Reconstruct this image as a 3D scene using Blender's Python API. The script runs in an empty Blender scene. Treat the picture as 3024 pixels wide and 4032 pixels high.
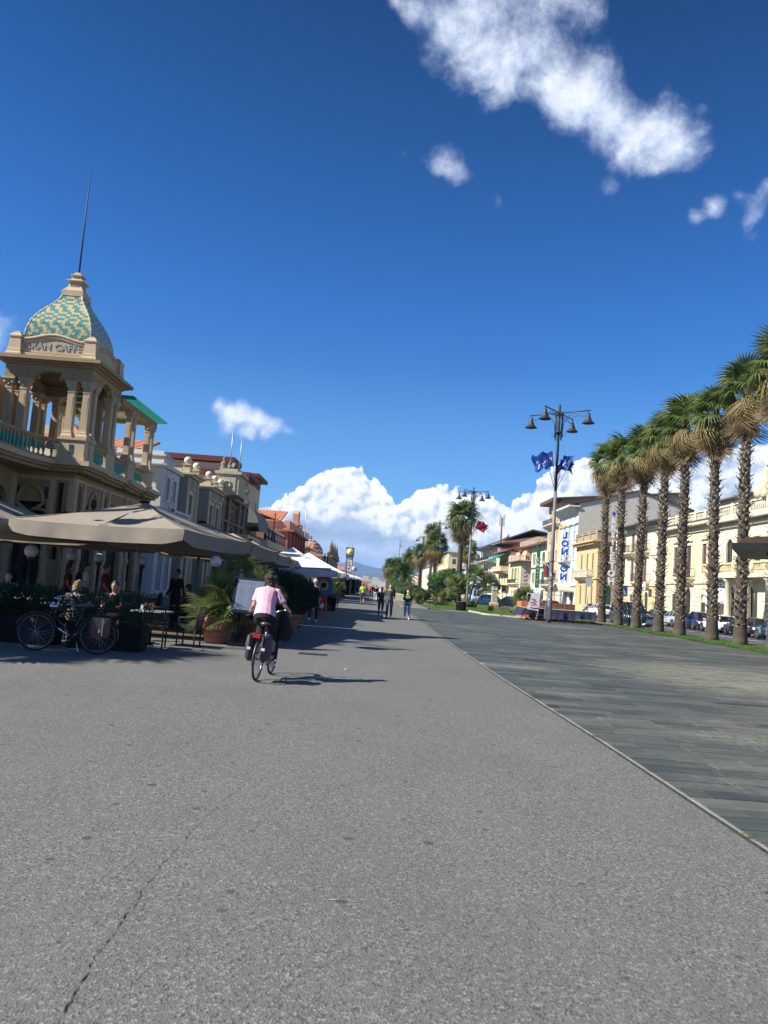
import bpy, math, random
from math import sin, cos, pi, radians, atan2, sqrt, asin, tan, exp
from mathutils import Vector, Matrix
R = random.Random(7)
sc = bpy.context.scene
COL = sc.collection
V = Vector

# ---------------------------------------------------------------- camera
cam_d = bpy.data.cameras.new('camera'); cam = bpy.data.objects.new('camera', cam_d); COL.objects.link(cam)
cam_d.sensor_fit = 'VERTICAL'; cam_d.sensor_height = 36.0; cam_d.lens = 36.0 * 3030.0 / 4032.0
cam_d.clip_start = 0.1; cam_d.clip_end = 40000
ca, cb, cc = V((0.99721516, -0.01543915, 0.07296271)), V((-0.07410649, -0.09526284, 0.99268989)), V((0.00837565, 0.99533242, 0.09614169))
mw = Matrix((ca, cb, -cc)).transposed().to_4x4(); mw.translation = V((0, 0, 1.68))
cam.matrix_world = mw
sc.camera = cam

# ---------------------------------------------------------------- light
SUN_EL, SUN_AZ = radians(39), radians(252)          # azimuth clockwise from +Y (left and a little behind the camera)
to_sun = V((cos(SUN_EL)*sin(SUN_AZ), cos(SUN_EL)*cos(SUN_AZ), sin(SUN_EL)))
sd = bpy.data.lights.new('sun', 'SUN'); sd.energy = 5.0; sd.angle = radians(0.53); sd.color = (1.0, 0.955, 0.88)
so = bpy.data.objects.new('sun', sd); COL.objects.link(so); so.rotation_euler = (-to_sun).to_track_quat('-Z', 'Y').to_euler(); so.location = (-60, -20, 60)
sc.view_settings.view_transform = 'Standard'; sc.view_settings.look = 'None'; sc.view_settings.gamma = 1
sc.view_settings.use_curve_mapping = False; sc.view_settings.exposure = 0.88
sc.cycles.max_bounces = 6; sc.cycles.diffuse_bounces = 3; sc.cycles.transparent_max_bounces = 6
sc.cycles.sample_clamp_indirect = 4; sc.cycles.volume_bounces = 1

class NT:
    """small node-tree helper"""
    def __init__(s, tree): s.t = tree; s.n = tree.nodes; s.l = tree.links
    def new(s, typ, **kw):
        nd = s.n.new(typ)
        for k, v in kw.items(): setattr(nd, k, v)
        return nd
    def put(s, nd, i, v):
        if v is None: return
        if isinstance(v, bpy.types.NodeSocket): s.l.new(v, nd.inputs[i])
        else: nd.inputs[i].default_value = v
    def math(s, op, a, b=None, c=None, clamp=False):
        nd = s.new('ShaderNodeMath', operation=op, use_clamp=clamp)
        s.put(nd, 0, a); s.put(nd, 1, b); s.put(nd, 2, c); return nd.outputs[0]
    def vm(s, op, a, b=None, sc_=None):
        nd = s.new('ShaderNodeVectorMath', operation=op); s.put(nd, 0, a); s.put(nd, 1, b)
        if sc_ is not None: s.put(nd, 3, sc_)
        return nd.outputs['Value'] if op in ('DISTANCE', 'DOT_PRODUCT', 'LENGTH') else nd.outputs[0]
    def rng(s, v, a, b, c=0.0, d=1.0, smooth=False):
        nd = s.new('ShaderNodeMapRange', interpolation_type='SMOOTHSTEP' if smooth else 'LINEAR')
        for i, x in enumerate((v, a, b, c, d)): s.put(nd, i, x)
        return nd.outputs[0]
    def noise(s, vec, scale, detail=4, rough=.55, lac=2.0, dist=0.0, col=False):
        nd = s.new('ShaderNodeTexNoise'); s.put(nd, 0, vec)
        for k, v in (('Scale', scale), ('Detail', detail), ('Roughness', rough), ('Lacunarity', lac), ('Distortion', dist)): nd.inputs[k].default_value = v
        return nd.outputs['Color' if col else 'Fac']
    def vor(s, vec, scale, out='Distance', feature='F1', rand=1.0, detail=None):
        nd = s.new('ShaderNodeTexVoronoi', feature=feature); s.put(nd, 0, vec)
        nd.inputs['Scale'].default_value = scale; nd.inputs['Randomness'].default_value = rand
        if detail is not None: nd.inputs['Detail'].default_value = detail
        return nd.outputs[out]
    def mix(s, f, a, b, blend='MIX'):
        nd = s.new('ShaderNodeMix', data_type='RGBA', blend_type=blend); s.put(nd, 0, f)
        for i, v in ((6, a), (7, b)):
            if isinstance(v, (tuple, list)) and len(v) == 3: v = (*v, 1)
            s.put(nd, i, v)
        return nd.outputs[2]
    def ramp(s, f, stops, interp='LINEAR'):
        nd = s.new('ShaderNodeValToRGB'); s.put(nd, 0, f); cr = nd.color_ramp; cr.interpolation = interp
        while len(cr.elements) < len(stops): cr.elements.new(0.5)
        for e, (p, c) in zip(cr.elements, stops):
            e.position = p; e.color = (*c, 1) if not isinstance(c, (int, float)) else (c, c, c, 1)
        return nd.outputs[0]

# ---------------------------------------------------------------- world: Nishita sky with clouds
w = bpy.data.worlds.new('World'); sc.world = w; w.use_nodes = True
T = NT(w.node_tree); T.n.clear()
tc = T.new('ShaderNodeTexCoord').outputs['Generated']
sky = T.new('ShaderNodeTexSky', sky_type='NISHITA', sun_disc=False)
sky.sun_elevation = SUN_EL; sky.sun_rotation = SUN_AZ; sky.altitude = 0; sky.air_density = 1.0; sky.dust_density = 0.25; sky.ozone_density = 2.6
sep = T.new('ShaderNodeSeparateXYZ'); T.put(sep, 0, tc)
el = T.math('ARCSINE', sep.outputs[2])
az = T.math('ARCTAN2', sep.outputs[0], sep.outputs[1])

# cloud groups: (direction, radius in radians, weight), all free cumulus masses
def dirv(a, e): return (cos(e)*sin(a), cos(e)*cos(a), sin(e))
BLOBS = []
def blobs(lst):
    for a, e, r, wt in lst: BLOBS.append((dirv(radians(a), radians(e)), radians(r), wt))
BLOBDATA = [(-1.51, 38.85, 1.23, 0.45), (0.16, 38.42, 2.02, 0.55), (1.62, 36.15, 2.47, 0.55), (3.08, 37.72, 3.52, 0.85), (5.25, 40.13, 4.64, 0.9), (10.27, 39.79, 3.54, 0.7), (13.28, 38.61, 2.13, 0.45), (5.59, 36.67, 4.69, 0.95), (6.95, 34.85, 3.45, 0.9), (9.22, 35.95, 4.5, 1.0), (11.7, 34.04, 4.19, 1.0), (14.16, 34.35, 3.56, 0.95), (15.57, 32.83, 3.41, 1.0), (17.48, 31.52, 3.23, 1.0), (19.43, 32.23, 3.35, 0.95), (20.74, 30.65, 3.09, 0.95), (22.08, 31.66, 1.57, 0.5), (18.82, 30.08, 2.1, 0.6), (16.07, 30.58, 1.22, 0.4), (2.98, 30.28, 2.13, 0.62), (4.04, 29.53, 1.48, 0.5), (0.15, 30.76, 0.82, 0.45), (7.22, 27.84, 1.12, 0.42), (22.2, 32.99, 0.98, 0.4), (15.81, 28.77, 1.25, 0.45), (23.45, 27.08, 0.85, 0.5), (22.97, 26.52, 1.21, 0.62), (21.98, 25.84, 1.05, 0.5), (26.39, 27.48, 1.32, 0.62), (25.61, 26.69, 1.6, 0.62), (24.61, 27.26, 1.01, 0.5), (25.49, 25.18, 1.28, 0.55), (25.14, 25.99, 1.02, 0.55), (-12.56, 12.1, 1.24, 0.8), (-11.58, 11.48, 1.57, 1.0), (-10.5, 11.79, 1.71, 1.05), (-9.36, 11.55, 1.62, 1.05), (-8.2, 11.2, 1.38, 0.9), (-7.31, 10.83, 1.02, 0.6), (-11.41, 10.58, 1.25, 0.8), (-10.02, 10.64, 1.34, 0.85), (-8.71, 10.59, 1.18, 0.8), (-13.88, 11.57, 0.95, 0.5), (-14.44, 11.69, 0.67, 0.4), (-10.89, 18.79, 0.78, 0.42), (-27.2, 15.12, 2.52, 0.95), (-26.53, 16.09, 1.05, 0.45), (-28.17, 14.26, 2.89, 1.0)]
blobs(BLOBDATA)
def free_density(p):
    acc = None
    for c, r, wt in BLOBS:
        d = T.vm('DISTANCE', p, c)
        k = T.rng(d, r, 0.0, 0.0, wt, smooth=True)
        acc = k if acc is None else T.math('MAXIMUM', T.math('MULTIPLY', T.math('ADD', acc, k), 0.62), T.math('MAXIMUM', acc, k))
    return acc
wob = T.noise(tc, 7.0, 3, .5, col=True)
wob = T.vm('SCALE', T.vm('SUBTRACT', wob, (.5, .5, .5)), sc_=0.05)
p0 = T.vm('ADD', tc, wob)
fine = T.noise(p0, 11.0, 14, .64)
fineb = T.noise(T.vm('ADD', p0, (to_sun.x*.012, to_sun.y*.012, to_sun.z*.012)), 11.0, 14, .64)
fd = free_density(p0)
dens = T.math('ADD', fd, T.math('MULTIPLY', T.math('SUBTRACT', fine, .5), 1.9))
alpha1 = T.rng(dens, .22, 1.05, smooth=True)
alpha1 = T.math('MULTIPLY', alpha1, T.rng(fd, .03, .2))
lit = T.math('ADD', T.rng(dens, .3, 1.3, .35, .92), T.math('MULTIPLY', T.math('SUBTRACT', fine, fineb), 2.6), clamp=True)
c1 = T.mix(lit, (4.4, 6.0, 9.6), (10.6, 11.2, 12.4))
# small scattered puffs elsewhere on the sky (outside the photographed part)
elsew = T.rng(T.math('ABSOLUTE', az), radians(38), radians(60))
pf = T.noise(p0, 3.2, 10, .6)
alpha2 = T.math('MULTIPLY', T.rng(pf, .56, .7, smooth=True), elsew)
alpha2 = T.math('MULTIPLY', alpha2, T.rng(el, radians(4), radians(14)))

# cumulus bank above the horizon: top outline as a curve over azimuth
def curve_socket(val, pts):
    nd = T.new('ShaderNodeFloatCurve'); T.put(nd, 1, val); c = nd.mapping.curves[0]
    while len(c.points) < len(pts): c.points.new(.5, .5)
    for q, (x, y) in zip(c.points, pts): q.location = (x, y); q.handle_type = 'AUTO'
    nd.mapping.update(); return nd.outputs[0]
BANK = [(-180, 6), (-140, 5), (-110, 7), (-80, 4.5), (-55, 6), (-35, 5), (-10.83, 3.4), (-8.59, 5.09), (-7.35, 5.85), (-6.28, 6.51), (-5.36, 6.78), (-4.86, 7.67), (-4.55, 8.45), (-3.25, 8.9), (-1.93, 9.08), (-0.93, 8.56), (0.08, 7.88), (0.86, 7.65), (1.42, 5.7), (1.98, 5.93), (2.99, 7.23), (3.92, 7.48), (5.26, 7.47), (6.79, 7.09), (8.66, 7.2), (9.78, 7.17), (10.86, 7.88), (12.28, 8.87), (13.15, 9.64), (14.76, 9.97), (17.62, 9.69), (20.21, 9.56), (23.5, 10.47), (26.02, 11.74), (27.01, 12.14), (45, 9), (70, 5), (100, 7), (130, 4.5), (160, 7), (180, 6)]     # (azimuth deg, elevation deg of the cloud tops)
azn = T.rng(az, -pi, pi, 0, 1)
top = T.math('MULTIPLY', curve_socket(azn, [((a+180)/360, e/20) for a, e in BANK]), radians(20))
def billow(p):
    """cauliflower relief: rounded cells at four sizes"""
    a = T.vor(p, 13, feature='SMOOTH_F1', detail=0); b = T.vor(p, 30, detail=0); c = T.vor(p, 66, detail=0); d = T.vor(p, 150, detail=0); n = T.noise(p, 90, 5, .6)
    acc = None
    for v, k in ((a, 1.0), (b, .55), (c, .28), (d, .13)):
        x = T.math('MULTIPLY', T.math('SUBTRACT', .42, T.math('MULTIPLY', v, v)), k); acc = x if acc is None else T.math('ADD', acc, x)
    return T.math('ADD', acc, T.math('MULTIPLY', T.math('SUBTRACT', n, .5), .2))
wob2 = T.vm('SCALE', T.vm('SUBTRACT', T.noise(tc, 16, 5, .6, col=True), (.5, .5, .5)), sc_=0.035)
pb = T.vm('ADD', tc, wob2)
b0 = billow(pb)
b1 = billow(T.vm('ADD', pb, (-.006, 0, .007)))
depth = T.math('ADD', T.math('SUBTRACT', top, el), T.math('MULTIPLY', T.math('SUBTRACT', b0, .35), radians(1.9)))
alpha3 = T.rng(depth, 0.0, radians(.13), smooth=True)
sh = T.math('ADD', T.math('MULTIPLY', T.math('SUBTRACT', b0, b1), 2.5), .74)
big = T.noise(T.vm('MULTIPLY', tc, (1, 1, 1.5)), 9, 4, .55)
sh = T.math('ADD', sh, T.math('MULTIPLY', T.math('SUBTRACT', big, .47), 1.5), clamp=True)
sh = T.math('MULTIPLY', sh, T.rng(depth, radians(5.5), radians(.5), .72, 1.0))
white = T.ramp(sh, [(0, (.36, .47, .63)), (.45, (.58, .69, .84)), (.72, (.86, .90, .96)), (1, (1.0, 1.0, 1.0))])
white = T.vm('SCALE', white, sc_=11.8)
streak = T.noise(T.vm('MULTIPLY', T.vm('ADD', tc, T.vm('SCALE', wob2, sc_=2.0)), (4, 4, 30)), 1.0, 6, .6)
grey = T.mix(T.rng(streak, .32, .66), (2.6, 3.75, 5.9), (6.0, 7.6, 9.8))
lowf = T.math('ADD', T.rng(el, radians(5.6), radians(2.2)), T.math('MULTIPLY', T.math('SUBTRACT', T.noise(tc, 10, 5, .6), .5), 1.7))
lowf = T.rng(T.math('ADD', lowf, T.math('MULTIPLY', b0, -.3)), .30, .62, smooth=True)
c3 = T.mix(lowf, white, grey)

skyc = T.mix(1.0, sky.outputs[0], T.ramp(T.math('DIVIDE', el, pi/2), [(.0, (.40, .90, 1.42)), (.13, (.38, .92, 1.48)), (.22, (.22, .80, 1.52)), (.44, (.085, .43, .84)), (.9, (.075, .39, .78))]), 'MULTIPLY')
hz = T.rng(el, radians(16), radians(2))
skyc = T.mix(T.math('MULTIPLY', hz, .25), skyc, (3.6, 7.0, 12.6))
colr = T.mix(alpha2, skyc, (8.5, 9.2, 11.0))
colr = T.mix(T.math('MULTIPLY', alpha1, .93), colr, c1)
colr = T.mix(alpha3, colr, c3)
colr = T.mix(T.rng(el, 0.0, radians(-1)), colr, (1.2, 1.5, 1.9))
bg = T.new('ShaderNodeBackground'); T.put(bg, 0, colr); bg.inputs[1].default_value = 0.052
ow = T.new('ShaderNodeOutputWorld'); T.l.new(bg.outputs[0], ow.inputs[0])
w.cycles.sampling_method = 'MANUAL'; w.cycles.sample_map_resolution = 512

# ---------------------------------------------------------------- materials
MATS = {}
def mat(name, rgb, rough=.8, var=.12, scale=3.0, bump=0.0, metal=0.0, spec=.4, rgb2=None, emis=0, attr=False, trans=0, bscale=None, coat=0):
    if name in MATS: return MATS[name]
    m = bpy.data.materials.new(name); m.use_nodes = True; t = NT(m.node_tree); t.n.clear()
    bs = t.new('ShaderNodeBsdfPrincipled'); o = t.new('ShaderNodeOutputMaterial'); t.l.new(bs.outputs[0], o.inputs[0])
    bs.inputs['Roughness'].default_value = rough; bs.inputs['Metallic'].default_value = metal
    bs.inputs['Specular IOR Level'].default_value = spec; bs.inputs['Coat Weight'].default_value = coat
    tcn = t.new('ShaderNodeTexCoord').outputs['Object']
    n1 = t.noise(tcn, scale, 6, .6)
    a = tuple(max(0, c*(1-var)) for c in rgb); b = rgb2 or tuple(min(1, c*(1+var)) for c in rgb)
    c = t.mix(t.rng(n1, .3, .7), a, b)
    if attr:
        at = t.new('ShaderNodeAttribute', attribute_name='tint'); c = t.mix(1.0, c, at.outputs[0], 'MULTIPLY')
    t.put(bs, 'Base Color', c)
    if bump:
        bn = t.new('ShaderNodeBump'); bn.inputs['Strength'].default_value = bump; bn.inputs['Distance'].default_value = .02
        t.put(bn, 'Height', t.noise(tcn, bscale or scale*8, 5, .65)); t.l.new(bn.outputs[0], bs.inputs['Normal'])
    if emis: bs.inputs['Emission Color'].default_value = (*rgb, 1); bs.inputs['Emission Strength'].default_value = emis
    if trans:
        tr = t.new('ShaderNodeBsdfTranslucent'); t.put(tr, 0, c); ms = t.new('ShaderNodeMixShader'); ms.inputs[0].default_value = trans
        t.l.new(bs.outputs[0], ms.inputs[1]); t.l.new(tr.outputs[0], ms.inputs[2]); t.l.new(ms.outputs[0], o.inputs[0])
    MATS[name] = m; return m
def stucco(name, rgb, dirt=(.55, .5, .45), amt=.35):
    """plaster with faint streaks and stains"""
    if name in MATS: return MATS[name]
    m = bpy.data.materials.new(name); m.use_nodes = True; t = NT(m.node_tree); bs = t.n['Principled BSDF']
    bs.inputs['Roughness'].default_value = .9; bs.inputs['Specular IOR Level'].default_value = .2
    p = t.new('ShaderNodeTexCoord').outputs['Object']
    n = t.noise(p, 1.1, 7, .65); st = t.noise(t.vm('MULTIPLY', p, (3, 3, .35)), 1.0, 6, .6)
    c = t.mix(t.rng(n, .25, .75), tuple(x*.9 for x in rgb), tuple(min(1, x*1.07) for x in rgb))
    c = t.mix(t.math('MULTIPLY', t.rng(st, .52, .8), amt), c, tuple(x*y for x, y in zip(rgb, dirt)))
    t.put(bs, 'Base Color', c)
    bn = t.new('ShaderNodeBump'); bn.inputs['Strength'].default_value = .25; bn.inputs['Distance'].default_value = .01
    t.put(bn, 'Height', t.noise(p, 30, 4, .6)); t.l.new(bn.outputs[0], bs.inputs['Normal'])
    MATS[name] = m; return m
def glass(name='window_glass', rgb=(.02, .025, .03), rough=.05):
    return mat(name, rgb, rough, .3, 1.5, spec=.9)

# ---------------------------------------------------------------- mesh builder
class MB:
    def __init__(s): s.v = []; s.f = []; s.m = []; s.s = []; s.tint = None
    def add(s, vs, fs, mi=0, sm=False):
        k = len(s.v); s.v += [tuple(p) for p in vs]
        for f in fs: s.f.append(tuple(k+i for i in f)); s.m.append(mi); s.s.append(sm)
    def hexa(s, p, mi=0):   # 8 points: bottom 4 ccw, top 4 ccw
        s.add(p, [(0, 3, 2, 1), (4, 5, 6, 7), (0, 1, 5, 4), (1, 2, 6, 5), (2, 3, 7, 6), (3, 0, 4, 7)], mi)
    def box(s, x0, x1, y0, y1, z0, z1, mi=0):
        s.hexa([(x0, y0, z0), (x1, y0, z0), (x1, y1, z0), (x0, y1, z0), (x0, y0, z1), (x1, y0, z1), (x1, y1, z1), (x0, y1, z1)], mi)
    def fbox(s, fr, u0, u1, z0, z1, o0, o1, mi=0):
        s.hexa([fr(u0, z0, o1), fr(u1, z0, o1), fr(u1, z0, o0), fr(u0, z0, o0), fr(u0, z1, o1), fr(u1, z1, o1), fr(u1, z1, o0), fr(u0, z1, o0)], mi)
    def obox(s, c, hx, hy, hz, M=None, mi=0):
        M = M or Matrix.Identity(3); c = V(c)
        s.hexa([c + M @ V((a*hx, b*hy, d*hz)) for d in (-1, 1) for a, b in ((-1, -1), (1, -1), (1, 1), (-1, 1))], mi)
    def tube(s, pts, r, n=8, mi=0, cap=True, sm=True, flat=1.0, upv=None):
        pts = [V(p) for p in pts]; L = len(pts); rr = r if isinstance(r, (list, tuple)) else [r]*L
        prev = None; rings = []
        for i, p in enumerate(pts):
            d = (pts[min(i+1, L-1)] - pts[max(i-1, 0)]); d = d.normalized() if d.length > 1e-9 else V((0, 0, 1))
            if prev is None:
                ref = V(upv) if upv else (V((0, 0, 1)) if abs(d.z) < .9 else V((1, 0, 0)))
                a = d.cross(ref).normalized()
            else:
                a = prev - d*prev.dot(d); a = a.normalized() if a.length > 1e-6 else d.orthogonal().normalized()
            b = d.cross(a); prev = a
            rings.append([p + a*(rr[i]*cos(2*pi*k/n)) + b*(rr[i]*flat*sin(2*pi*k/n)) for k in range(n)])
        vs = [q for rg in rings for q in rg]; fs = []
        for i in range(L-1):
            for k in range(n): fs.append((i*n+k, i*n+(k+1) % n, (i+1)*n+(k+1) % n, (i+1)*n+k))
        if cap: fs.append(tuple(range(n-1, -1, -1))); fs.append(tuple((L-1)*n+k for k in range(n)))
        s.add(vs, fs, mi, sm)
    def lathe(s, prof, c=(0, 0, 0), n=12, mi=0, sm=True, sq=False, rot=0.0):
        """prof: (r, z); sq=True gives a square plan (n ignored)"""
        c = V(c)
        if sq: n = 4
        vs = []; k = sqrt(2) if sq else 1
        for r, z in prof:
            for i in range(n):
                a = 2*pi*i/n + (pi/4 if sq else 0) + rot; vs.append(c + V((r*k*cos(a), r*k*sin(a), z)))
        fs = []
        for j in range(len(prof)-1):
            for i in range(n): fs.append((j*n+i, j*n+(i+1) % n, (j+1)*n+(i+1) % n, (j+1)*n+i))
        fs.append(tuple(range(n-1, -1, -1))); fs.append(tuple((len(prof)-1)*n+i for i in range(n)))
        s.add(vs, fs, mi, sm and not sq)
    def ell(s, c, r, n=10, m=7, mi=0, M=None):
        c = V(c); r = (r, r, r) if isinstance(r, (int, float)) else r; vs = []; fs = []
        M = M or Matrix.Identity(3)
        for j in range(m+1):
            t = pi*j/m
            for i in range(n): vs.append(c + M @ V((r[0]*sin(t)*cos(2*pi*i/n), r[1]*sin(t)*sin(2*pi*i/n), -r[2]*cos(t))))
        for j in range(m):
            for i in range(n):
                a, b, d, e = j*n+i, j*n+(i+1) % n, (j+1)*n+(i+1) % n, (j+1)*n+i
                fs.append((a, d, e) if j == 0 else ((a, b, e) if j == m-1 else (a, b, d, e)))
        s.add(vs, fs, mi, True)
    def prism(s, poly, fr, o0, o1, mi=0):
        """poly of (u, z) counter-clockwise seen from outside, extruded from o0 (back) to o1 (front) in frame fr"""
        n = len(poly); vs = [fr(u, z, o1) for u, z in poly] + [fr(u, z, o0) for u, z in poly]
        fs = [tuple(range(n)), tuple(range(2*n-1, n-1, -1))] + [(i, n+i, n+(i+1) % n, (i+1) % n) for i in range(n)]
        s.add(vs, fs, mi)
    def loft(s, rings, mi=0, cap=True, sm=True):
        n = len(rings[0]); vs = [p for r in rings for p in r]; fs = []
        for j in range(len(rings)-1):
            for i in range(n): fs.append((j*n+i, j*n+(i+1) % n, (j+1)*n+(i+1) % n, (j+1)*n+i))
        if cap: fs.append(tuple(range(n-1, -1, -1))); fs.append(tuple((len(rings)-1)*n+i for i in range(n)))
        s.add(vs, fs, mi, sm)
    def mesh(s, name, mats):
        me = bpy.data.meshes.new(name); me.from_pydata(s.v, [], s.f); me.update()
        for m in (mats if isinstance(mats, (list, tuple)) else [mats]): me.materials.append(m)
        me.polygons.foreach_set('material_index', s.m); me.polygons.foreach_set('use_smooth', s.s)
        if s.tint:
            at = me.color_attributes.new('tint', 'FLOAT_COLOR', 'CORNER'); d = []
            for f, tcol in zip(s.f, s.tint): d += list((*tcol, 1))*len(f)
            at.data.foreach_set('color', d)
        return me
    def build(s, name, mats, parent=None, loc=None, **kw):
        return link(s.mesh(name, mats), name, parent, loc, **kw)
def link(me, name, parent=None, loc=None, rot=None, scale=None, **kw):
    o = bpy.data.objects.new(name, me); COL.objects.link(o)
    if parent: o.parent = parent
    if loc is not None: o.location = loc
    if rot is not None: o.rotation_euler = rot
    if scale is not None: o.scale = scale if isinstance(scale, (tuple, list, Vector)) else (scale,)*3
    for k, v in kw.items(): o[k] = v
    return o
def thing(name, label, cat, loc=(0, 0, 0), rz=0, group=None):
    o = bpy.data.objects.new(name, None); COL.objects.link(o); o.location = loc; o.rotation_euler = (0, 0, rz); o.empty_display_size = .2
    return tag(o, label, cat, group)
def tag(o, label, cat, group=None):
    o['label'] = label; o['category'] = cat
    if group: o['group'] = group
    return o
def copy_tree(o, parent=None, label=None):
    c = o.copy(); COL.objects.link(c)
    if parent: c.parent = parent
    if label: c['label'] = label
    for ch in KIDS(o): copy_tree(ch, c)
    return c
def KIDS(o): return [x for x in o.children]
def frame(origin, u, n):
    O = V(origin); u = V(u); n = V(n); z = V((0, 0, 1))
    return lambda a, b, c=0.0: O + u*a + z*b + n*c
def rotz(a): return Matrix.Rotation(a, 3, 'Z')
def align(d, upv=(0, 0, 1)):
    """matrix whose Z axis is d"""
    return V(d).normalized().to_track_quat('Z', 'Y').to_matrix()
ORD = ['first', 'second', 'third', 'fourth', 'fifth', 'sixth', 'seventh', 'eighth', 'ninth', 'tenth', 'eleventh', 'twelfth']
# ---------------------------------------------------------------- ground materials
def asphalt_mat(name='asphalt', base=(.140, .137, .124), chips=True):
    m = bpy.data.materials.new(name); m.use_nodes = True; t = NT(m.node_tree); bs = t.n['Principled BSDF']
    p = t.new('ShaderNodeNewGeometry').outputs['Position']
    big = t.noise(p, .35, 6, .6); mid = t.noise(t.vm('MULTIPLY', p, (1.6, .5, 1)), 1.0, 6, .65)
    fine = t.noise(p, 42, 5, .7)
    v1 = t.new('ShaderNodeTexVoronoi'); t.put(v1, 0, t.vm('ADD', t.vm('MULTIPLY', p, (1.0, .75, 1)), t.vm('SCALE', t.noise(p, 90, 2, .5, col=True), sc_=.012))); v1.inputs['Scale'].default_value = 82
    sp = t.new('ShaderNodeSeparateColor'); t.put(sp, 0, v1.outputs['Color'])
    c = t.mix(t.rng(fine, .25, .75), tuple(x*.60 for x in base), tuple(x*1.38 for x in base))
    if chips:
        c = t.mix(t.rng(sp.outputs[0], .80, .88, 0, .85), c, (.27, .26, .225))
        c = t.mix(t.rng(sp.outputs[1], .992, .996, 0, .7), c, (.36, .34, .29))
        c = t.mix(t.rng(sp.outputs[2], .80, .9, 0, .85), c, (.045, .045, .045))
        v2 = t.new('ShaderNodeTexVoronoi', voronoi_dimensions='2D'); t.put(v2, 0, t.vm('ADD', p, t.vm('SCALE', t.noise(p, 30, 2, .5, col=True), sc_=.03))); v2.inputs['Scale'].default_value = 1.9
        s2 = t.new('ShaderNodeSeparateColor'); t.put(s2, 0, v2.outputs['Color'])
        size = t.rng(s2.outputs[0], .35, 1, 0.0, .036)
        spot = t.math('LESS_THAN', v2.outputs['Distance'], t.math('MULTIPLY', size, 1.9))
        c = t.mix(t.math('MULTIPLY', spot, .85), c, (.04, .04, .042))
    c = t.mix(t.rng(big, .3, .7, 0, .5), c, tuple(x*.74 for x in base))
    c = t.mix(t.rng(mid, .45, .8, 0, .3), c, tuple(x*1.3 for x in (base[0]*1.02, base[1], base[2]*.93)))
    t.put(bs, 'Base Color', c); bs.inputs['Roughness'].default_value = .78; bs.inputs['Specular IOR Level'].default_value = .35
    bn = t.new('ShaderNodeBump'); bn.inputs['Strength'].default_value = .55; bn.inputs['Distance'].default_value = .008
    t.put(bn, 'Height', t.math('ADD', t.noise(p, 85, 4, .7), t.math('MULTIPLY', v1.outputs['Distance'], .8))); t.l.new(bn.outputs[0], bs.inputs['Normal'])
    return m
def slate_mat(name, joined):
    m = bpy.data.materials.new(name); m.use_nodes = True; t = NT(m.node_tree); bs = t.n['Principled BSDF']
    p = t.new('ShaderNodeNewGeometry').outputs['Position']
    if joined:
        rnd = t.new('ShaderNodeAttribute', attribute_name='tint').outputs['Fac']
    else: rnd = t.new('ShaderNodeObjectInfo').outputs['Random']
    c = t.ramp(rnd, [(0, (.028, .032, .031)), (.12, (.048, .056, .051)), (.5, (.064, .072, .064)), (.86, (.082, .088, .074)), (1, (.11, .113, .09))])
    cl = t.noise(t.vm('MULTIPLY', p, (1.2, 5, 1)), 1.5, 8, .7)
    c = t.mix(t.rng(cl, .3, .75), t.mix(1.0, c, (.72, .74, .76), 'MULTIPLY'), t.mix(1.0, c, (1.28, 1.26, 1.2), 'MULTIPLY'))
    dust = t.noise(t.vm('MULTIPLY', t.vm('ADD', p, (3.1, 0, 0)), (.16, .3, 1)), 1.0, 7, .6)
    dm = t.math('MULTIPLY', t.rng(dust, .52, .7), t.rng(t.noise(p, 9, 6, .7), .3, .6))
    sx = t.new('ShaderNodeSeparateXYZ'); t.put(sx, 0, p)
    dx = t.math('DIVIDE', t.math('SUBTRACT', sx.outputs[0], 9.5), 3.6); dy = t.math('DIVIDE', t.math('SUBTRACT', sx.outputs[1], 19.0), 5.2)
    patch = t.rng(t.math('ADD', t.math('MULTIPLY', dx, dx), t.math('MULTIPLY', dy, dy)), 1.3, .1)
    dm = t.math('MULTIPLY', dm, .7); dm = t.math('ADD', dm, t.math('MULTIPLY', patch, t.rng(cl, .36, .6, 0, .8)), clamp=True)
    c = t.mix(dm, c, (.27, .255, .19))
    t.put(bs, 'Base Color', c); t.put(bs, 'Roughness', t.rng(cl, .3, .7, .5, .75)); bs.inputs['Specular IOR Level'].default_value = .45
    bn = t.new('ShaderNodeBump'); bn.inputs['Strength'].default_value = .35; bn.inputs['Distance'].default_value = .006
    t.put(bn, 'Height', t.noise(t.vm('MULTIPLY', p, (1, 3, 1)), 22, 6, .65)); t.l.new(bn.outputs[0], bs.inputs['Normal'])
    return m
m_asph = asphalt_mat(); m_road = asphalt_mat('road_asphalt', (.10, .10, .102), False)
m_slate, m_slate2 = slate_mat('slate', False), slate_mat('slate_joined', True)
m_mortar = mat('mortar', (.30, .29, .25), .95, .25, 8, .3)
m_kerb = mat('kerb_stone', (.38, .35, .28), .9, .18, 3, .4)
m_line = mat('road_paint', (.62, .62, .6), .8, .15, 6)
m_lawn = mat('lawn_grass', (.052, .125, .016), .95, .45, 2.2, .9, rgb2=(.10, .17, .03), bscale=60)
m_earth = mat('earth', (.16, .15, .12), .95, .3, .01)
m_steel = mat('galvanised_steel', (.42, .43, .44), .45, .12, 4, metal=.7)
m_blackm = mat('black_metal', (.018, .019, .022), .42, .2, 6, spec=.5)
m_concrete = mat('concrete', (.40, .385, .35), .9, .15, 2, .3)

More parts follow.
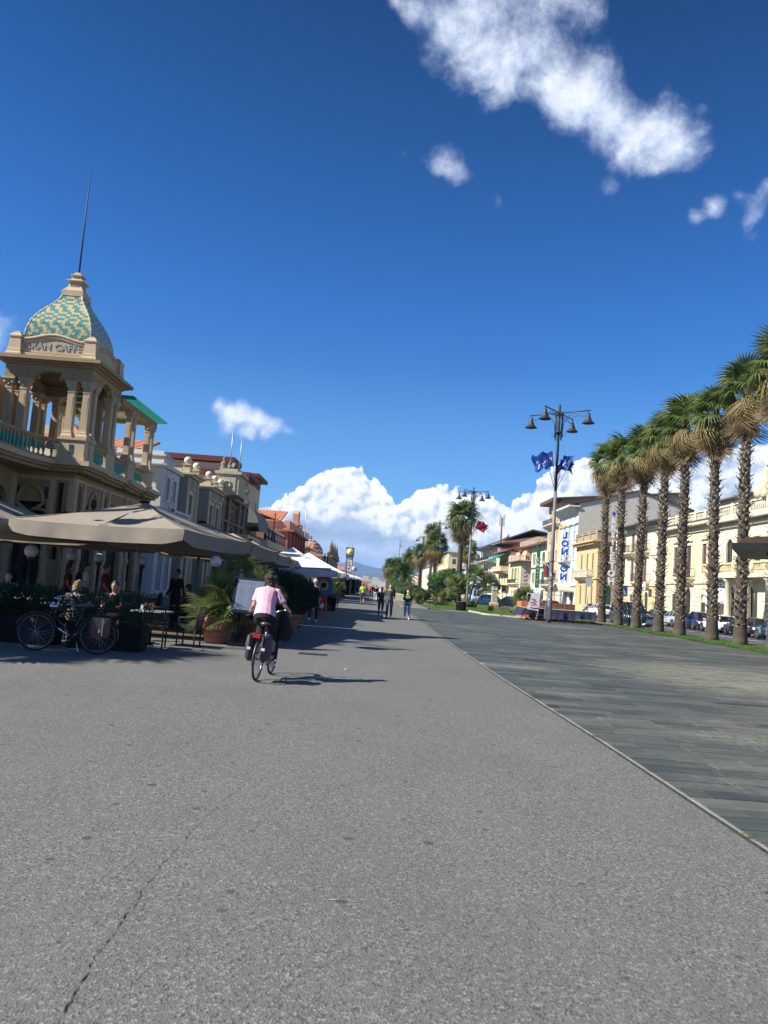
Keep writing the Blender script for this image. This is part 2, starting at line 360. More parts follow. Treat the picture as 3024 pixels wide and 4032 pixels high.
def sheet(name, poly, z, m, parent=None, kind='structure'):
    b = MB(); b.add([(x, y, z) for x, y in poly], [tuple(range(len(poly)))]); o = b.build(name, m, parent)
    if kind and not parent: o['kind'] = kind
    return o
sheet('ground', [(-9000, -200), (9000, -200), (9000, 9500), (-9000, 9500)], -.16, m_earth)
BX = [(3.02, -3), (2.97, 5.6), (2.93, 9.5), (2.76, 16), (2.68, 24), (2.66, 45), (2.64, 60), (2.62, 70), (2.6, 84), (2.6, 700)]
sheet('promenade', [(-40, -14)] + [(3.05, -14)] + BX + [(-40, 700)], 0.0, m_asph)
# slate paved square: mortar bed, slabs laid in courses across the street
plaza = sheet('paved_square', [(3.06, -6)] + [(x+.012, y) for x, y in BX[1:8]] + [(5.3, 68), (6.1, 72), (5.8, 84), (5.8, 240), (17.6, 240), (17.6, 30), (18.3, -6)], -.004, m_mortar)
def bx(y):
    for (x0, y0), (x1, y1) in zip(BX, BX[1:]):
        if y0 <= y <= y1: return x0 + (x1-x0)*(y-y0)/(y1-y0)
    return 2.62
edge_r = lambda y: 18.0 if y < 30 else 17.3
cells = []; y = 4.6; row = 0
while y < 68:
    d = R.choice((.30, .30, .34, .26)); x = bx(y) + .03 - R.random()*.9
    while x < edge_r(y):
        L = R.choice((.6, .8, .9, 1.0, 1.15, 1.3)); x0 = max(x, bx(y)+.03)
        if x + L - x0 > .12: cells.append((x0, min(x+L, 18.3), y, y+d, R.random()))
        x += L
    y += d; row += 1
unit = MB(); e = .004
unit.hexa([(0, 0, -1), (1, 0, -1), (1, 1, -1), (0, 1, -1), (e, e, 0), (1-e, e, 0), (1-e, 1-e, 0), (e, 1-e, 0)]); unit_slab = unit.mesh('slab', m_slate)
near = [c for c in cells if abs(c[0]-0) < c[2]*.56 + .3]; near.sort(key=lambda c: (c[2]**2.0)/((c[1]-c[0])*(c[3]-c[2])))
nearset = set(near[:298]); rest = MB(); rest.tint = []
g_ = .0075
for c in cells:
    x0, x1, y0, y1, r = c; h = .004 + r*.0045
    if c in nearset: link(unit_slab, 'slab', plaza, (x0+g_, y0+g_, h), scale=(x1-x0-2*g_, y1-y0-2*g_, .02))
    else:
        n0 = len(rest.f); rest.hexa([(x0+g_, y0+g_, -.014), (x1-g_, y0+g_, -.014), (x1-g_, y1-g_, -.014), (x0+g_, y1-g_, -.014), (x0+g_, y0+g_, h), (x1-g_, y0+g_, h), (x1-g_, y1-g_, h), (x0+g_, y1-g_, h)])
        rest.tint += [(r, r, r)]*(len(rest.f)-n0)
rest.build('slab', m_slate2, plaza, kind='stuff')
# metal strip between asphalt and slate, with tufts
b = MB()
for (x0, y0), (x1, y1) in zip(BX[:-1], BX[1:]):
    b.hexa([(x0-.006, y0, -.02), (x0+.010, y0, -.02), (x1+.010, y1, -.02), (x1-.006, y1, -.02), (x0-.006, y0, .008), (x0+.010, y0, .008), (x1+.010, y1, .008), (x1-.006, y1, .008)])
o = b.build('edging_strip', mat('edging', (.24, .235, .21), .6, .3, 2, metal=.1)); o['kind'] = 'structure'
b = MB()
for (x0, y0), (x1, y1) in zip(BX[:-1], BX[1:]): b.add([(x0-.050, y0, .003), (x0-.007, y0, .003), (x1-.007, y1, .003), (x1-.050, y1, .003)], [(0, 1, 2, 3)])
o = b.build('dirty_joint', mat('dirty_joint', (.035, .036, .034), .95, .5, 14, .4)); o['kind'] = 'structure'
m_weed = mat('weed', (.13, .17, .04), .9, .4, 9, trans=.3)
for k, (wx, wy) in enumerate([(2.975, 5.95), (2.925, 9.85), (2.90, 11.7), (2.86, 13.2)]):
    b = MB()
    for i in range(46):
        a = R.random()*2*pi; l = .02+R.random()*.05; px, py = wx+R.gauss(0, .014), wy+R.gauss(0, .05)
        b.add([(px-.003, py, 0), (px+.003, py, 0), (px+cos(a)*l*.8, py+sin(a)*l*.8, l*.6)], [(0, 1, 2)])
    tag(b.build('weed', m_weed), ['small green weed nearest the viewer in the joint between asphalt and slate', 'yellowish weed in the joint between asphalt and slate, second nearest', 'weed in the joint between asphalt and slate, third nearest', 'farthest small weed in the joint between asphalt and slate'][k], 'weed', 'weeds in the edging joint')
# hairline crack
b = MB(); m_crack = mat('crack_dark', (.022, .021, .02), 1, .2)
def strip(pts, wd):
    L = []
    for (x0, y0), (x1, y1) in zip(pts, pts[1:]):
        n = max(2, int(abs(y1-y0)/.03))
        for i in range(n): t = i/n; L.append((x0+(x1-x0)*t+R.gauss(0, .005)+.006*sin(y0*5+i*.37), y0+(y1-y0)*t, wd*R.choice((.0, .2, .45, .8, 1.1))))
    for (xa, ya, wa), (xb, yb, wb) in zip(L, L[1:]): b.add([(xa-wa, ya, .004), (xa+wa, ya, .004), (xb+wb, yb, .004), (xb-wb, yb, .004)], [(0, 1, 2, 3)])
strip([(-1.02, 2.6), (-1.03, 3.0), (-1.07, 3.5), (-1.075, 4.0)], .0032); strip([(-1.075, 4.0), (-1.08, 4.5), (-1.075, 4.95), (-1.05, 5.3)], .0026); strip([(-1.05, 5.3), (-1.0, 5.9), (-.9, 6.5)], .0015)
o = b.build('pavement_crack', m_crack); o['kind'] = 'structure'
# drain gratings in the asphalt
def grate(x, y, w_, d_, label):
    t = thing('drain_grate', label, 'drain cover', (x, y, 0))
    b = MB(); b.box(-w_/2, w_/2, -d_/2, -d_/2+.03, .001, .007); b.box(-w_/2, w_/2, d_/2-.03, d_/2, .001, .007); b.box(-w_/2, -w_/2+.03, -d_/2+.03, d_/2-.03, .001, .007); b.box(w_/2-.03, w_/2, -d_/2+.03, d_/2-.03, .001, .007)
    b.build('rim', m_blackm, t)
    b = MB(); b.add([(-w_/2+.03, -d_/2+.03, .004), (w_/2-.03, -d_/2+.03, .004), (w_/2-.03, d_/2-.03, .004), (-w_/2+.03, d_/2-.03, .004)], [(0, 1, 2, 3)]); b.build('pit', m_crack, t)
    n = int(w_/.055); bb = MB(); bb.box(0, .022, -d_/2+.032, d_/2-.032, .0045, .008); me = bb.mesh('bar', m_blackm)
    for i in range(n): link(me, 'bar', t, (-w_/2+.045+i*(w_-.09)/n, 0, 0))
grate(-1.25, 18.1, .66, .42, 'dark rectangular drain grating in sunlit asphalt right of the cyclist')
grate(-3.62, 17.75, .62, .36, 'low drain grating in the shade in front of the terracotta palm pot')
# road, markings, kerbs, far pavement
sheet('road', [(20.3, -14), (29.6, -14), (29.6, 700), (20.3, 700)], -.06, m_road)
b = MB()
for x in (25.0,): b.add([(x-.09, -14, -.056), (x+.09, -14, -.056), (x+.09, 400, -.056), (x-.09, 400, -.056)], [(0, 1, 2, 3)])
b.add([(20.75, -14, -.056), (20.95, -14, -.056), (20.95, 400, -.056), (20.75, 400, -.056)], [(0, 1, 2, 3)])
for i in range(60):
    yy = 30 + i*5.2; b.add([(27.0, yy, -.056), (29.3, yy, -.056), (29.3, yy+.12, -.056), (27.0, yy+.12, -.056)], [(0, 1, 2, 3)])
for i in range(8): yy = 104.5+i*.95; b.add([(20.9, yy, -.052), (29.4, yy, -.052), (29.4, yy+.5, -.052), (20.9, yy+.5, -.052)], [(0, 1, 2, 3)])
o = b.build('road_marking', m_line); o['kind'] = 'structure'
b = MB(); b.box(20.06, 20.30, -14, 700, -.16, .03); b.box(29.6, 29.8, -14, 700, -.16, .05);
o = b.build('kerb', m_kerb); o['kind'] = 'structure'
sheet('pavement', [(29.8, -14), (60, -14), (60, 700), (29.8, 700)], .04, m_concrete)
# grass strip under the palms and the lawns
lawn_poly = [(17.36, -14), (20.06, -14), (20.06, 64), (17.36, 64)]
sheet('grass_strip', lawn_poly, .03, m_lawn)
LAWN = [(5.4, 68.2), (6.4, 69.3), (7.8, 70.4), (8.9, 69.2), (9.3, 65), (9.05, 62.9), (10.4, 61.3), (11.9, 60.8), (13.4, 60.4), (20.06, 60.4), (20.06, 140), (6.4, 140), (6.2, 96), (8.5, 93), (7.2, 86), (5.75, 80), (5.1, 73)]
sheet('lawn', LAWN, .034, m_lawn)
sheet('far_lawn', [(6.2, 150), (20, 150), (20, 520), (6.0, 520)], .034, m_lawn)
b = MB()   # low stone kerb along the near edge of the lawn
kp = LAWN[3:10]
for (x0, y0), (x1, y1) in zip(kp, kp[1:]):
    d = V((x1-x0, y1-y0, 0)); n = V((d.y, -d.x, 0)).normalized()*.16; p = V((x0, y0, 0)); q = V((x1, y1, 0)); L = max(1, int(d.length/1.2))
    for i in range(L):
        s0 = p + d*(i/L+.008); s1 = p + d*((i+1)/L-.008); z = V((0, 0, .13)); h = V((0, 0, -.03))
        b.hexa([s0+n+h, s1+n+h, s1-n*.2+h, s0-n*.2+h, s0+n*.9+z, s1+n*.9+z, s1-n*.2+z, s0-n*.2+z])
o = b.build('lawn_kerb', m_kerb); o['kind'] = 'structure'
def blades(name, pts, hgt, m):
    b = MB()
    for x, y, z in pts:
        a = R.random()*2*pi; h = hgt*R.uniform(.5, 1.2); wdt = .012+.01*R.random(); dx, dy = cos(a)*wdt, sin(a)*wdt; lx, ly = R.gauss(0, h*.4), R.gauss(0, h*.4)
        b.add([(x-dx, y-dy, z), (x+dx, y+dy, z), (x+lx, y+ly, z+h)], [(0, 1, 2)])
    o = b.build(name, m); o['kind'] = 'stuff'; return o
m_blade = mat('grass_blade', (.07, .16, .022), .8, .35, 1.2, trans=.35, rgb2=(.14, .24, .05))
P = [(R.uniform(17.34, 20.06), 30+R.random()**.8*33, .03) for i in range(26000)]
P += [(17.34+abs(R.gauss(0, .05)), R.uniform(30, 62), .02) for i in range(5000)]
blades('strip_grass', P, .075, m_blade)
P = []
while len(P) < 15000:
    x, y = R.uniform(5.2, 19.5), R.uniform(60.6, 96)
    if x > 9.4 or (y > 70.6): P.append((x, y, .03))
blades('lawn_grass', P, .08, m_blade)
# ---------------------------------------------------------------- building tools
def wall(b, fr, U0, U1, Z0, Z1, ops, mi=0, depth=.22, rmi=None):
    """a wall face with real openings and reveals; ops: (u0, u1, z0, z1, arched)"""
    rmi = mi if rmi is None else rmi
    us = sorted({U0, U1, *[o[0] for o in ops], *[o[1] for o in ops]}); zs = sorted({Z0, Z1, *[o[2] for o in ops], *[o[3] for o in ops]})
    us = [u for u in us if U0 <= u <= U1]; zs = [z for z in zs if Z0 <= z <= Z1]
    for ua, ub in zip(us, us[1:]):
        for za, zb in zip(zs, zs[1:]):
            mu, mz = (ua+ub)/2, (za+zb)/2
            if any(o[0] < mu < o[1] and o[2] < mz < o[3] for o in ops): continue
            b.add([fr(ua, za), fr(ub, za), fr(ub, zb), fr(ua, zb)], [(0, 1, 2, 3)], mi)
    for o in ops:
        u0, u1, z0, z1 = o[:4]; d = -depth
        b.add([fr(u0, z0), fr(u0, z1), fr(u0, z1, d), fr(u0, z0, d)], [(0, 1, 2, 3)], rmi)
        b.add([fr(u1, z0), fr(u1, z1), fr(u1, z1, d), fr(u1, z0, d)], [(0, 1, 2, 3)], rmi)
        b.add([fr(u0, z0), fr(u1, z0), fr(u1, z0, d), fr(u0, z0, d)], [(0, 1, 2, 3)], rmi)
        if len(o) > 4 and o[4]:
            r = (u1-u0)/2; c = (u0+u1)/2; hz = min(r, (z1-z0)*.6); n = 8
            arc = [(c - r*cos(pi*i/n), z1-hz+hz*sin(pi*i/n)) for i in range(n+1)]
            for (a0, a1), (b0, b1) in zip(arc, arc[1:]):
                b.add([fr(a0, a1), fr(b0, b1), fr(b0, z1), fr(a0, z1)], [(0, 1, 2, 3)], mi)
                b.add([fr(a0, a1), fr(b0, b1), fr(b0, b1, d), fr(a0, a1, d)], [(0, 1, 2, 3)], rmi)
        else: b.add([fr(u0, z1), fr(u1, z1), fr(u1, z1, d), fr(u0, z1, d)], [(0, 1, 2, 3)], rmi)
m_glass = glass(); m_frame_w = mat('white_joinery', (.62, .60, .55), .6, .1, 5)
m_sh_brown = mat('shutter_brown', (.085, .05, .042), .7, .25, 6); m_sh_green = mat('shutter_green', (.018, .085, .06), .6, .2, 6)
m_sh_dark = mat('shutter_dark', (.035, .04, .038), .7, .2, 6); m_iron = mat('wrought_iron', (.03, .03, .032), .6, .2, 8)
m_tile = mat('terracotta_tiles', (.42, .13, .06), .85, .38, 1.6, .5, rgb2=(.56, .22, .12))
m_eave = mat('eave_brown', (.09, .055, .04), .8, .2, 3)
def window(parent, fr, op, kind='glass', sh=None, fm=None, depth=.2, surround=None, cap=0, sill=True):
    u0, u1, z0, z1 = op[:4]; w_ = u1-u0; h = z1-z0; fm = fm or m_frame_w; d = -depth+.02
    b = MB(); t = .06
    b.fbox(fr, u0, u0+t, z0, z1, d, d+.07); b.fbox(fr, u1-t, u1, z0, z1, d, d+.07); b.fbox(fr, u0+t, u1-t, z1-t, z1, d, d+.07); b.fbox(fr, u0+t, u1-t, z0, z0+t, d, d+.07)
    if kind in ('glass', 'open', 'door'): b.fbox(fr, (u0+u1)/2-.03, (u0+u1)/2+.03, z0+t, z1-t, d, d+.06); b.fbox(fr, u0+t, (u0+u1)/2-.03, z0+h*.66, z0+h*.66+.04, d, d+.05); b.fbox(fr, (u0+u1)/2+.03, u1-t, z0+h*.66, z0+h*.66+.04, d, d+.05)
    o = b.build('door' if kind == 'door' else 'window', fm, parent)
    b = MB(); q = d+.02; b.add([fr(u0, z0, q), fr(u1, z0, q), fr(u1, z1, q), fr(u0, z1, q)], [(0, 1, 2, 3)]); b.build('pane', m_glass, o)
    if surround:
        b = MB(); s = .16
        b.fbox(fr, u0-s, u0, z0, z1, -.02, .05); b.fbox(fr, u1, u1+s, z0, z1, -.02, .05); b.fbox(fr, u0-s, u1+s, z1, z1+s, -.02, .06)
        if sill: b.fbox(fr, u0-s-.05, u1+s+.05, z0-.12, z0, -.02, .14)
        if cap == 1: b.fbox(fr, u0-s-.1, u1+s+.1, z1+.34, z1+.46, -.02, .22); b.fbox(fr, u0-s+.05, u1+s-.05, z1+s, z1+.34, -.02, .04)
        if cap == 2:
            b.fbox(fr, u0-s-.1, u1+s+.1, z1+.42, z1+.52, -.02, .24); c = (u0+u1)/2; b.prism([(u0-s-.1, z1+.52), (u1+s+.1, z1+.52), (c, z1+1.02)], fr, -.02, .20)
            b.fbox(fr, u0-s+.05, u1+s-.05, z1+s, z1+.42, -.02, .04)
        b.build('surround', surround, o)
    sh = sh or m_sh_brown
    if kind == 'shut' or kind == 'half':
        for a, c in ((u0+.01, (u0+u1)/2-.008), ((u0+u1)/2+.008, u1-.01)):
            b = MB(); k0 = -.09; b.fbox(fr, a, c, z0+.01, z1-.01, k0-.03, k0)
            n = max(3, int(h/.28))
            for i in range(n): za = z0+.08+(h-.16)*i/n; b.fbox(fr, a+.05, c-.05, za, za+(h-.16)/n*.6, k0, k0+.018)
            b.build('shutter', sh, o)
    if kind == 'open':
        for a, c in ((u0-w_/2-.02, u0-.02), (u1+.02, u1+w_/2+.02)):
            b = MB(); b.fbox(fr, a, c, z0+.01, z1-.01, .03, .07)
            n = max(3, int(h/.28))
            for i in range(n): za = z0+.08+(h-.16)*i/n; b.fbox(fr, a+.05, c-.05, za, za+(h-.16)/n*.6, .07, .085)
            b.build('shutter', sh, o)
    return o
def balcony(parent, fr, u0, u1, z, out, slab_m, rail_m, style='iron', h=.95, brackets=True, post_m=None):
    b = MB(); b.fbox(fr, u0, u1, z-.16, z, .0, out); b.fbox(fr, u0+.04, u1-.04, z-.24, z-.16, 0, out-.08)
    if brackets:
        n = max(2, int((u1-u0)/1.1)+1)
        for i in range(n): c = u0+.25+(u1-u0-.5)*i/(n-1); b.prism([(0, 0), (0, -.55), (out*.25, -.5), (out*.75, -.2), (out*.85, 0)], (lambda c: (lambda a, q, o=0: fr(c+o, z-.24+q, a)))(c), -.08, .08)
    o = b.build('balcony', slab_m, parent)
    b = MB()
    def run(pa, pb, nrm):
        L = (pb-pa).length; d = (pb-pa)/L; zz = V((0, 0, 1))
        def f(a, q, o=0): return pa + d*a + zz*q + nrm*o
        if style == 'iron':
            b.fbox(f, 0, L, h-.05, h, -.02, .02); b.fbox(f, 0, L, .08, .11, -.012, .012)
            n = max(2, int(L/.13))
            for i in range(n+1): b.fbox(f, L*i/n-.009, L*i/n+.009, .11, h-.05, -.009, .009)
        elif style == 'stone':
            b.fbox(f, 0, L, h-.14, h, -.1, .1); b.fbox(f, 0, L, 0, .14, -.1, .1)
            n = max(2, int(L/.26))
            for i in range(n): c = L*(i+.5)/n; b.lathe([(.035, .14), (.075, .3), (.035, .6), (.05, h-.14)], f(c, 0, 0), n=6)
            for c in (0.12, L-.12): b.fbox(f, c-.12, c+.12, .0, h+.06, -.115, .115)
        elif style == 'solid': b.fbox(f, 0, L, 0, h, -.06, .06); b.fbox(f, 0, L, h, h+.06, -.09, .09)
    A, B_, C_, D_ = fr(u0+.06, z, 0), fr(u0+.06, z, out-.06), fr(u1-.06, z, out-.06), fr(u1-.06, z, 0)
    nn = (fr(0, 0, 1)-fr(0, 0, 0)); uu = fr(1, 0, 0)-fr(0, 0, 0)
    run(B_, C_, nn); run(A, B_, -uu); run(D_, C_, uu)
    b.build('railing', rail_m, o); return o
def tile_roof(parent, fr, u0, u1, o_front, o_back, z_front, z_back, m=None, name='roof', step=.5):
    """sloping roof plane running in u, from o_front (low) to o_back (high), with raised tile courses"""
    b = MB(); n = max(2, int((u1-u0)/step))
    for i in range(n):
        a = u0+(u1-u0)*i/n; c = u0+(u1-u0)*(i+1)/n; k = a+(c-a)*.5; r = .06
        for p, q, h0, h1 in ((a, k, 0, r), (k, c, r, 0)):
            b.add([fr(p, z_front+h0, o_front), fr(q, z_front+h1, o_front), fr(q, z_back+h1, o_back), fr(p, z_back+h0, o_back)], [(0, 1, 2, 3)])
    b.add([fr(u0, z_front-.12, o_front), fr(u1, z_front-.12, o_front), fr(u1, z_back-.12, o_back), fr(u0, z_back-.12, o_back)], [(0, 1, 2, 3)])
    for u in (u0, u1): b.add([fr(u, z_front-.12, o_front), fr(u, z_back-.12, o_back), fr(u, z_back+.03, o_back), fr(u, z_front+.03, o_front)], [(0, 1, 2, 3)])
    b.add([fr(u0, z_front-.12, o_front), fr(u1, z_front-.12, o_front), fr(u1, z_front+.0, o_front), fr(u0, z_front+.0, o_front)], [(0, 1, 2, 3)])
    return b.build(name, m or m_tile, parent)
def house(name, label, X, Y0, Y1, s, H, D, wm, ops=(), sops=(), cat='building', Z0=0, group=None, sm=None, quoins=None, top=True):
    """body of a building whose front faces the street at x = X; s=+1 right side of the street, -1 left. Returns thing, front frame, camera-side frame"""
    t = thing(name, label, cat, (X, Y0, 0), 0, group); L = Y1-Y0
    fr = frame((0, 0, 0), (0, 1, 0), (-s, 0, 0)); fs = frame((0, 0, 0), (s, 0, 0), (0, -1, 0))
    b = MB(); wall(b, fr, 0, L, Z0, H, [o[:5] for o in ops]); b.build('front_wall', wm, t)
    b = MB(); wall(b, fs, 0, D, Z0, H, [o[:5] for o in sops]); b.build('side_wall', sm or wm, t)
    b = MB(); b.add([fr(L, 0), fr(L, H), fr(L, H, -D), fr(L, 0, -D)], [(0, 1, 2, 3)]); b.add([fr(0, 0, -D), fr(L, 0, -D), fr(L, H, -D), fr(0, H, -D)], [(0, 1, 2, 3)])
    b.add([fr(0, H, 0), fr(L, H, 0), fr(L, H, -D), fr(0, H, -D)], [(0, 1, 2, 3)] if top else [])
    b.build('rear_wall', sm or wm, t)
    for F, lst in ((fr, ops), (fs, sops)):
        for o in lst:
            k = o[5] if len(o) > 5 else {}
            if k is not None: window(t, F, o, **k)
    return t, fr, fs
def band(t, fr, fs, L, D, z, h, out, m, name='cornice', side=True):
    b = MB(); b.fbox(fr, -out if side else 0, L, z, z+h, -.02, out)
    if side: b.fbox(fs, .0, D, z, z+h, -.02, out)
    return b.build(name, m, t)
TXS = bpy.data.scenes.new('text_scene')
def DG(s_):
    with bpy.context.temp_override(scene=s_, view_layer=s_.view_layers[0]): d = bpy.context.evaluated_depsgraph_get(); d.update(); return d
def text(s, size, parent, name, m, mw_, ext=.01, bold=.0, mirror=False, align_='CENTER', spacing=1.0):
    c = bpy.data.curves.new('txt', 'FONT'); c.body = s; c.size = size; c.extrude = ext; c.offset = bold; c.align_x = align_; c.align_y = 'CENTER'; c.space_character = spacing; c.resolution_u = 2
    o = bpy.data.objects.new('txt', c); TXS.collection.objects.link(o); dg = DG(TXS)
    me = bpy.data.meshes.new_from_object(o.evaluated_get(dg)); bpy.data.objects.remove(o); bpy.data.curves.remove(c)
    me.name = name; me.materials.clear(); me.materials.append(m)
    q = link(me, name, parent); q.matrix_local = mw_; return q
def face_matrix(p, u, up_=(0, 0, 1)):
    """text matrix: x along u, y up"""
    u = V(u).normalized(); y = V(up_).normalized(); z = u.cross(y)
    m = Matrix((u, y, z)).transposed().to_4x4(); m.translation = V(p); return m
# ---------------------------------------------------------------- the grand cafe with its tiled pavilion
m_sand = stucco('sandstone_stucco', (.34, .25, .135), (.45, .38, .3), .5)
m_sand2 = stucco('pale_cast_stone', (.50, .395, .26), (.5, .45, .4), .45)
m_teal = mat('teal_paint', (.02, .30, .235), .4, .2, 5)
m_teal_t = mat('teal_glazed_tile', (.035, .22, .21), .3, .55, 14, rgb2=(.11, .40, .37)); m_yel_t = mat('ochre_glazed_tile', (.48, .36, .15), .3, .3, 14, rgb2=(.66, .55, .32))
cafe = thing('grand_cafe_building', 'ochre two storey grand cafe with balconies, columns and a teal and yellow tiled dome', 'building', (-14, 36, 0))
OFF = V((-14, 36, 0))
def W2(x, y, z): return V((x, y, z)) - OFF
def column(x, y, z0, z1, w_=.3, m=None):
    b = MB(); b.lathe([(w_*.78, 0), (w_*.78, .1), (w_*.62, .2), (w_*.62, .28), (w_*.54, .31), (w_*.5, .4), (w_*.46, z1-z0-.52), (w_*.52, z1-z0-.5), (w_*.52, z1-z0-.44)], W2(x, y, z0), sq=True)
    for a in (-1, 1): b.box(*sorted((x-OFF.x-w_*.3, x-OFF.x+w_*.3)), *sorted((y-OFF.y+a*w_*.5, y-OFF.y+a*w_*.46)), z0+.5, z1-.7); b.box(*sorted((x-OFF.x+a*w_*.5, x-OFF.x+a*w_*.46)), *sorted((y-OFF.y-w_*.3, y-OFF.y+w_*.3)), z0+.5, z1-.7)
    c = b.build('column', m or m_sand2, cafe)
    b = MB(); zc = z1-.44; b.lathe([(w_*.46, 0), (w_*.5, .2), (w_*.66, .3)], W2(x, y, zc), sq=True); b.box(x-OFF.x-w_*.72, x-OFF.x+w_*.72, y-OFF.y-w_*.72, y-OFF.y+w_*.72, zc+.30, zc+.37); b.box(x-OFF.x-w_*.82, x-OFF.x+w_*.82, y-OFF.y-w_*.82, y-OFF.y+w_*.82, zc+.37, zc+.44)
    for sx in (-1, 1):
        for sy in (-1, 1): b.ell(W2(x+sx*w_*.52, y+sy*w_*.52, zc+.22), .075, 7, 5)
        b.ell(W2(x+sx*w_*.5, y, zc+.12), .06, 6, 5); b.ell(W2(x, y+sx*w_*.5, zc+.12), .06, 6, 5)
    b.build('capital', m or m_sand2, c); return c
def pedestal(x0, x1, y0, y1, z0, z1):
    b = MB(); X0, X1, Y0, Y1 = x0-OFF.x, x1-OFF.x, y0-OFF.y, y1-OFF.y
    b.box(X0-.05, X1+.05, Y0-.05, Y1+.05, z0, z0+.2); b.box(X0, X1, Y0, Y1, z0+.2, z1-.1); b.box(X0-.06, X1+.06, Y0-.06, Y1+.06, z1-.1, z1); b.build('pedestal', m_sand2, cafe)
bal_b = MB(); bal_b.lathe([(.06, 0), (.06, .06), (.035, .1), (.07, .26), (.06, .42), (.035, .62), (.055, .68)], n=8); me_bal = bal_b.mesh('baluster', m_teal)
bal_t = MB(); bal_t.lathe([(.075, 0), (.075, .05), (.05, .1)], n=8); bal_t.lathe([(.04, .6), (.06, .66), (.06, .72)], n=8); me_balc = bal_t.mesh('baluster_foot', mat('ochre_cap', (.55, .42, .2), .6, .2, 6))
def balustrade(path, z, every=.30, parts=True):
    """rail, plinth and turned balusters along a path"""
    b = MB(); tot = 0
    for (x0, y0), (x1, y1) in zip(path, path[1:]):
        d = V((x1-x0, y1-y0, 0)); L = d.length; d.normalize(); n = V((-d.y, d.x, 0)); p = W2(x0, y0, z)
        f = lambda a, q, o=0, p=p, d=d, n=n: p + d*a + V((0, 0, q)) + n*o
        b.fbox(f, -.02, L+.02, .84, .96, -.13, .13); b.fbox(f, -.015, L+.015, .78, .84, -.09, .09); b.fbox(f, -.015, L+.015, 0, .12, -.12, .12)
        k = max(1, int(L/every))
        for i in range(k):
            q = f(L*(i+.5)/k, .10)
            o = link(me_bal, 'baluster', cafe, q)
            link(me_balc, 'baluster_foot', o)
        tot += k
    b.build('balustrade_rail', m_sand, cafe)

# slab with stepped moulding, following the pavilion, the street front and the curved balcony
BALC = [(-14.75, 34.85), (-15.1, 34.45), (-15.42, 33.7), (-15.62, 32.6), (-15.72, 31.2), (-15.75, 29.5), (-15.72, 27.8), (-15.6, 26.4), (-15.3, 25.2), (-14.9, 24.6)]
outl = [(-13.1, 34.42), (-13.1, 37.3), (-13.3, 37.3), (-13.3, 40.6), (-13.1, 40.6), (-13.1, 41.7), (-13.3, 41.7), (-13.3, 44.0), (-13.1, 44.0), (-13.1, 46.3), (-19, 46.3), (-19, 24.2)] + [(x+.42, y-.0) for x, y in BALC[::-1][:-1]] + [(-14.35, 34.42)]
def slab(poly, z0, z1, grow, name, m):
    n = len(poly); cx = -16.5; b = MB()
    vs = []
    for z in (z0, z1):
        for x, y in poly: vs.append(W2(x+(grow if x > -17 else 0), y-(grow if y < 34.6 and x > -15 and y > 30 else 0), z))
    b.add(vs, [tuple(range(n-1, -1, -1)), tuple(range(n, 2*n))] + [(i, (i+1) % n, n+(i+1) % n, n+i) for i in range(n)])
    b.build(name, m, cafe)
slab(outl, 6.08, 6.30, 0, 'balcony_slab', m_sand2); slab(outl, 5.94, 6.08, -.14, 'slab_moulding', m_sand); slab(outl, 5.80, 5.94, -.30, 'slab_moulding', m_sand)
# ground floor walls
frS = frame(W2(-14.05, 35.4, 0), (0, 1, 0), (1, 0, 0)); frF = frame(W2(-14.05, 35.4, 0), (-1, 0, 0), (0, -1, 0)); frR = frame(W2(-16.7, 24.3, 0), (0, 1, 0), (1, 0, 0))
opS = [(.7, 1.05, 2.2, 5.3), (1.75, 3.45, .3, 4.95, True), (4.2, 4.5, 2.2, 5.2), (5.2, 7.3, .3, 4.9), (7.9, 8.2, 2.2, 5.2), (8.7, 9.9, .3, 4.6)]
opF = [(.45, .75, 1.8, 5.35), (1.2, 2.62, .3, 4.4)]
opR = [(.8, 2.6, .3, 4.9, True), (3.6, 5.4, .3, 4.9, True), (6.4, 8.2, .3, 4.9, True), (9.0, 10.4, .3, 4.9, True)]
b = MB(); wall(b, frS, 0, 10.4, 0, 5.82, opS, depth=.3); b.build('street_wall', m_sand, cafe)
b = MB(); wall(b, frF, 0, 2.65, 0, 5.82, opF, depth=.35); b.build('pavilion_wall', m_sand, cafe)
b = MB(); wall(b, frR, 0, 11.1, 0, 5.82, opR, depth=.3); b.build('recessed_wall', m_sand, cafe)
b = MB(); b.box(-19-OFF.x, -14.4-OFF.x, 45.5-OFF.y, 45.8-OFF.y, 0, 5.82); b.box(-19.3-OFF.x, -19-OFF.x, 24-OFF.y, 45.8-OFF.y, 0, 5.82); b.box(-19-OFF.x, -17.1-OFF.x, 24-OFF.y, 24.3-OFF.y, 0, 5.82); b.build('rear_wall', m_sand, cafe)
for fr_, ops in ((frS, opS), (frR, opR)):
    for o in ops: window(cafe, fr_, o, 'glass', fm=m_sand if o[1]-o[0] < .5 else mat('dark_joinery', (.05, .04, .03), .6, .2, 5), depth=.3)
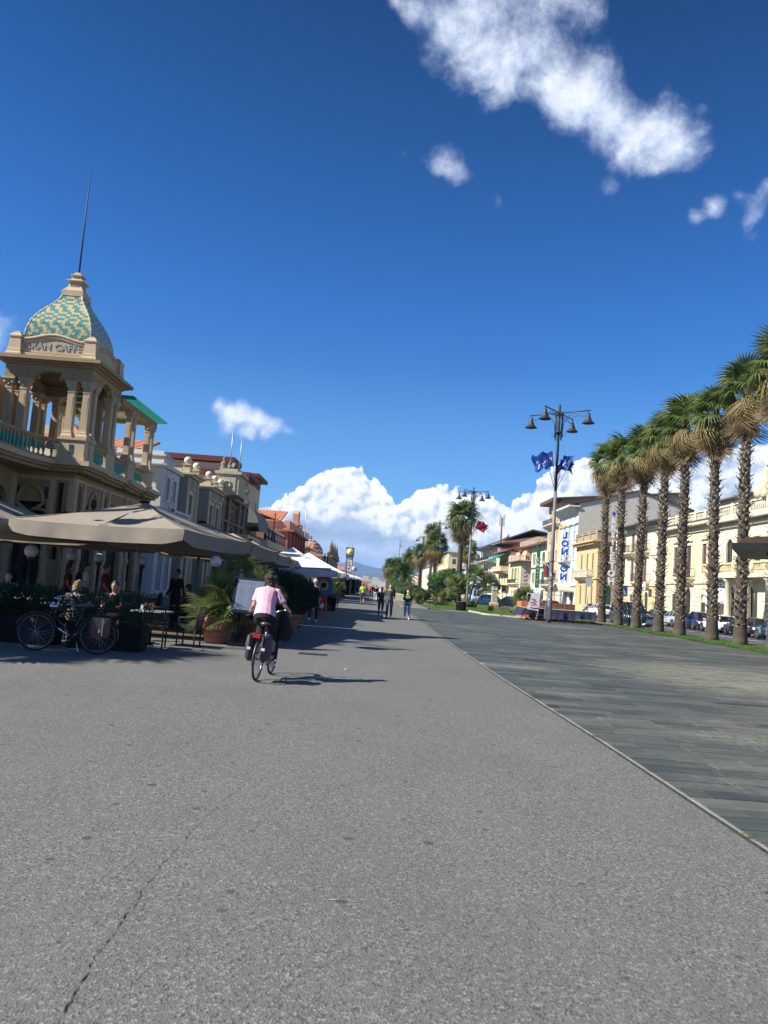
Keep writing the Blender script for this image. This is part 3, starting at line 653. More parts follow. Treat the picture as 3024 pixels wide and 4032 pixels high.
# trefoil arches: a raised moulding round the openings, with small square openings beside
def trefoil(fr_, c, zb, w_, h, name='arch_moulding', out=.1, th=.17):
    """three-lobed band"""
    pts = []; r = w_*.30
    for a in range(0, 7): t = pi - (pi*.72)*a/6; pts.append((c - w_/2 + r + r*cos(t) - 0, zb + h*.42 + r*sin(t)))
    for a in range(0, 9): t = pi*1.0 - (pi)*a/8; pts.append((c + w_*.27*cos(t), zb + h*.70 + h*.26*sin(t)))
    for a in range(0, 7): t = pi*.72 - (pi*.72)*a/6; pts.append((c + w_/2 - r + r*cos(t), zb + h*.42 + r*sin(t)))
    pts = [(c-w_/2, zb)] + pts + [(c+w_/2, zb)]
    b = MB(); b.tube([fr_(u, z, .03) for u, z in pts], th, 6, cap=True, sm=True, flat=.55); b.build(name, m_sand, cafe)
    return pts
trefoil(frS, 2.6, 2.6, 2.0, 2.7, th=.12); trefoil(frF, 1.9, 2.0, 2.25, 3.3, th=.15)
for u0, u1, z0, z1 in ((.95, 1.32, 4.55, 5.1), (2.45, 2.62, 4.55, 5.1)):
    b = MB(); b.fbox(frF, u0, u1, z0, z1, .004, .012); b.build('recess_panel', m_sh_dark, cafe)
b = MB(); b.add([frF(.1, 0, -.35), frF(2.65, 0, -.35), frF(2.65, 5.8, -.35), frF(.1, 5.8, -.35)], [(0, 1, 2, 3)]); b.build('dark_doorway', m_glass, cafe)
b = MB()   # raised frames and pilasters on the ground floor
for fr_, us in ((frF, (.08, .95)), (frS, (.15, 1.25, 3.75, 4.7, 7.5, 8.4, 10.1))):
    for u in us: b.fbox(fr_, u-.12, u+.12, 0, 5.6, .0, .09); b.fbox(fr_, u-.18, u+.18, 0, .9, .0, .13); b.fbox(fr_, u-.18, u+.18, 1.9, 2.15, .0, .14)
for u in (.4, 3.1, 5.9, 8.6, 10.8): b.fbox(frR, u-.2, u+.2, 0, 5.6, 0, .12); b.fbox(frR, u-.28, u+.28, 0, 1.1, 0, .18); b.fbox(frR, u-.28, u+.28, 2.2, 2.5, 0, .2)
b.fbox(frF, .0, 2.65, 5.45, 5.6, .0, .06); b.fbox(frS, .0, 10.4, 5.45, 5.6, .0, .06)
b.build('pilasters', m_sand2, cafe)
# upper floor back walls
b = MB(); frU = frame(W2(-18.4, 24, 6.3), (0, 1, 0), (1, 0, 0)); opU = [(2, 3.1, .0, 2.4), (5.2, 6.3, 0, 2.4), (8.2, 9.3, 0, 2.4), (13.2, 14.2, .6, 2.3)]
wall(b, frU, 0, 15.5, 0, 3.6, opU); b.build('upper_wall', m_sand, cafe)
for o in opU: window(cafe, frU, o, 'door', fm=m_sh_dark)
b = MB(); b.box(-19-OFF.x, -18.4-OFF.x, 24-OFF.y, 39.5-OFF.y, 9.9, 10.3); b.build('upper_cornice', m_sand2, cafe)

def pavilion(y0, full):
    """tower pavilion; y0 = front column line"""
    xs = (-13.72, -14.42, -16.62, -17.3); ys = (y0, y0+.68, y0+2.9, y0+3.55)
    for x in xs:
        for y in ys:
            if (x in xs[:1] or x in xs[-1:] or y in ys[:1] or y in ys[-1:]) and not (x in xs[1:3] and y in ys[1:3]): column(x, y, 7.36, 9.98, .33)
    pedestal(-14.68, -13.5, y0-.28, y0+.26, 6.3, 7.36); pedestal(-13.96, -13.5, y0+.36, y0+.95, 6.3, 7.36); pedestal(-13.96, -13.5, y0+2.6, y0+3.85, 6.3, 7.36); pedestal(-17.6, -16.3, y0-.28, y0+.26, 6.3, 7.36)
    if full:
        b = MB(); b.box(-14.19-OFF.x, -14.0-OFF.x, y0-.30-OFF.y, y0-.282-OFF.y, 6.62, 7.05); b.build('stained_glass', mat('stained_glass', (.22, .03, .07), .3, .8, 5, rgb2=(.03, .16, .13)), cafe)
    # frieze with scalloped arches on each side
    for qi, (px, py, u, n) in enumerate(((-13.5, y0-.22, (0, 1, 0), (1, 0, 0)), (-13.5, y0-.22, (-1, 0, 0), (0, -1, 0)), (-17.52, y0-.22, (0, 1, 0), (-1, 0, 0)), (-13.5, y0+3.8, (-1, 0, 0), (0, 1, 0)))):
        fr = frame(W2(px, py, 0), u, n); L = 4.02; cut = .343 if qi % 2 else 0; a, e = 1.18, L-1.18; c = L/2
        low = [(0, 9.98), (a, 9.98)]
        for i in range(7): t = pi/2*i/6; low.append((a+.30*sin(t), 9.98-.16+.16*0+.42*(1-cos(t))+.16))
        for i in range(9): t = pi*i/8; low.append((c-.46*cos(t), 10.36-.06+.10*sin(t)))
        for i in range(7): t = pi/2*(1-i/6); low.append((e-.30*sin(t), 9.98+.42*(1-cos(t))))
        low += [(e, 9.98), (L, 9.98)]
        b = MB()
        for (u0, z0), (u1, z1) in zip(low, low[1:]):
            u0 = max(u0, cut); u1 = min(u1, L-cut)
            if u1-u0 < 1e-4: continue
            b.hexa([fr(u0, z0, 0), fr(u1, z1, 0), fr(u1, z1, -.34), fr(u0, z0, -.34), fr(u0, 10.62, 0), fr(u1, 10.62, 0), fr(u1, 10.62, -.34), fr(u0, 10.62, -.34)])
        for u_ in (.25, 1.0, L-1.0, L-.25): b.lathe([(.07, -.01), (.07, .03)], (0, 0, 0), 8) if False else b.fbox(fr, u_-.07, u_+.07, 10.22, 10.36, -.0, .03)
        for u_ in (c-.52, c+.52): b.ell(fr(u_, 10.10, -.17), (.09, .09, .13), 7, 5)
        b.build('scalloped_frieze', m_sand, cafe)
    b = MB(); x0, x1, ya, yb = -17.52-OFF.x, -13.5-OFF.x, y0-.22-OFF.y, y0+3.8-OFF.y
    b.box(x0+.1, x1-.1, ya+.1, yb-.1, 10.5, 10.58); b.build('ceiling', mat('dark_ceiling', (.12, .075, .045), .8, .2, 3), cafe)
    b = MB()
    for g, z0, z1 in ((.10, 10.62, 10.72), (.26, 10.72, 10.8), (.44, 10.80, 10.96)): b.box(x0-g, x1+g, ya-g, yb+g, z0, z1)
    b.build('cornice', m_sand, cafe)
    b = MB(); b.box(x0+.05, x1-.05, ya+.05, yb-.05, 10.96, 11.2); b.box(x0+.18, x1-.18, ya+.18, yb-.18, 11.2, 11.95); b.build('parapet', m_sand2, cafe)
    # wavy parapet caps
    for (px, py, u, n) in ((x1-.1, ya+.1, (0, 1, 0), (1, 0, 0)), (x1-.1, ya+.1, (-1, 0, 0), (0, -1, 0)), (x0+.1, ya+.1, (0, 1, 0), (-1, 0, 0)), (x1-.1, yb-.1, (-1, 0, 0), (0, 1, 0))):
        fr = frame((px, py, 0), u, n); L = 3.82
        pts = [(u_, 11.93+.13*cos((u_-L/2)/(L/2-.5)*pi)) for u_ in [0.4+(L-.8)*i/16 for i in range(17)]]
        b = MB(); b.tube([fr(u_, z+.05, -.03) for u_, z in pts], .075, 6); b.tube([fr(u_, z-.07, -.05) for u_, z in pts], .055, 6)
        for (u0, z0), (u1, z1) in zip(pts, pts[1:]): b.hexa([fr(u0, 11.25, -.06), fr(u1, 11.25, -.06), fr(u1, 11.25, -.2), fr(u0, 11.25, -.2), fr(u0, z0, -.06), fr(u1, z1, -.06), fr(u1, z1, -.2), fr(u0, z0, -.2)])
        b.build('parapet_cap', m_sand2, cafe)
    for sx in (x0+.28, x1-.28):
        for sy in (ya+.28, yb-.28):
            b = MB(); b.lathe([(.36, 10.962), (.36, 11.12), (.31, 11.2), (.31, 11.3), (.29, 11.34), (.25, 11.85), (.29, 11.9), (.29, 11.97), (.16, 12.1), (.16, 12.14), (.05, 12.2)], (sx, sy, 0), sq=True); b.build('corner_pier', m_sand2, cafe)
    # dome
    cx, cy = (x0+x1)/2, (ya+yb)/2
    prof = [(1.50, 11.85), (1.54, 12.05), (1.50, 12.32), (1.40, 12.62), (1.21, 12.92), (.97, 13.20), (.74, 13.43), (.56, 13.64), (.46, 13.86)]
    prof = [(r_, 11.85+(z_-11.85)*1.36) for r_, z_ in prof]
    b = MB(); b.lathe(prof, (cx, cy, 0), sq=True); b.build('dome_shell', m_teal_t, cafe)
    def pr(t):   # t along arc 0..1
        return None
    seg = []; acc = 0
    for (r0, z0), (r1, z1) in zip(prof, prof[1:]): d = sqrt((r1-r0)**2+(z1-z0)**2); seg.append((acc, d, r0, z0, r1, z1)); acc += d
    def at(s):
        for a, d, r0, z0, r1, z1 in seg:
            if s <= a+d+1e-6: t = (s-a)/d; return r0+(r1-r0)*t, z0+(z1-z0)*t, (r1-r0)/d, (z1-z0)/d
        return r1, z1, (r1-r0)/d, (z1-z0)/d
    for sgx, sgy in ((1, 1), (1, -1), (-1, 1), (-1, -1)):
        b = MB(); b.tube([(cx+sgx*r, cy+sgy*r, z) for r, z in prof], .055, 6); b.build('ridge', m_sand2, cafe)
    if full:
        tu = MB(); pts = [(-.5, .30), (.5, .30), (.5, -.25), (.36, -.48), (.13, -.6), (-.13, -.6), (-.36, -.48), (-.5, -.25)]
        tu.add([(x, y, .06) for x, y in pts] + [(x*.97, y*.97, -.02) for x, y in pts], [tuple(range(8))[::-1]] + [(i, (i+1) % 8, 8+(i+1) % 8, 8+i) for i in range(8)])
        mes = [tu.mesh('roof_tile', m_teal_t), tu.mesh('roof_tile', m_yel_t)]; lft = [MB(), MB()]; cnt = 0
        rows = 20; ds = (acc-.12)/rows
        for face, (u, n) in enumerate((((1, 0, 0), (0, -1, 0)), ((0, 1, 0), (1, 0, 0)), ((1, 0, 0), (0, 1, 0)), ((0, 1, 0), (-1, 0, 0)))):
            u = V(u); n = V(n)
            for r in range(rows):
                s = .10+ds*r; hw, z, dr, dz = at(s); k = max(3, round(2*hw/.195)); wd = 2*hw/k
                for i in range(k):
                    x = -hw+wd*(i+.5+(.25 if r % 2 else -.25))
                    if abs(x) > hw-wd*.2: continue
                    tri = abs((r+1) % 8-4); ci = 0 if ((2*i+(r % 2)+tri*2) % 6) < 3 else 1
                    down = (n*-dr + V((0, 0, -dz))).normalized(); nn = (n*dz + V((0, 0, -dr))).normalized()
                    yax = -down; pos = V((cx, cy, 0)) + n*(hw+.02) + u*x + V((0, 0, z)); tilt = nn + down*.16; tilt.normalize(); yax = tilt.cross(u).normalized()
                    if yax.dot(down) > 0: yax = -yax
                    M = Matrix((u*wd*.98, yax*ds*1.25, tilt*.35)).transposed().to_4x4(); M.translation = pos
                    if face < 2 and cnt < 300:
                        o = link(mes[ci], 'roof_tile', cafe); o.matrix_local = M; cnt += 1
                    elif True:
                        mb = lft[ci]; k0 = len(mb.v); mb.add([M @ V(p) for p in tu.v], tu.f)
        for q, mb in enumerate(lft): mb.build('roof_tile', (m_teal_t, m_yel_t)[q], cafe, kind='stuff')
    n_fin = 0
    b = MB(); b.lathe([(.52, 13.8), (.52, 14.08), (.46, 14.12), (.34, 14.3), (.28, 14.52), (.30, 14.55), (.42, 14.60), (.42, 14.64), (.26, 14.72), (.2, 14.84), (.2, 14.88), (.30, 14.92), (.30, 14.95), (.16, 15.02), (.14, 15.12)], (cx, cy, .74), sq=True)
    for i in range(5):
        for (u, n) in (((1, 0), (0, -1)), ((0, 1), (1, 0))): q = (i-2)*.09; b.obox((cx+u[0]*q+n[0]*.33, cy+u[1]*q+n[1]*.33, 15.12), .018 if u[0] else .02, .018 if u[1] else .02, .09)
    b.build('finial', m_sand2, cafe)
    b = MB(); b.tube([(cx, cy, 15.8), (cx, cy, 18.4), (cx, cy, 21.3)], [.045, .035, .018], 6); b.build('mast', m_iron, cafe)
    return cx, cy, ya
cx, cy, ya = pavilion(35.0, True)
m_print = mat('faded_blue_letters', (.30, .32, .30), .9, .3, 6)
text("GRAN CAFFE'", .44, cafe, 'lettering', m_print, face_matrix((cx+.02, ya+.10-.012+.05, 11.55), (1, 0, 0)), .006, .012, spacing=1.05)
pavilion(20.3, False)
balustrade(BALC, 6.3, .27)
balustrade([(-13.62, 36.0), (-13.62, 37.5)], 6.3, .2); balustrade([(-13.62, 38.95), (-13.62, 40.55)], 6.3, .2); balustrade([(-13.62, 41.75), (-13.62, 43.9)], 6.3, .22)
for yy in (30.9, 27.9): pedestal(-15.85, -15.6, yy-.12, yy+.12, 6.3, 7.25)
# pergola terrace
for yy in (40.8, 41.45, 44.2, 44.85):
    column(-13.62, yy, 7.36, 10.02, .3)
    column(-17.4, yy, 6.3, 10.02, .3)
pedestal(-13.9, -13.36, 40.6, 41.65, 6.3, 7.36); pedestal(-13.9, -13.36, 44.0, 45.1, 6.3, 7.36)
b = MB()
for x in (-13.62, -17.4): b.box(x-.16-OFF.x, x+.16-OFF.x, 39.0-OFF.y, 45.3-OFF.y, 10.02, 10.34)
for yy in (39.5, 41.1, 42.8, 44.6): b.box(-17.2-OFF.x, -13.8-OFF.x, yy-.12-OFF.y, yy+.12-OFF.y, 10.04, 10.3)
b.build('pergola_beams', m_sand, cafe)
sl = MB(); sl.prism([(0, 0), (5.1, 0), (5.1, .10), (4.95, .2), (.15, .2), (0, .10)], frame((0, 0, 0), (1, 0, 0), (0, -1, 0)), -.05, .05); me_s = sl.mesh('pergola_slat', m_teal)
for i in range(13): link(me_s, 'pergola_slat', cafe, W2(-18.0, 39.35+i*.5, 10.34))
# ---------------------------------------------------------------- buildings on the left, beyond the cafe
m_whitew = stucco('white_stucco', (.56, .57, .56), (.7, .7, .72), .25); m_greyb = stucco('grey_beige_stucco', (.33, .295, .25), (.6, .58, .55), .4)
m_cream = stucco('cream_stucco', (.58, .49, .33), (.7, .65, .55), .3); m_ornate = stucco('weathered_grey_stone', (.23, .195, .145), (.4, .4, .4), .7)
m_redtrim = mat('dark_red_trim', (.13, .025, .022), .7, .2, 4); m_salmon = stucco('salmon_stucco', (.58, .30, .22), (.75, .6, .55), .3); m_salmond = stucco('brick_red_stucco', (.34, .13, .09), (.6, .5, .5), .35)
m_olive = stucco('olive_yellow_stucco', (.42, .36, .20), (.6, .55, .5), .35); m_globe = mat('opal_globe', (.50, .51, .56), .25, .03, 2, spec=.6)
G0 = {'kind': 'glass', 'surround': m_whitew}
# 1 white house
ops = [(.8, 1.6, 6.0, 7.4, False, {'surround': m_whitew}), (2.4, 3.2, 6.0, 7.4, False, {'surround': m_whitew}), (.7, 1.7, .4, 3.2, False, {'surround': m_whitew}), (2.4, 3.3, .4, 3.2, False, {'surround': m_whitew})]
t, fr, fs = house('white_house', 'narrow white house with stepped parapet and white balustrade balcony next to the grand cafe', -13.2, 46.6, 50.6, -1, 8.1, 9, m_whitew, ops, [(1.2, 2.0, 6.2, 7.5, False, {'surround': m_whitew})])
band(t, fr, fs, 4.0, 9, 7.9, .22, .25, m_whitew)
b = MB(); b.fbox(fr, 0, 2.2, 8.12, 8.6, -3.5, 0); b.fbox(fr, .2, 1.6, 8.6, 8.95, -3, -.1); b.fbox(fr, -.08, 2.28, 8.6, 8.7, -3.55, .1)
for z in (5.0, 5.6, 6.4, 7.0): b.fbox(fr, 1.85, 2.25, z, z+.4, 0, .06)
b.build('parapet', m_whitew, t)
b = MB(); f2 = frame((0, 0, 8.12), (-1, 0, 0), (0, -1, 0)); b.fbox(f2, 0, 3.5, 0, .1, -.1, .1); b.build('ledge', m_whitew, t)
tile_roof(t, frame((0, 0, 0), (-1, 0, 0), (0, -1, 0)), 1.5, 9, -.5, -4, 9.0, 10.1)
balcony(t, fr, -.6, 3.6, 4.35, 1.0, m_whitew, m_whitew, 'stone', 1.0)
# 2 grey beige house with two projecting bays and globes on its parapet
t, fr, fs = house('grey_bay_house', 'grey beige house with two projecting bays, red tile roof and globe lamps on the parapet', -14.6, 50.8, 67.2, -1, 8.6, 12, m_greyb, [(4.6, 6.8, .4, 4.2), (12.5, 14, .4, 4.2)], [])
for k, (a, c) in enumerate(((1.5, 4.6), (8.3, 13.4))):
    b = MB(); f = frame((1.55, a, 0), (0, 1, 0), (1, 0, 0)); L = c-a; op = [(.55, 1.45, 4.7, 7.0), (.55, 1.45, .5, 3.4)] + ([(2.9, 3.9, 4.7, 7.0), (2.9, 3.9, .5, 3.4)] if k else [])
    wall(b, f, 0, L, 0, 8.25, op); g = frame((1.55, a, 0), (-1, 0, 0), (0, -1, 0)); wall(b, g, 0, 1.56, 0, 8.25, []); b.fbox(f, 0, L, 8.25, 8.3, -1.56, 0)
    b.add([f(L, 0), f(L, 8.25), f(L, 8.25, -1.56), f(L, 0, -1.56)], [(0, 1, 2, 3)]); b.build('bay', m_greyb, t)
    for o in op: window(t, f, o, 'glass', surround=m_cream, cap=1 if o[2] > 4 else 0, depth=.25)
    b = MB(); b.fbox(f, -.3, L+.3, 8.3, 8.42, -1.5, .45); b.fbox(f, -.15, L+.15, 8.15, 8.3, -.02, .25); b.fbox(g, -.25, 1.5, 8.15, 8.3, -.02, .22); b.build('cornice', m_cream, t)
    b = MB()
    for u in ((.0, L-.5) if not k else (.0, 2.3, L-.5)): b.fbox(f, u, u+.5, 8.42, 8.95, -.45, .05); b.fbox(f, u-.06, u+.56, 8.95, 9.03, -.5, .1)
    b.fbox(f, .5, L-.5, 8.42, 8.7, -.3, -.1); b.fbox(g, .5, 1.5, 8.42, 8.75, -.3, -.05); b.build('parapet', m_cream, t)
    for u in ((.25, L-.25) if not k else (.25, 2.55, L-.25)):
        b = MB(); b.ell(f(u, 9.30, -.2), .27, 14, 10); b.build('globe', mat('stone_globe', (.62, .58, .45), .5, .12, 3), t)
    for u in (.12, L-.12, .12+L*.5): b = MB(); b.fbox(f, u-.12, u+.12, 0, 8.15, 0, .08); b.build('pilaster', m_cream, t)
b = MB(); b.fbox(fs, .3, 12, 8.4, 8.8, -.2, .2); b.fbox(fs, .3, 5, 8.8, 9.1, -.4, .1); b.fbox(fr, 0, 16.4, 8.6, 8.9, -.3, .12); b.build('cornice', m_cream, t)
b = MB(); b.fbox(fr, -1.2, .2, 9.15-3.1, 9.25-3.1, -2.4, -.9); b.obox(V((.4, -1.3, 6.6)), .75, .06, .1); b.build('ledge_lamp', m_whitew, t)
tile_roof(t, frame((-3.2, 0, 0), (0, 1, 0), (1, 0, 0)), -.2, 16.2, 1.3, -3.0, 9.35, 11.0)
b = MB(); b.box(-11, -2.8, 0, 16, 8.6, 9.5); b.box(-9, -5.4, .5, 4, 9.5, 10.8); b.build('attic', m_cream, t)
b = MB(); b.tube([(-2.0, 4.4, 9.0), (-2.0, 4.4, 9.2), (-2.0, 4.4, 10.0), (-2.0, 4.4, 10.5)], [.16, .26, .14, .03], 8)
tag(b.build('folded_parasol', mat('navy_cloth', (.02, .035, .16), .9, .2, 6), None, (-14.6, 52.6, -.25)), 'folded dark blue parasol standing on the roof terrace in front of the red tiles', 'parasol')
# tall block with dark red cornice behind it
t, fr, fs = house('red_trimmed_block', 'plain cream block with a thick dark red roof edge rising behind the tiled roof', -15.7, 80.2, 84, -1, 13.3, 7, m_cream, [], [])
b = MB(); b.fbox(fr, -.6, 4, 13.4, 13.95, -7.3, .4); b.build('roof_edge', m_redtrim, t)
# 3 weathered ornate gate front with columns and urns
X0 = -14.0
t, fr, fs = house('ornate_stone_front', 'dark weathered ornate stone front with arch, urn finials and carved medallions', X0, 67.4, 79.5, -1, 9.4, 9, m_ornate, [(4.4, 7.4, .2, 6.2, True), (1.4, 2.2, 3, 6), (9.6, 10.4, 3, 6)], [])
b = MB()
for u in (.5, 3.2, 8.6, 11.4):
    b.fbox(fr, u-.4, u+.4, 0, 10.2, 0, .45); b.fbox(fr, u-.55, u+.55, 9.0, 9.4, 0, .7); b.fbox(fr, u-.5, u+.5, 10.2, 10.5, -.3, .6)
    b.lathe([(.3, 10.5), (.34, 10.7), (.2, 10.85), (.36, 11.0), (.38, 11.15), (.22, 11.3), (.34, 11.42), (.34, 11.55), (.12, 11.7), (.12, 11.85), (.2, 11.95), (.02, 12.15)], fr(u, 0, .1), 10)
b.build('pilaster', m_ornate, t)
b = MB(); b.prism([(3.0, 9.4), (8.8, 9.4), (8.4, 10.6), (7.4, 11.7), (6.6, 12.3), (5.2, 12.3), (4.4, 11.7), (3.4, 10.6)], fr, -.4, .2); b.tube([fr(5.9+2.4*cos(pi*i/12), 9.6+2.3*sin(pi*i/12), .25) for i in range(13)], .2, 6); b.build('pediment', m_ornate, t)
b = MB(); b.fbox(fr, -.3, 12.3, 8.7, 9.0, -.02, .55); b.fbox(fr, -.2, 12.2, 6.4, 6.6, -.02, .5); b.tube([fr(5.9+1.7*cos(pi*i/12), 4.6+1.75*sin(pi*i/12), .1) for i in range(13)], .22, 6)
for u in (1.1, 1.9, 2.5, 4.3, 5.2, 6.0, 6.9, 7.6, 9.3, 10.0, 10.7):
    b.tube([fr(u+.26*cos(a*pi/4), 7.2+.4*sin(a*pi/4), .1) for a in range(9)], .07, 5); b.ell(fr(u, 8.2, .1), (.2, .2, .22), 6, 5)
b.build('carving', m_ornate, t)
b = MB(); b.box(.3, 2.2, -3.2, .4, 8.4, 10.1); b.box(.15, 2.4, -3.35, .5, 10.1, 10.35); b.box(.5, 2.0, -3.0, .2, 10.35, 10.6)
for yy in (-2.9, -1.6): b.tube([(.9+.28*cos(a*pi/4), yy-.35+.0, 9.3+.3*sin(a*pi/4)) for a in range(9)], .08, 5)
b.tube([(1.25+.3*cos(a*pi/5), -3.24, 9.25+.3*sin(a*pi/5)) for a in range(11)], .09, 5); b.fbox(frame((.3, -3.2, 0), (1, 0, 0), (0, -1, 0)), .25, 1.65, 8.65, 9.85, 0, .05); b.build('carved_block', mat('pale_carved_stone', (.44, .39, .28), .9, .2, 5, .3), t)
for k, (y, h) in enumerate(((71.6, 15.3), (76.4, 15.6))):
    b = MB(); b.tube([(0, 0, 0), (0, 0, h-11.6)], [.06, .04], 6); tag(b.build('roof_mast', m_steel, None, (X0-.1+.0, y, 11.6)), ('taller thin white' if k else 'shorter thin white') + (' mast over the ornate front, the right one of two' if k else ' mast over the ornate front, the left one of two'), 'mast', 'masts over the ornate front')
# 4 modern white block with red slab roof and round awning
t, fr, fs = house('white_modern_block', 'pale modern block with overhanging dark red roof slabs and a grey rounded awning', -14.4, 80, 93, -1, 12.0, 12, m_cream, [(2, 3, 8.6, 10.4, False, {}), (10, 11, 8.6, 10.4, False, {})], [])
b = MB(); b.fbox(fr, -.6, 6.5, 12.0, 12.45, -12, .9); b.build('roof_slab', m_redtrim, t); b = MB(); b.fbox(fr, 6.5, 13, 12.0, 12.9, -12, 0); b.fbox(fr, 6.2, 13.3, 12.9, 13.3, -12, .8); b.build('roof_slab', m_redtrim, t)
b = MB()
for i in range(9):
    a0, a1 = pi/2*i/8, pi/2*(i+1)/8
    if i < 8: b.add([fr(.3, 6.9+2.3*cos(a0), 2.1*sin(a0)), fr(8.6, 6.9+2.3*cos(a0), 2.1*sin(a0)), fr(8.6, 6.9+2.3*cos(a1), 2.1*sin(a1)), fr(.3, 6.9+2.3*cos(a1), 2.1*sin(a1))], [(0, 1, 2, 3)])
for u in (.3, 8.6): b.add([fr(u, 6.9, 0)] + [fr(u, 6.9+2.3*cos(pi/2*i/8), 2.1*sin(pi/2*i/8)) for i in range(9)], [tuple(range(10))])
b.add([fr(.3, 6.9, 2.1), fr(8.6, 6.9, 2.1), fr(8.6, 6.55, 2.15), fr(.3, 6.55, 2.15)], [(0, 1, 2, 3)]); b.build('awning', mat('grey_awning', (.20, .195, .17), .9, .12, 3), t)
b = MB(); b.fbox(fr, -2.4, 9.0, 4.5, 5.9, 0, 1.55); b.build('terrace_parapet', m_cream, t); b = MB(); b.fbox(fr, -2.5, 9.1, 4.2, 4.5, 0, 1.75); b.fbox(fr, -2.5, 9.1, 5.9, 6.05, 1.4, 1.65); b.build('terrace_trim', m_redtrim, t)
# 5 low cream front with a terrace behind red railings
t, fr, fs = house('low_terrace_house', 'low cream house with roof terrace screened by pale panels between dark red rails', -12.9, 87, 110, -1, 5.4, 10, m_cream, [(2+i*3.6, 4.4+i*3.6, .3, 3.2, False, {}) for i in range(6)], [])
b = MB(); b.fbox(fr, -.3, 23, 4.9, 5.15, -.3, .9); b.build('trim', m_redtrim, t); b = MB(); b.fbox(fr, -.3, 23, 5.15, 5.95, -.1, .8); b.build('parapet', m_cream, t)
b = MB()
for i in range(8): u = .5+i*2.7; b.fbox(fr, u-.22, u+.22, 5.95, 7.35, .25, .5)
for z in (6.3, 7.2): b.tube([fr(-.2, z, .6), fr(20, z, .6)], .07, 6)
b.build('railing', m_redtrim, t)
for i in range(7):
    u = .9+i*2.7; b = MB(); b.fbox(fr, u, u+1.9, 5.95, 7.5, .3, .36)
    for j in range(4): b.fbox(fr, u+.05+j*.47, u+.40+j*.47, 7.5, 7.62, .3, .36)
    b.build('screen_panel', mat('pale_blue_panel', (.42, .47, .52), .8, .2, 3), t)
b = MB(); b.tube([fr(6.5, 5.9, .5), fr(6.5, 7.4, .5), fr(4.0, 7.9, .8), fr(3.0, 9.3, 1.0)], .06, 6); b.build('downpipe', m_iron, t)
# 6 salmon palazzo with corner pier
t, fr, fs = house('salmon_palazzo', 'salmon and brick red palazzo with hipped tile roof and tall corner pier', -12.7, 112, 136, -1, 8.8, 16, m_salmond, [(3+i*4.5, 4.6+i*4.5, 4.6, 7.4, True, {'kind': 'shut', 'sh': m_sh_dark}) for i in range(5)] + [(3+i*4.5, 4.6+i*4.5, .4, 3.4, False, {}) for i in range(5)], [(4, 4.8, 4.6, 5.6, False, {'surround': m_salmon})], sm=m_salmon)
b = MB()
for z in [1+i*.62 for i in range(12)]: b.fbox(fs, 1.2, 3.0, z, z+.52, 0, .14)
b.fbox(fs, .0, 1.1, 0, 8.6, 0, .25)
for i in range(6): b.fbox(fr, .2+i*4.5, 1.4+i*4.5, 0, 8.6, 0, .4)
b.build('quoins', m_salmond, t)
b = MB(); b.fbox(fr, -.9, 24, 8.6, 8.9, -.1, .9); b.fbox(fs, -.6, 16, 8.6, 8.85, -.1, .7); b.build('cornice', m_salmond, t)
b = MB(); b.fbox(fr, -.1, 24, 8.9, 10.2, -.8, .1); b.fbox(fs, 0, 16, 8.9, 9.9, -.6, 0)
b.fbox(fr, 9.0, 12.6, 10.2, 10.6, -1.0, .45); b.fbox(fr, 9.6, 11.9, 10.6, 12.1, -.6, .3); b.prism([(9.6, 12.1), (11.9, 12.1), (11.6, 12.5), (10.8, 12.7), (9.9, 12.5)], fr, -.6, .3); b.fbox(fr, 15, 17.5, 10.2, 10.8, -1, .3); b.build('attic', m_salmon, t)
tile_roof(t, frame((0, 0, 0), (-1, 0, 0), (0, -1, 0)), 1.2, 16, .4, -8, 10.0, 12.2); tile_roof(t, frame((-1.0, 0, 0), (0, 1, 0), (1, 0, 0)), 0, 22, 0, -7, 10.0, 12.2)
b = MB(); b.tube([(0, 0, 0), (0, 0, 5)], .05, 5); tag(b.build('roof_mast', m_steel, None, (-12.2, 131, 9)), 'hair thin pole beside the salmon corner pier', 'mast')
# 7 olive house with two urns
t, fr, fs = house('olive_house', 'small olive yellow house topped by two pale stone urns', -12.3, 137, 148, -1, 7.6, 10, m_olive, [(3, 4.2, 3.2, 6, True, {}), (7, 8.2, 3.2, 6, True, {})], [(1, 2, 3.5, 5.5, True, {})])
band(t, fr, fs, 11, 10, 7.4, .4, .5, m_olive)
for k, u in enumerate((.8, 5.5)):
    b = MB(); b.fbox(fr, u-.6, u+.6, 7.8, 8.6, -1, .1); b.lathe([(.18, 8.6), (.16, 8.8), (.42, 9.3), (.5, 9.9), (.3, 10.3), (.34, 10.4), (.1, 10.7), (.02, 10.95)], fr(u, 0, -.4), 10); b.build('urn', m_whitew, t)
# 8 white house with tile roof
t, fr, fs = house('small_tiled_house', 'small cream house with a plain orange tile roof beyond the urns', -12.6, 150, 182, -1, 6.6, 12, m_cream, [(2+i*4, 3.2+i*4, 3.4, 5.6, False, {}) for i in range(7)], [(3, 4, 4, 5.8, False, {}), (7, 8, 4, 5.8, False, {})])
band(t, fr, fs, 32, 12, 6.4, .3, .4, m_cream); tile_roof(t, frame((0, 0, 0), (-1, 0, 0), (0, -1, 0)), -.4, 12, .5, -6, 7.0, 9.4); balcony(t, fr, 1, 12, 3.3, 1.2, m_cream, m_iron, 'iron')
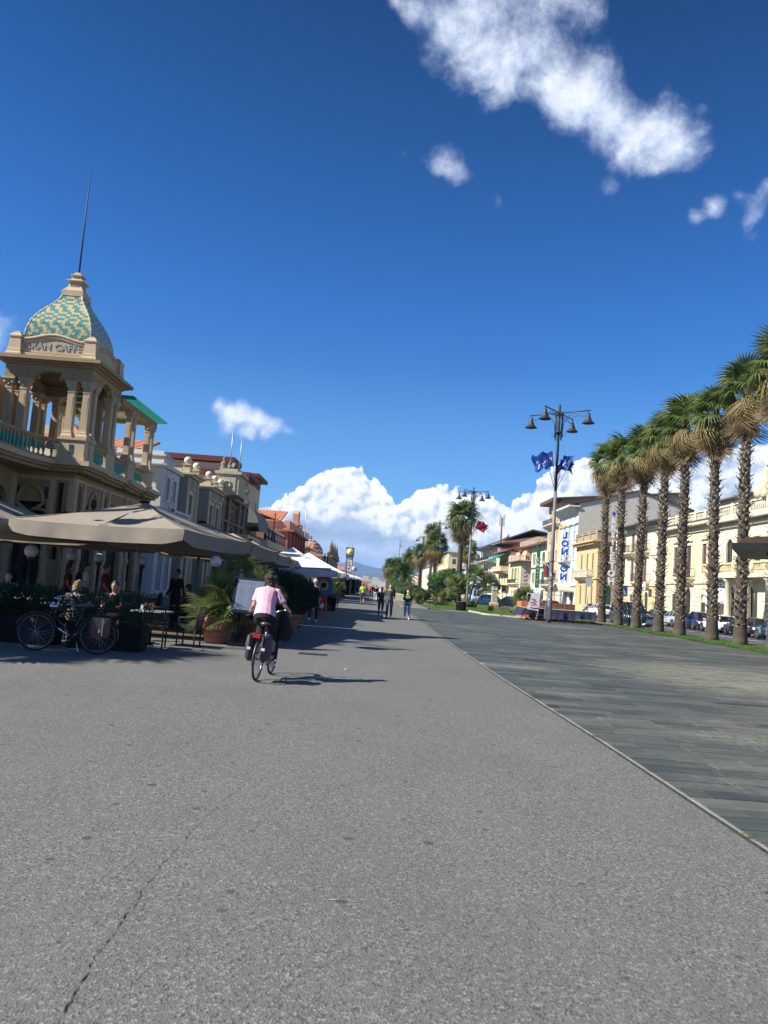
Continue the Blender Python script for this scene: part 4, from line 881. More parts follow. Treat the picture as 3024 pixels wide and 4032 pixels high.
# 9 cafe with red and white dome, vertical sign
t, fr, fs = house('domed_restaurant', 'ochre restaurant with zigzag red and white dome and a vertical black sign', -12.4, 184, 214, -1, 8.0, 16, m_olive, [(2+i*4.2, 4+i*4.2, 3.4, 6, False, {}) for i in range(7)], [(1.2, 5.2, 4.6, 7.2, False, {}), (9, 10, 4.2, 6, False, {})], sm=m_cream)
band(t, fr, fs, 30, 16, 7.8, .35, .5, m_olive)
b = MB(); pr_ = [(4.2, 8.3), (4.3, 8.9), (3.9, 10.0), (3.1, 11.0), (2.0, 11.7), (1.3, 11.9)]; b.lathe(pr_, (-4.5, 5.5, 0), 16); b.build('dome', mat('white_dome_tile', (.62, .56, .5), .4, .1, 5), t)
b = MB()
for j in range(4):
    for i in range(16):
        a0 = 2*pi*i/16; n = 3
        def q(a, k, rr=pr_): s_ = k; i0 = int(s_); f_ = s_-i0; r_ = rr[i0][0]+(rr[i0+1][0]-rr[i0][0])*f_; z_ = rr[i0][1]+(rr[i0+1][1]-rr[i0][1])*f_; return (-4.5+(r_+.03)*cos(a), 5.5+(r_+.03)*sin(a), z_+.03)
        k0 = .35+j*.95; am = a0+pi/16; a1 = a0+pi/8
        b.add([q(a0, k0), q(am, k0+.45), q(am, k0+.85), q(a0, k0+.4)], [(0, 1, 2, 3)]); b.add([q(am, k0+.45), q(a1, k0), q(a1, k0+.4), q(am, k0+.85)], [(0, 1, 2, 3)])
b.build('dome_zigzag', mat('red_tile', (.38, .05, .04), .5, .2, 4), t)
b = MB(); b.lathe([(1.35, 11.9), (1.35, 12.05)], (-4.5, 5.5, 0), 12)
for i in range(12): b.tube([(-4.5+1.25*cos(pi*i/6), 5.5+1.25*sin(pi*i/6), 12.05), (-4.5+1.3*cos(pi*i/6), 5.5+1.3*sin(pi*i/6), 12.8)], .05, 4)
b.build('dome_crest', m_iron, t)
b = MB(); b.box(.25, 1.35, 3.5, 3.75, 2.2, 8.6); sg = b.build('shop_sign', mat('sign_black', (.012, .012, .015), .4, .1, 3), t)
for i, ch in enumerate('RISTORANTE'): text(ch, .78, sg, 'letter', mat('sign_white', (.8, .8, .78), .5, .03, 3), face_matrix((.8, 3.485, 8.2-i*.62), (1, 0, 0)), .01, .03)
# 10 dark gothic front
t, fr, fs = house('spired_stone_front', 'dark stone front with small spires next to the clock tower', -12.2, 216, 262, -1, 9.0, 12, m_ornate, [(3+i*6, 5+i*6, 3.6, 6.5, True, {}) for i in range(6)], [(1, 2, 4, 6, True, {})])
b = MB()
for i in range(9): b.lathe([(.7, 9), (.7, 10), (.9, 10.1), (.5, 10.6), (.2, 12.0+(i % 2)*1.2), (.02, 13+(i % 2)*1.2)], fr(.5+i*5.5, 0, -.3), 6)
b.build('spire', m_ornate, t); band(t, fr, fs, 46, 12, 8.8, .4, .7, m_ornate)
for k, (y0, y1, h, mm, lb) in enumerate(((266, 300, 5.6, m_whitew, 'low white shop row just before the clock tower'), (322, 380, 7.2, m_cream, 'low cream shop row beyond the clock tower'), (385, 470, 6.4, m_olive, 'farthest ochre shop row on the left'), (475, 640, 6.0, m_whitew, 'most distant pale shop row on the left'))):
    t, fr, fs = house('shop_row', lb, -12.4, y0, y1, -1, h, 14, mm, [(2+i*5, 4+i*5, .5, 3, False, {}) for i in range(5)], [(2, 4, 1.5, 3.5, False, {}), (7, 9, 1.5, 3.5, False, {})], group='distant shop rows on the left')
    tile_roof(t, frame((0, 0, 0), (-1, 0, 0), (0, -1, 0)), -.4, 14, .6, -8, h, h+1.6)
# clock tower
m_pale = mat('pale_enamel', (.60, .60, .56), .5, .08, 4)
t = thing('clock_tower', 'tall narrow clock tower with yellow dial above a poster panel', 'clock tower', (-9.8, 310, 0))
b = MB(); b.box(-1.45, -1.1, -.5, .5, 0, 12.6); b.box(1.1, 1.45, -.5, .5, 0, 12.6); b.box(-1.1, 1.1, -.3, .3, 5.5, 12.6); b.box(-1.45, 1.45, -.5, .5, 0, 3.2); b.build('shaft', mat('grey_steel_frame', (.20, .21, .23), .6, .1, 3), t)
b = MB(); b.box(-1.65, 1.65, -.9, .9, 12.6, 16.3); b.build('clock_box', mat('dark_clock_box', (.09, .085, .08), .6, .2, 4), t)
b = MB(); b.lathe([(1.42, 0), (1.42, .05)], (0, 0, 0), 32); o = b.build('dial', mat('yellow_dial', (.72, .62, .22), .5, .05, 4), t); o.matrix_local = face_matrix((0, -.94, 14.45), (1, 0, 0))
b = MB()
for i in range(12): a = i*pi/6; b.obox((1.2*cos(a), 1.2*sin(a), .07), .12, .035, .015, rotz(a))
for a, L, w_ in ((-.28, 1.05, .05), (-.42, .7, .075)): b.obox((cos(a)*L/2, sin(a)*L/2, .09+w_*.2), L/2+.08, w_, .015, rotz(a))
b.build('clock_hand', m_blackm, o)
b = MB(); b.box(-1.0, 1.0, -.36, -.34, 6.6, 12.3); po = b.build('poster', mat('poster_white', (.66, .64, .62), .6, .1, 3), t)
b = MB()
for x, z, r, q in ((0, 10.2, .5, 0), (-.3, 9.2, .35, 0), (.3, 8.9, .45, 0), (.1, 8.0, .5, 0), (-.4, 7.6, .3, 0)): b.ell((x, -.372, z), (r*.7, .008, r), 10, 6)
b.build('poster_print', mat('poster_maroon', (.22, .04, .06), .6, .4, 3), po)
b = MB()
for x, z, r in ((.05, 9.6, .36), (.25, 8.4, .38), (-.1, 7.2, .34), (.3, 7.5, .22)): b.ell((x, -.388, z), (r, .006, r*.9), 10, 6)
b.build('poster_print', mat('poster_pink', (.62, .33, .31), .6, .3, 3), po)
b = MB()
for x in (-.7, .7): b.tube([(x, 0, 16.3), (x, 0, 17.1)], .05, 5); b.ell((x, 0, 17.2), (.16, .12, .2), 6, 5)
b.build('finial', m_iron, t)
# ---------------------------------------------------------------- plants
m_frond = mat('palm_frond', (.06, .105, .022), .5, .4, 1.5, trans=.36, rgb2=(.19, .25, .06), spec=.5)
m_frond_y = mat('palm_frond_old', (.24, .21, .06), .6, .35, 1.5, trans=.3, rgb2=(.34, .27, .10))
m_frond_dry = mat('palm_frond_dry', (.15, .095, .045), .85, .4, 2.5, trans=.12, rgb2=(.36, .27, .15))
m_boot = mat('leaf_base', (.12, .09, .06), .9, .45, 5, .4, rgb2=(.32, .265, .19)); m_trunk = mat('palm_trunk', (.115, .085, .06), .95, .4, 4, .6)
m_trunk_l = m_trunk
def trunk_mat():
    m = bpy.data.materials.new('palm_trunk_weathered'); m.use_nodes = True; t = NT(m.node_tree); bs = t.n['Principled BSDF']; p = t.new('ShaderNodeTexCoord').outputs['Object']
    sx = t.new('ShaderNodeSeparateXYZ'); t.put(sx, 0, p); n = t.noise(t.vm('MULTIPLY', p, (6, 6, 9)), 1.0, 6, .7); g = t.rng(t.math('ADD', sx.outputs[2], t.math('MULTIPLY', t.math('SUBTRACT', n, .5), 1.6)), .45, -.25)
    c = t.mix(t.rng(n, .3, .7), (.035, .025, .017), (.085, .062, .043)); c = t.mix(g, c, t.mix(n, (.10, .08, .055), (.19, .16, .115))); t.put(bs, 'Base Color', c); bs.inputs['Roughness'].default_value = .95
    bn = t.new('ShaderNodeBump'); bn.inputs['Strength'].default_value = .8; bn.inputs['Distance'].default_value = .03; t.put(bn, 'Height', n); t.l.new(bn.outputs[0], bs.inputs['Normal']); return m
m_trunk_w = trunk_mat(); m_stalk = mat('leaf_stalk', (.22, .20, .07), .6, .3, 4)
def fan(r, n, spread, droop, stalk, seed, m, split=.5, fold=.25):
    """fan palm leaf: stalk along +X from the origin, blade segments radiating at its end; returns mesh"""
    q = random.Random(seed); b = MB(); b.tube([(0, 0, 0), (stalk*.5, 0, stalk*.04), (stalk, 0, 0)], [.022*r+.004, .014*r+.003, .01*r+.002], 4, mi=1)
    for i in range(n):
        t = (i+.5)/n*2-1; a = t*spread; L = r*(1-.22*abs(t)**2)*q.uniform(.9, 1.05); w_ = 2*r*split*sin(spread/n)*.95
        dr = droop*q.uniform(.75, 1.3); ca_, sa_ = cos(a), sin(a); z0 = 0
        P = []
        for s, ww in ((.03, .12), (.3, .62), (split+.08, 1.0), (.8, .6), (1.0, .05)):
            d = L*s; z = -dr*L*max(0, s-.35)**2*1.6 - abs(t)*fold*d*.5; k = w_*ww/1.0
            P.append((V((stalk+ca_*d, sa_*d, z)), V((-sa_, ca_, 0))*k*.5, k))
        for (p, n_, k), (p2, n2, k2) in zip(P, P[1:]):
            up_ = V((0, 0, .22*k)); up2 = V((0, 0, .22*k2))
            b.add([p-n_, p+up_, p2+up2, p2-n2], [(0, 1, 2, 3)]); b.add([p+up_, p+n_, p2+n2, p2+up2], [(0, 1, 2, 3)])
    return b.mesh('frond', [m, m_stalk if m is not m_frond_dry else m])
FAN_G = [fan(1.05, 22, radians(112), 1.1, .78, s, m_frond, .6) for s in (1, 2, 3)]
FAN_Y = [fan(1.0, 20, radians(95), 1.7, .68, s, m_frond_y, .5, .5) for s in (4, 5)]
FAN_D = [fan(1.15, 16, radians(58), 1.0, .42, s, m_frond_dry, .45, .9) for s in (6, 7, 8)]
FAN_S = [fan(.50, 20, radians(104), .22, .40, s, m_frond, .45, .1) for s in (11, 12)]
FAN_SY = [fan(.40, 16, radians(95), .5, .34, s, m_frond_y, .4, .2) for s in (13,)]
def orient(az, pitch, roll=0):
    return (Matrix.Rotation(az, 4, 'Z') @ Matrix.Rotation(-pitch, 4, 'Y') @ Matrix.Rotation(roll, 4, 'X'))
boot_b = MB(); boot_b.loft([[V((-.02, -.10, -.02)), V((-.02, .10, -.02)), V((.03, .07, .0)), V((.03, -.07, .0))], [V((.03, -.085, .09)), V((.03, .085, .09)), V((.085, .055, .10)), V((.085, -.055, .10))], [V((.16, -.03, .13)), V((.16, .03, .13)), V((.175, .02, .115)), V((.175, -.02, .115))], [V((.22, -.012, .20)), V((.22, .012, .20)), V((.225, .006, .19)), V((.225, -.006, .19))]], sm=False)
me_boot = boot_b.mesh('leaf_base', m_boot)
def washingtonia(label, loc, H=12.4, seed=0, tr=.26, name='fan_palm_tree', boots=True, skirt=1.0, group=None, sc_=1.0, ng=30, nd=34):
    q = random.Random(seed); t = thing(name, label, 'palm tree', loc, 0, group)
    b = MB(); b.tube([(0, 0, -.1), (0, 0, .25), (0, 0, .8), (0, 0, 1.5), (0, 0, 2.4), (0, 0, H*.6), (0, 0, H)], [tr*1.5, tr*1.38, tr*1.2, tr*1.08, tr*1.0, tr*.9, tr*.72], 14, mi=0)
    for f in range(len(b.f)):
        zz = sum(b.v[i][2] for i in b.f[f])/len(b.f[f])
        if zz < .9: b.m[f] = 1
    b.build('trunk', [m_trunk_w, m_trunk_w], t)
    if boots:
        z = .85; k = 0
        while z < H-1.2:
            if q.random() < .16: z += .036; k += 1; continue
            a = k*2.399+q.uniform(-.2, .2); r = tr*(1.0-.2*z/H)*.93; s = q.uniform(.85, 1.85)
            o = link(me_boot, 'leaf_base', t); o.matrix_local = Matrix.Translation((r*cos(a), r*sin(a), z+q.uniform(-.05, .05))) @ Matrix.Rotation(a, 4, 'Z') @ Matrix.Rotation(q.uniform(-.25, .35), 4, 'Y') @ Matrix.Diagonal((s*.8, s, s*.9, 1))
            z += .036; k += 1
    for i in range(ng):
        u = (i+.5)/ng; a = i*2.399+q.uniform(-.25, .25); pt = radians(88-u**.95*112)+q.uniform(-.14, .14)
        M = Matrix.Translation((0, 0, H-.05-u*.75)) @ orient(a, pt, q.uniform(-.5, .5)) @ Matrix.Scale(sc_*q.uniform(.85, 1.12), 4)
        o = link(q.choice(FAN_G if u < .8 else FAN_Y), 'frond', t); o.matrix_local = M
    for i in range(int(nd*skirt)):
        u = (i+.5)/(nd*skirt); a = i*2.399+1+q.uniform(-.4, .4); pt = radians(-42-u*40)+q.uniform(-.3, .2)
        M = Matrix.Translation((0, 0, H-.45-u*1.15*skirt)) @ orient(a, pt, q.uniform(-1.4, 1.4)) @ Matrix.Scale(sc_*q.uniform(.75, 1.25), 4)
        o = link(q.choice(FAN_Y if u < .3 else FAN_D), 'frond', t); o.matrix_local = M
    return t
def leafmass(b, c, r, n, size, q, flat=.8, blade=False, lump=None):
    """many leaf-sized faces through an ellipsoidal volume"""
    for i in range(n):
        while True:
            p = V((q.uniform(-1, 1), q.uniform(-1, 1), q.uniform(-1, 1)))
            if p.length < 1: break
        rr = p.length**.35; p = p.normalized()*rr
        c2 = V(c) + V((p.x*r[0], p.y*r[1], p.z*r[2])); s = size*q.uniform(.6, 1.3)
        if blade:
            d = V((p.x+q.gauss(0, .4), p.y+q.gauss(0, .4), abs(p.z)+.5+q.gauss(0, .3))).normalized(); w_ = d.orthogonal().normalized()*s*.09
            b.add([c2-w_, c2+w_, c2+d*s], [(0, 1, 2)])
        else:
            d = (p + V((q.gauss(0, .5), q.gauss(0, .5), q.gauss(0, .5)+.3))).normalized(); a = d.orthogonal().normalized(); a = Matrix.Rotation(q.random()*6.28, 3, d) @ a; c3 = d.cross(a)
            b.add([c2-a*s*.5, c2-c3*s*.28, c2+a*s*.5, c2+c3*s*.28], [(0, 1, 2, 3)])
m_leaf = mat('dark_leaves', (.022, .080, .010), .6, .5, .9, trans=.22, rgb2=(.075, .17, .02), spec=.35)
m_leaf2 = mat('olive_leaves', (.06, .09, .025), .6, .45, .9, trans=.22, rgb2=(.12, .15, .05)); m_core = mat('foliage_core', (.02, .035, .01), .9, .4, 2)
m_bark = mat('bark', (.09, .07, .05), .95, .35, 5, .6)
def round_tree(label, loc, rad, z, n=9000, seed=1, trunk=True, m=None, name='round_tree', cat='tree', leaf=.16, lumps=26, group=None):
    q = random.Random(seed); t = thing(name, label, cat, loc, 0, group)
    if trunk:
        b = MB(); b.tube([(0, 0, -.1), (.05, 0, .5), (0, .05, z-rad[2]*.5)], [rad[0]*.13, rad[0]*.1, rad[0]*.07], 8)
        for k in range(5): a = k*1.26+.3; b.tube([(0, 0, .7), (cos(a)*rad[0]*.3, sin(a)*rad[1]*.3, z-rad[2]*.4), (cos(a)*rad[0]*.6, sin(a)*rad[1]*.6, z)], [rad[0]*.06, rad[0]*.04, rad[0]*.02], 6)
        b.build('trunk', m_bark, t)
    b = MB()
    for i in range(lumps):
        while True:
            p = V((q.uniform(-1, 1), q.uniform(-1, 1), q.uniform(-.75, 1)))
            if .3 < p.length < 1: break
        p = p.normalized()*q.uniform(.50, .76); k = q.uniform(.30, .42)
        leafmass(b, (p.x*rad[0], p.y*rad[1], z+p.z*rad[2]), (rad[0]*k, rad[1]*k, rad[2]*k), n//lumps, leaf, q)
    b.build('crown', m or m_leaf, t)
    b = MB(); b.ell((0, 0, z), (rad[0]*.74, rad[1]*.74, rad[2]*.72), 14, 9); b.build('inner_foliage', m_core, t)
    return t
def fanpot(t, H, n, seed, sc_=1.0, zb=0, yellow=.15, lean=(0, 0), trunk_r=.09, c0=(0, 0), pmin=-35, name='frond'):
    """cluster of small fan leaves on stem(s), parts of t"""
    q = random.Random(seed)
    for i in range(n):
        u = (i+.5)/n; a = i*2.399+q.uniform(-.3, .3); pt = radians(85-u*(85-pmin))+q.uniform(-.15, .15)
        M = Matrix.Translation((c0[0]+lean[0], c0[1]+lean[1], zb+H-u*.18*sc_)) @ orient(a, pt, q.uniform(-.9, .9)) @ Matrix.Scale(sc_*q.uniform(.8, 1.15), 4)
        o = link(FAN_SY[0] if q.random() < yellow else q.choice(FAN_S), name, t); o.matrix_local = M
    if H > .15:
        b = MB(); b.tube([(c0[0], c0[1], zb-.05), (c0[0]+lean[0]*.4, c0[1]+lean[1]*.4, zb+H*.5), (c0[0]+lean[0], c0[1]+lean[1], zb+H)], [trunk_r*1.15, trunk_r, trunk_r*.9], 8); b.build('stem', m_trunk, t)
# ---------------------------------------------------------------- cafe terrace: parasols, furniture, planters, globe lamps
m_taupe = mat('taupe_canvas', (.27, .225, .175), .92, .07, 2.5, .25, trans=.03, bscale=30); m_whitec = mat('white_canvas', (.62, .63, .65), .9, .05, 2.5, .2, trans=.10, bscale=30)
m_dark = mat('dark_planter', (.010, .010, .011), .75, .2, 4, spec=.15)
m_pole = mat('grey_pole', (.20, .21, .22), .45, .15, 5, metal=.5)
def parasol(name, label, loc, ang, hw, z_e, z_p, m, val=.40, cap=0, pole=None, group=None, hd=None, tent=False, off=(0, 0)):
    hd = hd or hw; t = thing(name, label, 'parasol', loc, ang, group)
    cs = [(-hw, -hd), (hw, -hd), (hw, hd), (-hw, hd)]; N = 12
    for k in range(4):
        (x0, y0), (x1, y1) = cs[k], cs[(k+1) % 4]; b = MB(); g = []
        for j in range(N+1):
            s = j/N; row = []
            for i in range(N+1):
                u = i/N; ex, ey = x0+(x1-x0)*u, y0+(y1-y0)*u; f = 1-s
                sag = -.10*hw*sin(pi*s)**1*(.35+.65*sin(pi*u)) * .35
                row.append((ex*f, ey*f, z_e+(z_p-z_e)*(s**1.12)+sag - .05*sin(pi*u)*f))
            g.append(row)
        vs = [p for r in g for p in r]; n1 = N+1
        b.add(vs, [(j*n1+i, j*n1+i+1, (j+1)*n1+i+1, (j+1)*n1+i) for j in range(N) for i in range(N)], 0, True); b.build('canopy_panel', m, t)
        if val:
            b = MB(); q = random.Random(k+5); vs = []
            for j in range(4):
                for i in range(25):
                    u = i/24; ex, ey = x0+(x1-x0)*u, y0+(y1-y0)*u; o = 1+ (.012*sin(u*17+k)+.006*sin(u*41))*j/3*1.2
                    zz = z_e-.05*sin(pi*u) - val*j/3*(1-.28*max(0, 1-min(u, 1-u)*9)) 
                    vs.append((ex*o, ey*o, zz))
            b.add(vs, [(j*25+i, j*25+i+1, (j+1)*25+i+1, (j+1)*25+i) for j in range(3) for i in range(24)], 0, True); b.build('valance', m, t)
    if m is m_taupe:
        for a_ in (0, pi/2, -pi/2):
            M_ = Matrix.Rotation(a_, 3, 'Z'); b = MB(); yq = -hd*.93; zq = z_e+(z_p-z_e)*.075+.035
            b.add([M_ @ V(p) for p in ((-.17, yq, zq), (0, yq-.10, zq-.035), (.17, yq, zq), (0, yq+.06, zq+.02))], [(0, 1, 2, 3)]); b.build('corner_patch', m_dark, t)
        b = MB()
        for x, y in cs: b.tube([(x*.995, y*.995, z_e+.012), (x*.5, y*.5, (z_e+z_p)/2-.075), (0, 0, z_p+.01)], .009, 4)
        b.build('seam', m_taupe, t); b = MB(); b.lathe([(.16, z_p-.01), (.15, z_p+.03), (.03, z_p+.07)], (0, 0, 0), 10); b.build('crown_cap', m_dark, t)
    if cap:
        b = MB(); h = cap; k = .30*hw
        zc = z_p-(z_p-z_e)*.18; b.add([(-k, -k, zc), (k, -k, zc), (k, k, zc), (-k, k, zc), (0, 0, z_p+h)], [(0, 1, 4), (1, 2, 4), (2, 3, 4), (3, 0, 4)]); b.build('vent_cap', m, t)
    b = MB(); px, py = pole or (0, 0); b.tube([(px, py, 0.05), (px, py, z_p-.05 if (px, py) == (0, 0) else z_e+.1)], .045, 8); b.build('pole', m_pole if m is m_taupe else m_frame_w, t)
    b = MB()
    for x, y in cs: b.tube([(x*.97, y*.97, z_e-.06), (0, 0, z_p-.12)], .016, 5); b.tube([(x*.5, y*.5, (z_e+z_p)/2-.13), (0, 0, z_e-.25)], .013, 5)
    for x, y in ((hw, 0), (-hw, 0), (0, hd), (0, -hd)): b.tube([(x*.97, y*.97, z_e-.1), (0, 0, z_p-.12)], .016, 5)
    b.build('ribs', m_pole, t)
    b = MB(); b.box(px-.4, px+.4, py-.4, py+.4, .0, .06); b.build('base', m_concrete, t)
    return t
TG = 'large taupe parasols of the cafe terrace'
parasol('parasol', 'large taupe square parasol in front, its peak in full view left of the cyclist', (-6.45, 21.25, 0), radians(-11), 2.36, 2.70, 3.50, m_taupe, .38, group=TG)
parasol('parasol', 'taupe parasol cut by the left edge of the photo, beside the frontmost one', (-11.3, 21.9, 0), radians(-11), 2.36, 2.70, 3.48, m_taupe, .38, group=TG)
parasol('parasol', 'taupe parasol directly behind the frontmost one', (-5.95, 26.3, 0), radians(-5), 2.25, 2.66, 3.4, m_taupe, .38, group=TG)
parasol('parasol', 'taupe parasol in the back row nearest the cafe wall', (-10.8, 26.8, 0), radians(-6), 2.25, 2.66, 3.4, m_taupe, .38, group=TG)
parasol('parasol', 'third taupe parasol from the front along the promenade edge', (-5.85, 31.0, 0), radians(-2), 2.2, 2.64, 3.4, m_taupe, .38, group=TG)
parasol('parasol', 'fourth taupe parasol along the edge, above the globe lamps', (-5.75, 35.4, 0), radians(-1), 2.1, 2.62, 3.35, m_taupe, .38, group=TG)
WG = 'white parasols further down the promenade'
parasol('white_parasol', 'big white parasol with raised cap just right of the cyclist head', (-4.0, 37.8, 0), radians(3), 1.95, 2.35, 3.05, m_whitec, .0, .22, group=WG)
parasol('white_parasol', 'lower white parasol half hidden behind the first white one', (-4.2, 43.2, 0), radians(0), 2.3, 2.30, 3.1, m_whitec, .30, .15, group=WG)
parasol('white_parasol', 'long grey white awning parasol over the toy ride', (-4.2, 49.5, 0), radians(0), 2.6, 2.32, 3.5, m_whitec, .34, group=WG, hd=3.0)
m_wick = mat('dark_wicker', (.028, .022, .02), .7, .4, 12, .4); m_tt = mat('table_top', (.34, .36, .38), .35, .08, 3); m_dark = mat('dark_planter', (.010, .010, .011), .75, .2, 4, spec=.15)
def chair_proto():
    t = thing('wicker_chair', 'x', 'chair', (0, 0, -50))
    b = MB(); b.box(-.23, .23, -.22, .24, .42, .47); b.build('seat', m_wick, t)
    b = MB()
    for i in range(11): b.tube([(-.21+i*.042, -.21, .47), (-.21+i*.042, -.25, .70), (-.21+i*.042, -.27, .88)], .007, 4)
    for z in (.52, .6, .68, .76, .84): b.tube([(-.22, -.22-(z-.47)*.14, z), (.22, -.22-(z-.47)*.14, z)], .008, 4)
    b.tube([(-.225, -.21, .44), (-.225, -.25, .70), (-.22, -.275, .89), (.22, -.275, .89), (.225, -.25, .7), (.225, -.21, .44)], .018, 5)
    b.build('backrest', m_wick, t)
    for x in (-.2, .2):
        for y in (-.2, .21): b = MB(); b.tube([(x, y, 0), (x, y, .43)], .019, 5); b.build('leg', m_wick, t)
    for x in (-.24, .24): b = MB(); b.tube([(x, -.22, .66), (x, .18, .65), (x, .2, .45)], .017, 5); b.build('armrest', m_wick, t)
    return t
def table_proto():
    t = thing('cafe_table', 'x', 'table', (0, 0, -50)); b = MB(); b.box(-.36, .36, -.36, .36, .72, .75); b.build('table_top', m_tt, t)
    b = MB(); b.tube([(0, 0, .03), (0, 0, .72)], .035, 8); b.build('leg', m_dark, t); b = MB(); b.box(-.24, .24, -.03, .03, 0, .03); b.box(-.03, .03, -.24, -.03, 0, .03); b.box(-.03, .03, .03, .24, 0, .03); b.build('foot', m_dark, t); return t
CH, TB = chair_proto(), table_proto(); chn = [0]; tbn = [0]
def put_chair(x, y, a, label, group='wicker chairs on the cafe terrace'):
    c = CH if chn[0] == 0 else copy_tree(CH); chn[0] += 1; c.location = (x, y, 0); c.rotation_euler = (0, 0, a); tag(c, label, 'chair', group); return c
def put_table(x, y, label, a=0, group='tables on the cafe terrace'):
    c = TB if tbn[0] == 0 else copy_tree(TB); tbn[0] += 1; c.location = (x, y, 0); c.rotation_euler = (0, 0, a); tag(c, label, 'table', group); return c
put_table(-4.95, 17.75, 'grey topped cafe table right of the planter, carrying a small menu stand', -.15)
put_chair(-4.62, 16.95, .1, 'dark wicker chair at the table right of the planter, its back to the viewer')
put_chair(-4.10, 17.9, 1.45, 'dark wicker chair between the planter table and the terracotta palm pot')
put_chair(-5.6, 17.3, -1.3, 'dark wicker chair behind the right end of the planter')
b = MB(); b.box(-.10, .10, -.04, .04, 0, .17); o = b.build('menu_stand', mat('terracotta_print', (.30, .09, .045), .5, .15, 5), None, (-5.0, 17.65, .75)); tag(o, 'small brown red menu stand on the table right of the planter', 'menu stand')
text('Gelati', .045, o, 'lettering', mat('cream_print', (.75, .7, .6), .6, .05, 4), face_matrix((0, -.0425, .12), (1, 0, 0)), .001)
b = MB(); b.box(-.03, .03, -.03, .03, 0, .13); tag(b.build('napkin_holder', m_frame_w, None, (-5.14, 17.6, .75)), 'small white napkin holder beside the menu stand', 'napkin holder')
tabs = [(-7.2, 18.0, 'of the woman in white'), (-9.3, 17.3, 'behind the bicycle handlebar'), (-8.6, 19.6, 'second row behind the bicycle'), (-10.6, 19.2, 'far left by the globe lamp'), (-6.7, 20.6, 'under the middle of the front parasol'), (-11.4, 22.4, 'near the cafe wall on the left'), (-9.3, 22.6, 'near the cafe wall behind the walkers'), (-7.0, 23.6, 'in the shade before the blue white house'), (-5.9, 26.0, 'behind the palm pot'), (-8.2, 27.0, 'deep under the fourth parasol')]
for i, (x, y, w_) in enumerate(tabs):
    put_table(x, y, 'cafe table ' + w_, R.uniform(-.2, .2))
    for k in range(3 if i else 2):
        a = [pi*.95, .1, pi/2, -pi/2][(k+i) % 4]+R.uniform(-.2, .2); cx_, cy_ = x+sin(a)*.62, y-cos(a)*.62
        put_chair(cx_, cy_, a, ['near side wicker chair at', 'far side chair at', 'wicker chair beside'][k] + ' the table ' + w_)
    for kk in range(2):
        if i in (2, 3, 5): b = MB(); b.box(-.05, .05, -.02, .02, 0, .14); tag(b.build('menu_card', m_frame_w, None, (x-.15+kk*.3, y, .75)), ['left', 'right'][kk] + ' pale menu card standing on the table ' + w_, 'menu card')
# planters with wiry shrubs
m_wiry = mat('wiry_leaves', (.007, .026, .010), .6, .5, 3, trans=.10, rgb2=(.018, .055, .020))
def planter(label, x0, x1, y0, y1, h, plant_h, seed, plate=False):
    t = thing('planter_box', label, 'planter', ((x0+x1)/2, (y0+y1)/2, 0), 0, 'long dark planter boxes'); w_, d_ = (x1-x0)/2, (y1-y0)/2
    b = MB(); b.hexa([(-w_*.97, -d_*.97, 0), (w_*.97, -d_*.97, 0), (w_*.97, d_*.97, 0), (-w_*.97, d_*.97, 0), (-w_, -d_, h), (w_, -d_, h), (w_, d_, h), (-w_, d_, h)]); b.build('box', m_dark, t)
    q = random.Random(seed); b = MB(); n = int((x1-x0)*1500)
    for k in range(int((x1-x0)/.28)): cx_ = -w_+.16+k*.28; leafmass(b, (cx_, q.uniform(-.05, .05), h+plant_h*.42), (.30, d_*1.15, plant_h*q.uniform(.48, .62)), n//8, .13, q, blade=True)
    b.build('shrub', m_wiry, t)
    if plate: b = MB(); b.lathe([(.055, 0), (.055, .012)], (0, 0, 0), 16); o = b.build('no_parking_badge', mat('grey_badge', (.35, .38, .45), .5, .2, 6), t); o.matrix_local = face_matrix((w_-1.2, -d_-.008, h*.62), (1, 0, 0))
planter('dark planter box with wiry shrub behind the parked bicycle rear wheel', -6.05, -4.55, 15.72, 16.25, .52, .62, 3)
planter('dark planter box with wiry shrub at the left edge behind the bicycle front wheel', -9.6, -6.35, 15.9, 16.4, .55, .6, 4, True)
# globe lamps
GL = 'black posts with opal globe lamps'
def globe_lamp(x, y, z, r, label, base=True):
    t = thing('globe_lamp', label, 'lamp', (x, y, 0), 0, GL); b = MB(); b.tube([(0, 0, 0), (0, 0, z-r)], .045, 8); b.lathe([(.09, z-r-.06), (.10, z-r+.02), (.07, z-r+.05)], (0, 0, 0), 10); b.lathe([(.14, 0), (.14, .04), (.06, .08)], (0, 0, 0), 10); b.build('post', m_blackm, t)
    b = MB(); b.ell((0, 0, z), r, 20, 14); b.build('globe', m_globe, t)
for (px_, y, z, r, lb) in [(-7.95, 18.0, 1.90, .155, 'globe lamp highest at the far left behind the bicycle handlebar'), (-7.55, 19.4, 1.87, .13, 'globe lamp among the standing walkers, second from the left'), (-7.15, 20.2, 1.87, .13, 'globe lamp above the red shirted walker'), (-6.7, 22.4, 1.84, .11, 'globe lamp half hidden by a parasol pole'), (-5.55, 18.6, 1.86, .105, 'small sunlit globe lamp over the planter table'),
    (-4.1, 20.1, 2.0, .155, 'largest globe lamp, directly above the palm pot'), (-4.1, 21.9, 2.0, .135, 'globe lamp just right of the largest one'), (-4.0, 24.6, 2.05, .15, 'middle globe lamp of the row left of the cyclist head'), (-4.1, 27.0, 2.05, .15, 'fourth globe lamp of the row left of the cyclist head'), (-4.05, 29.2, 2.05, .145, 'last globe lamp, just left of the white parasol')]:
    k_ = 1.2 if y < 23 and px_ < -5 else 1.0
    globe_lamp(px_*k_, y*k_, 1.68+(z-1.68)*k_, r*k_, lb)
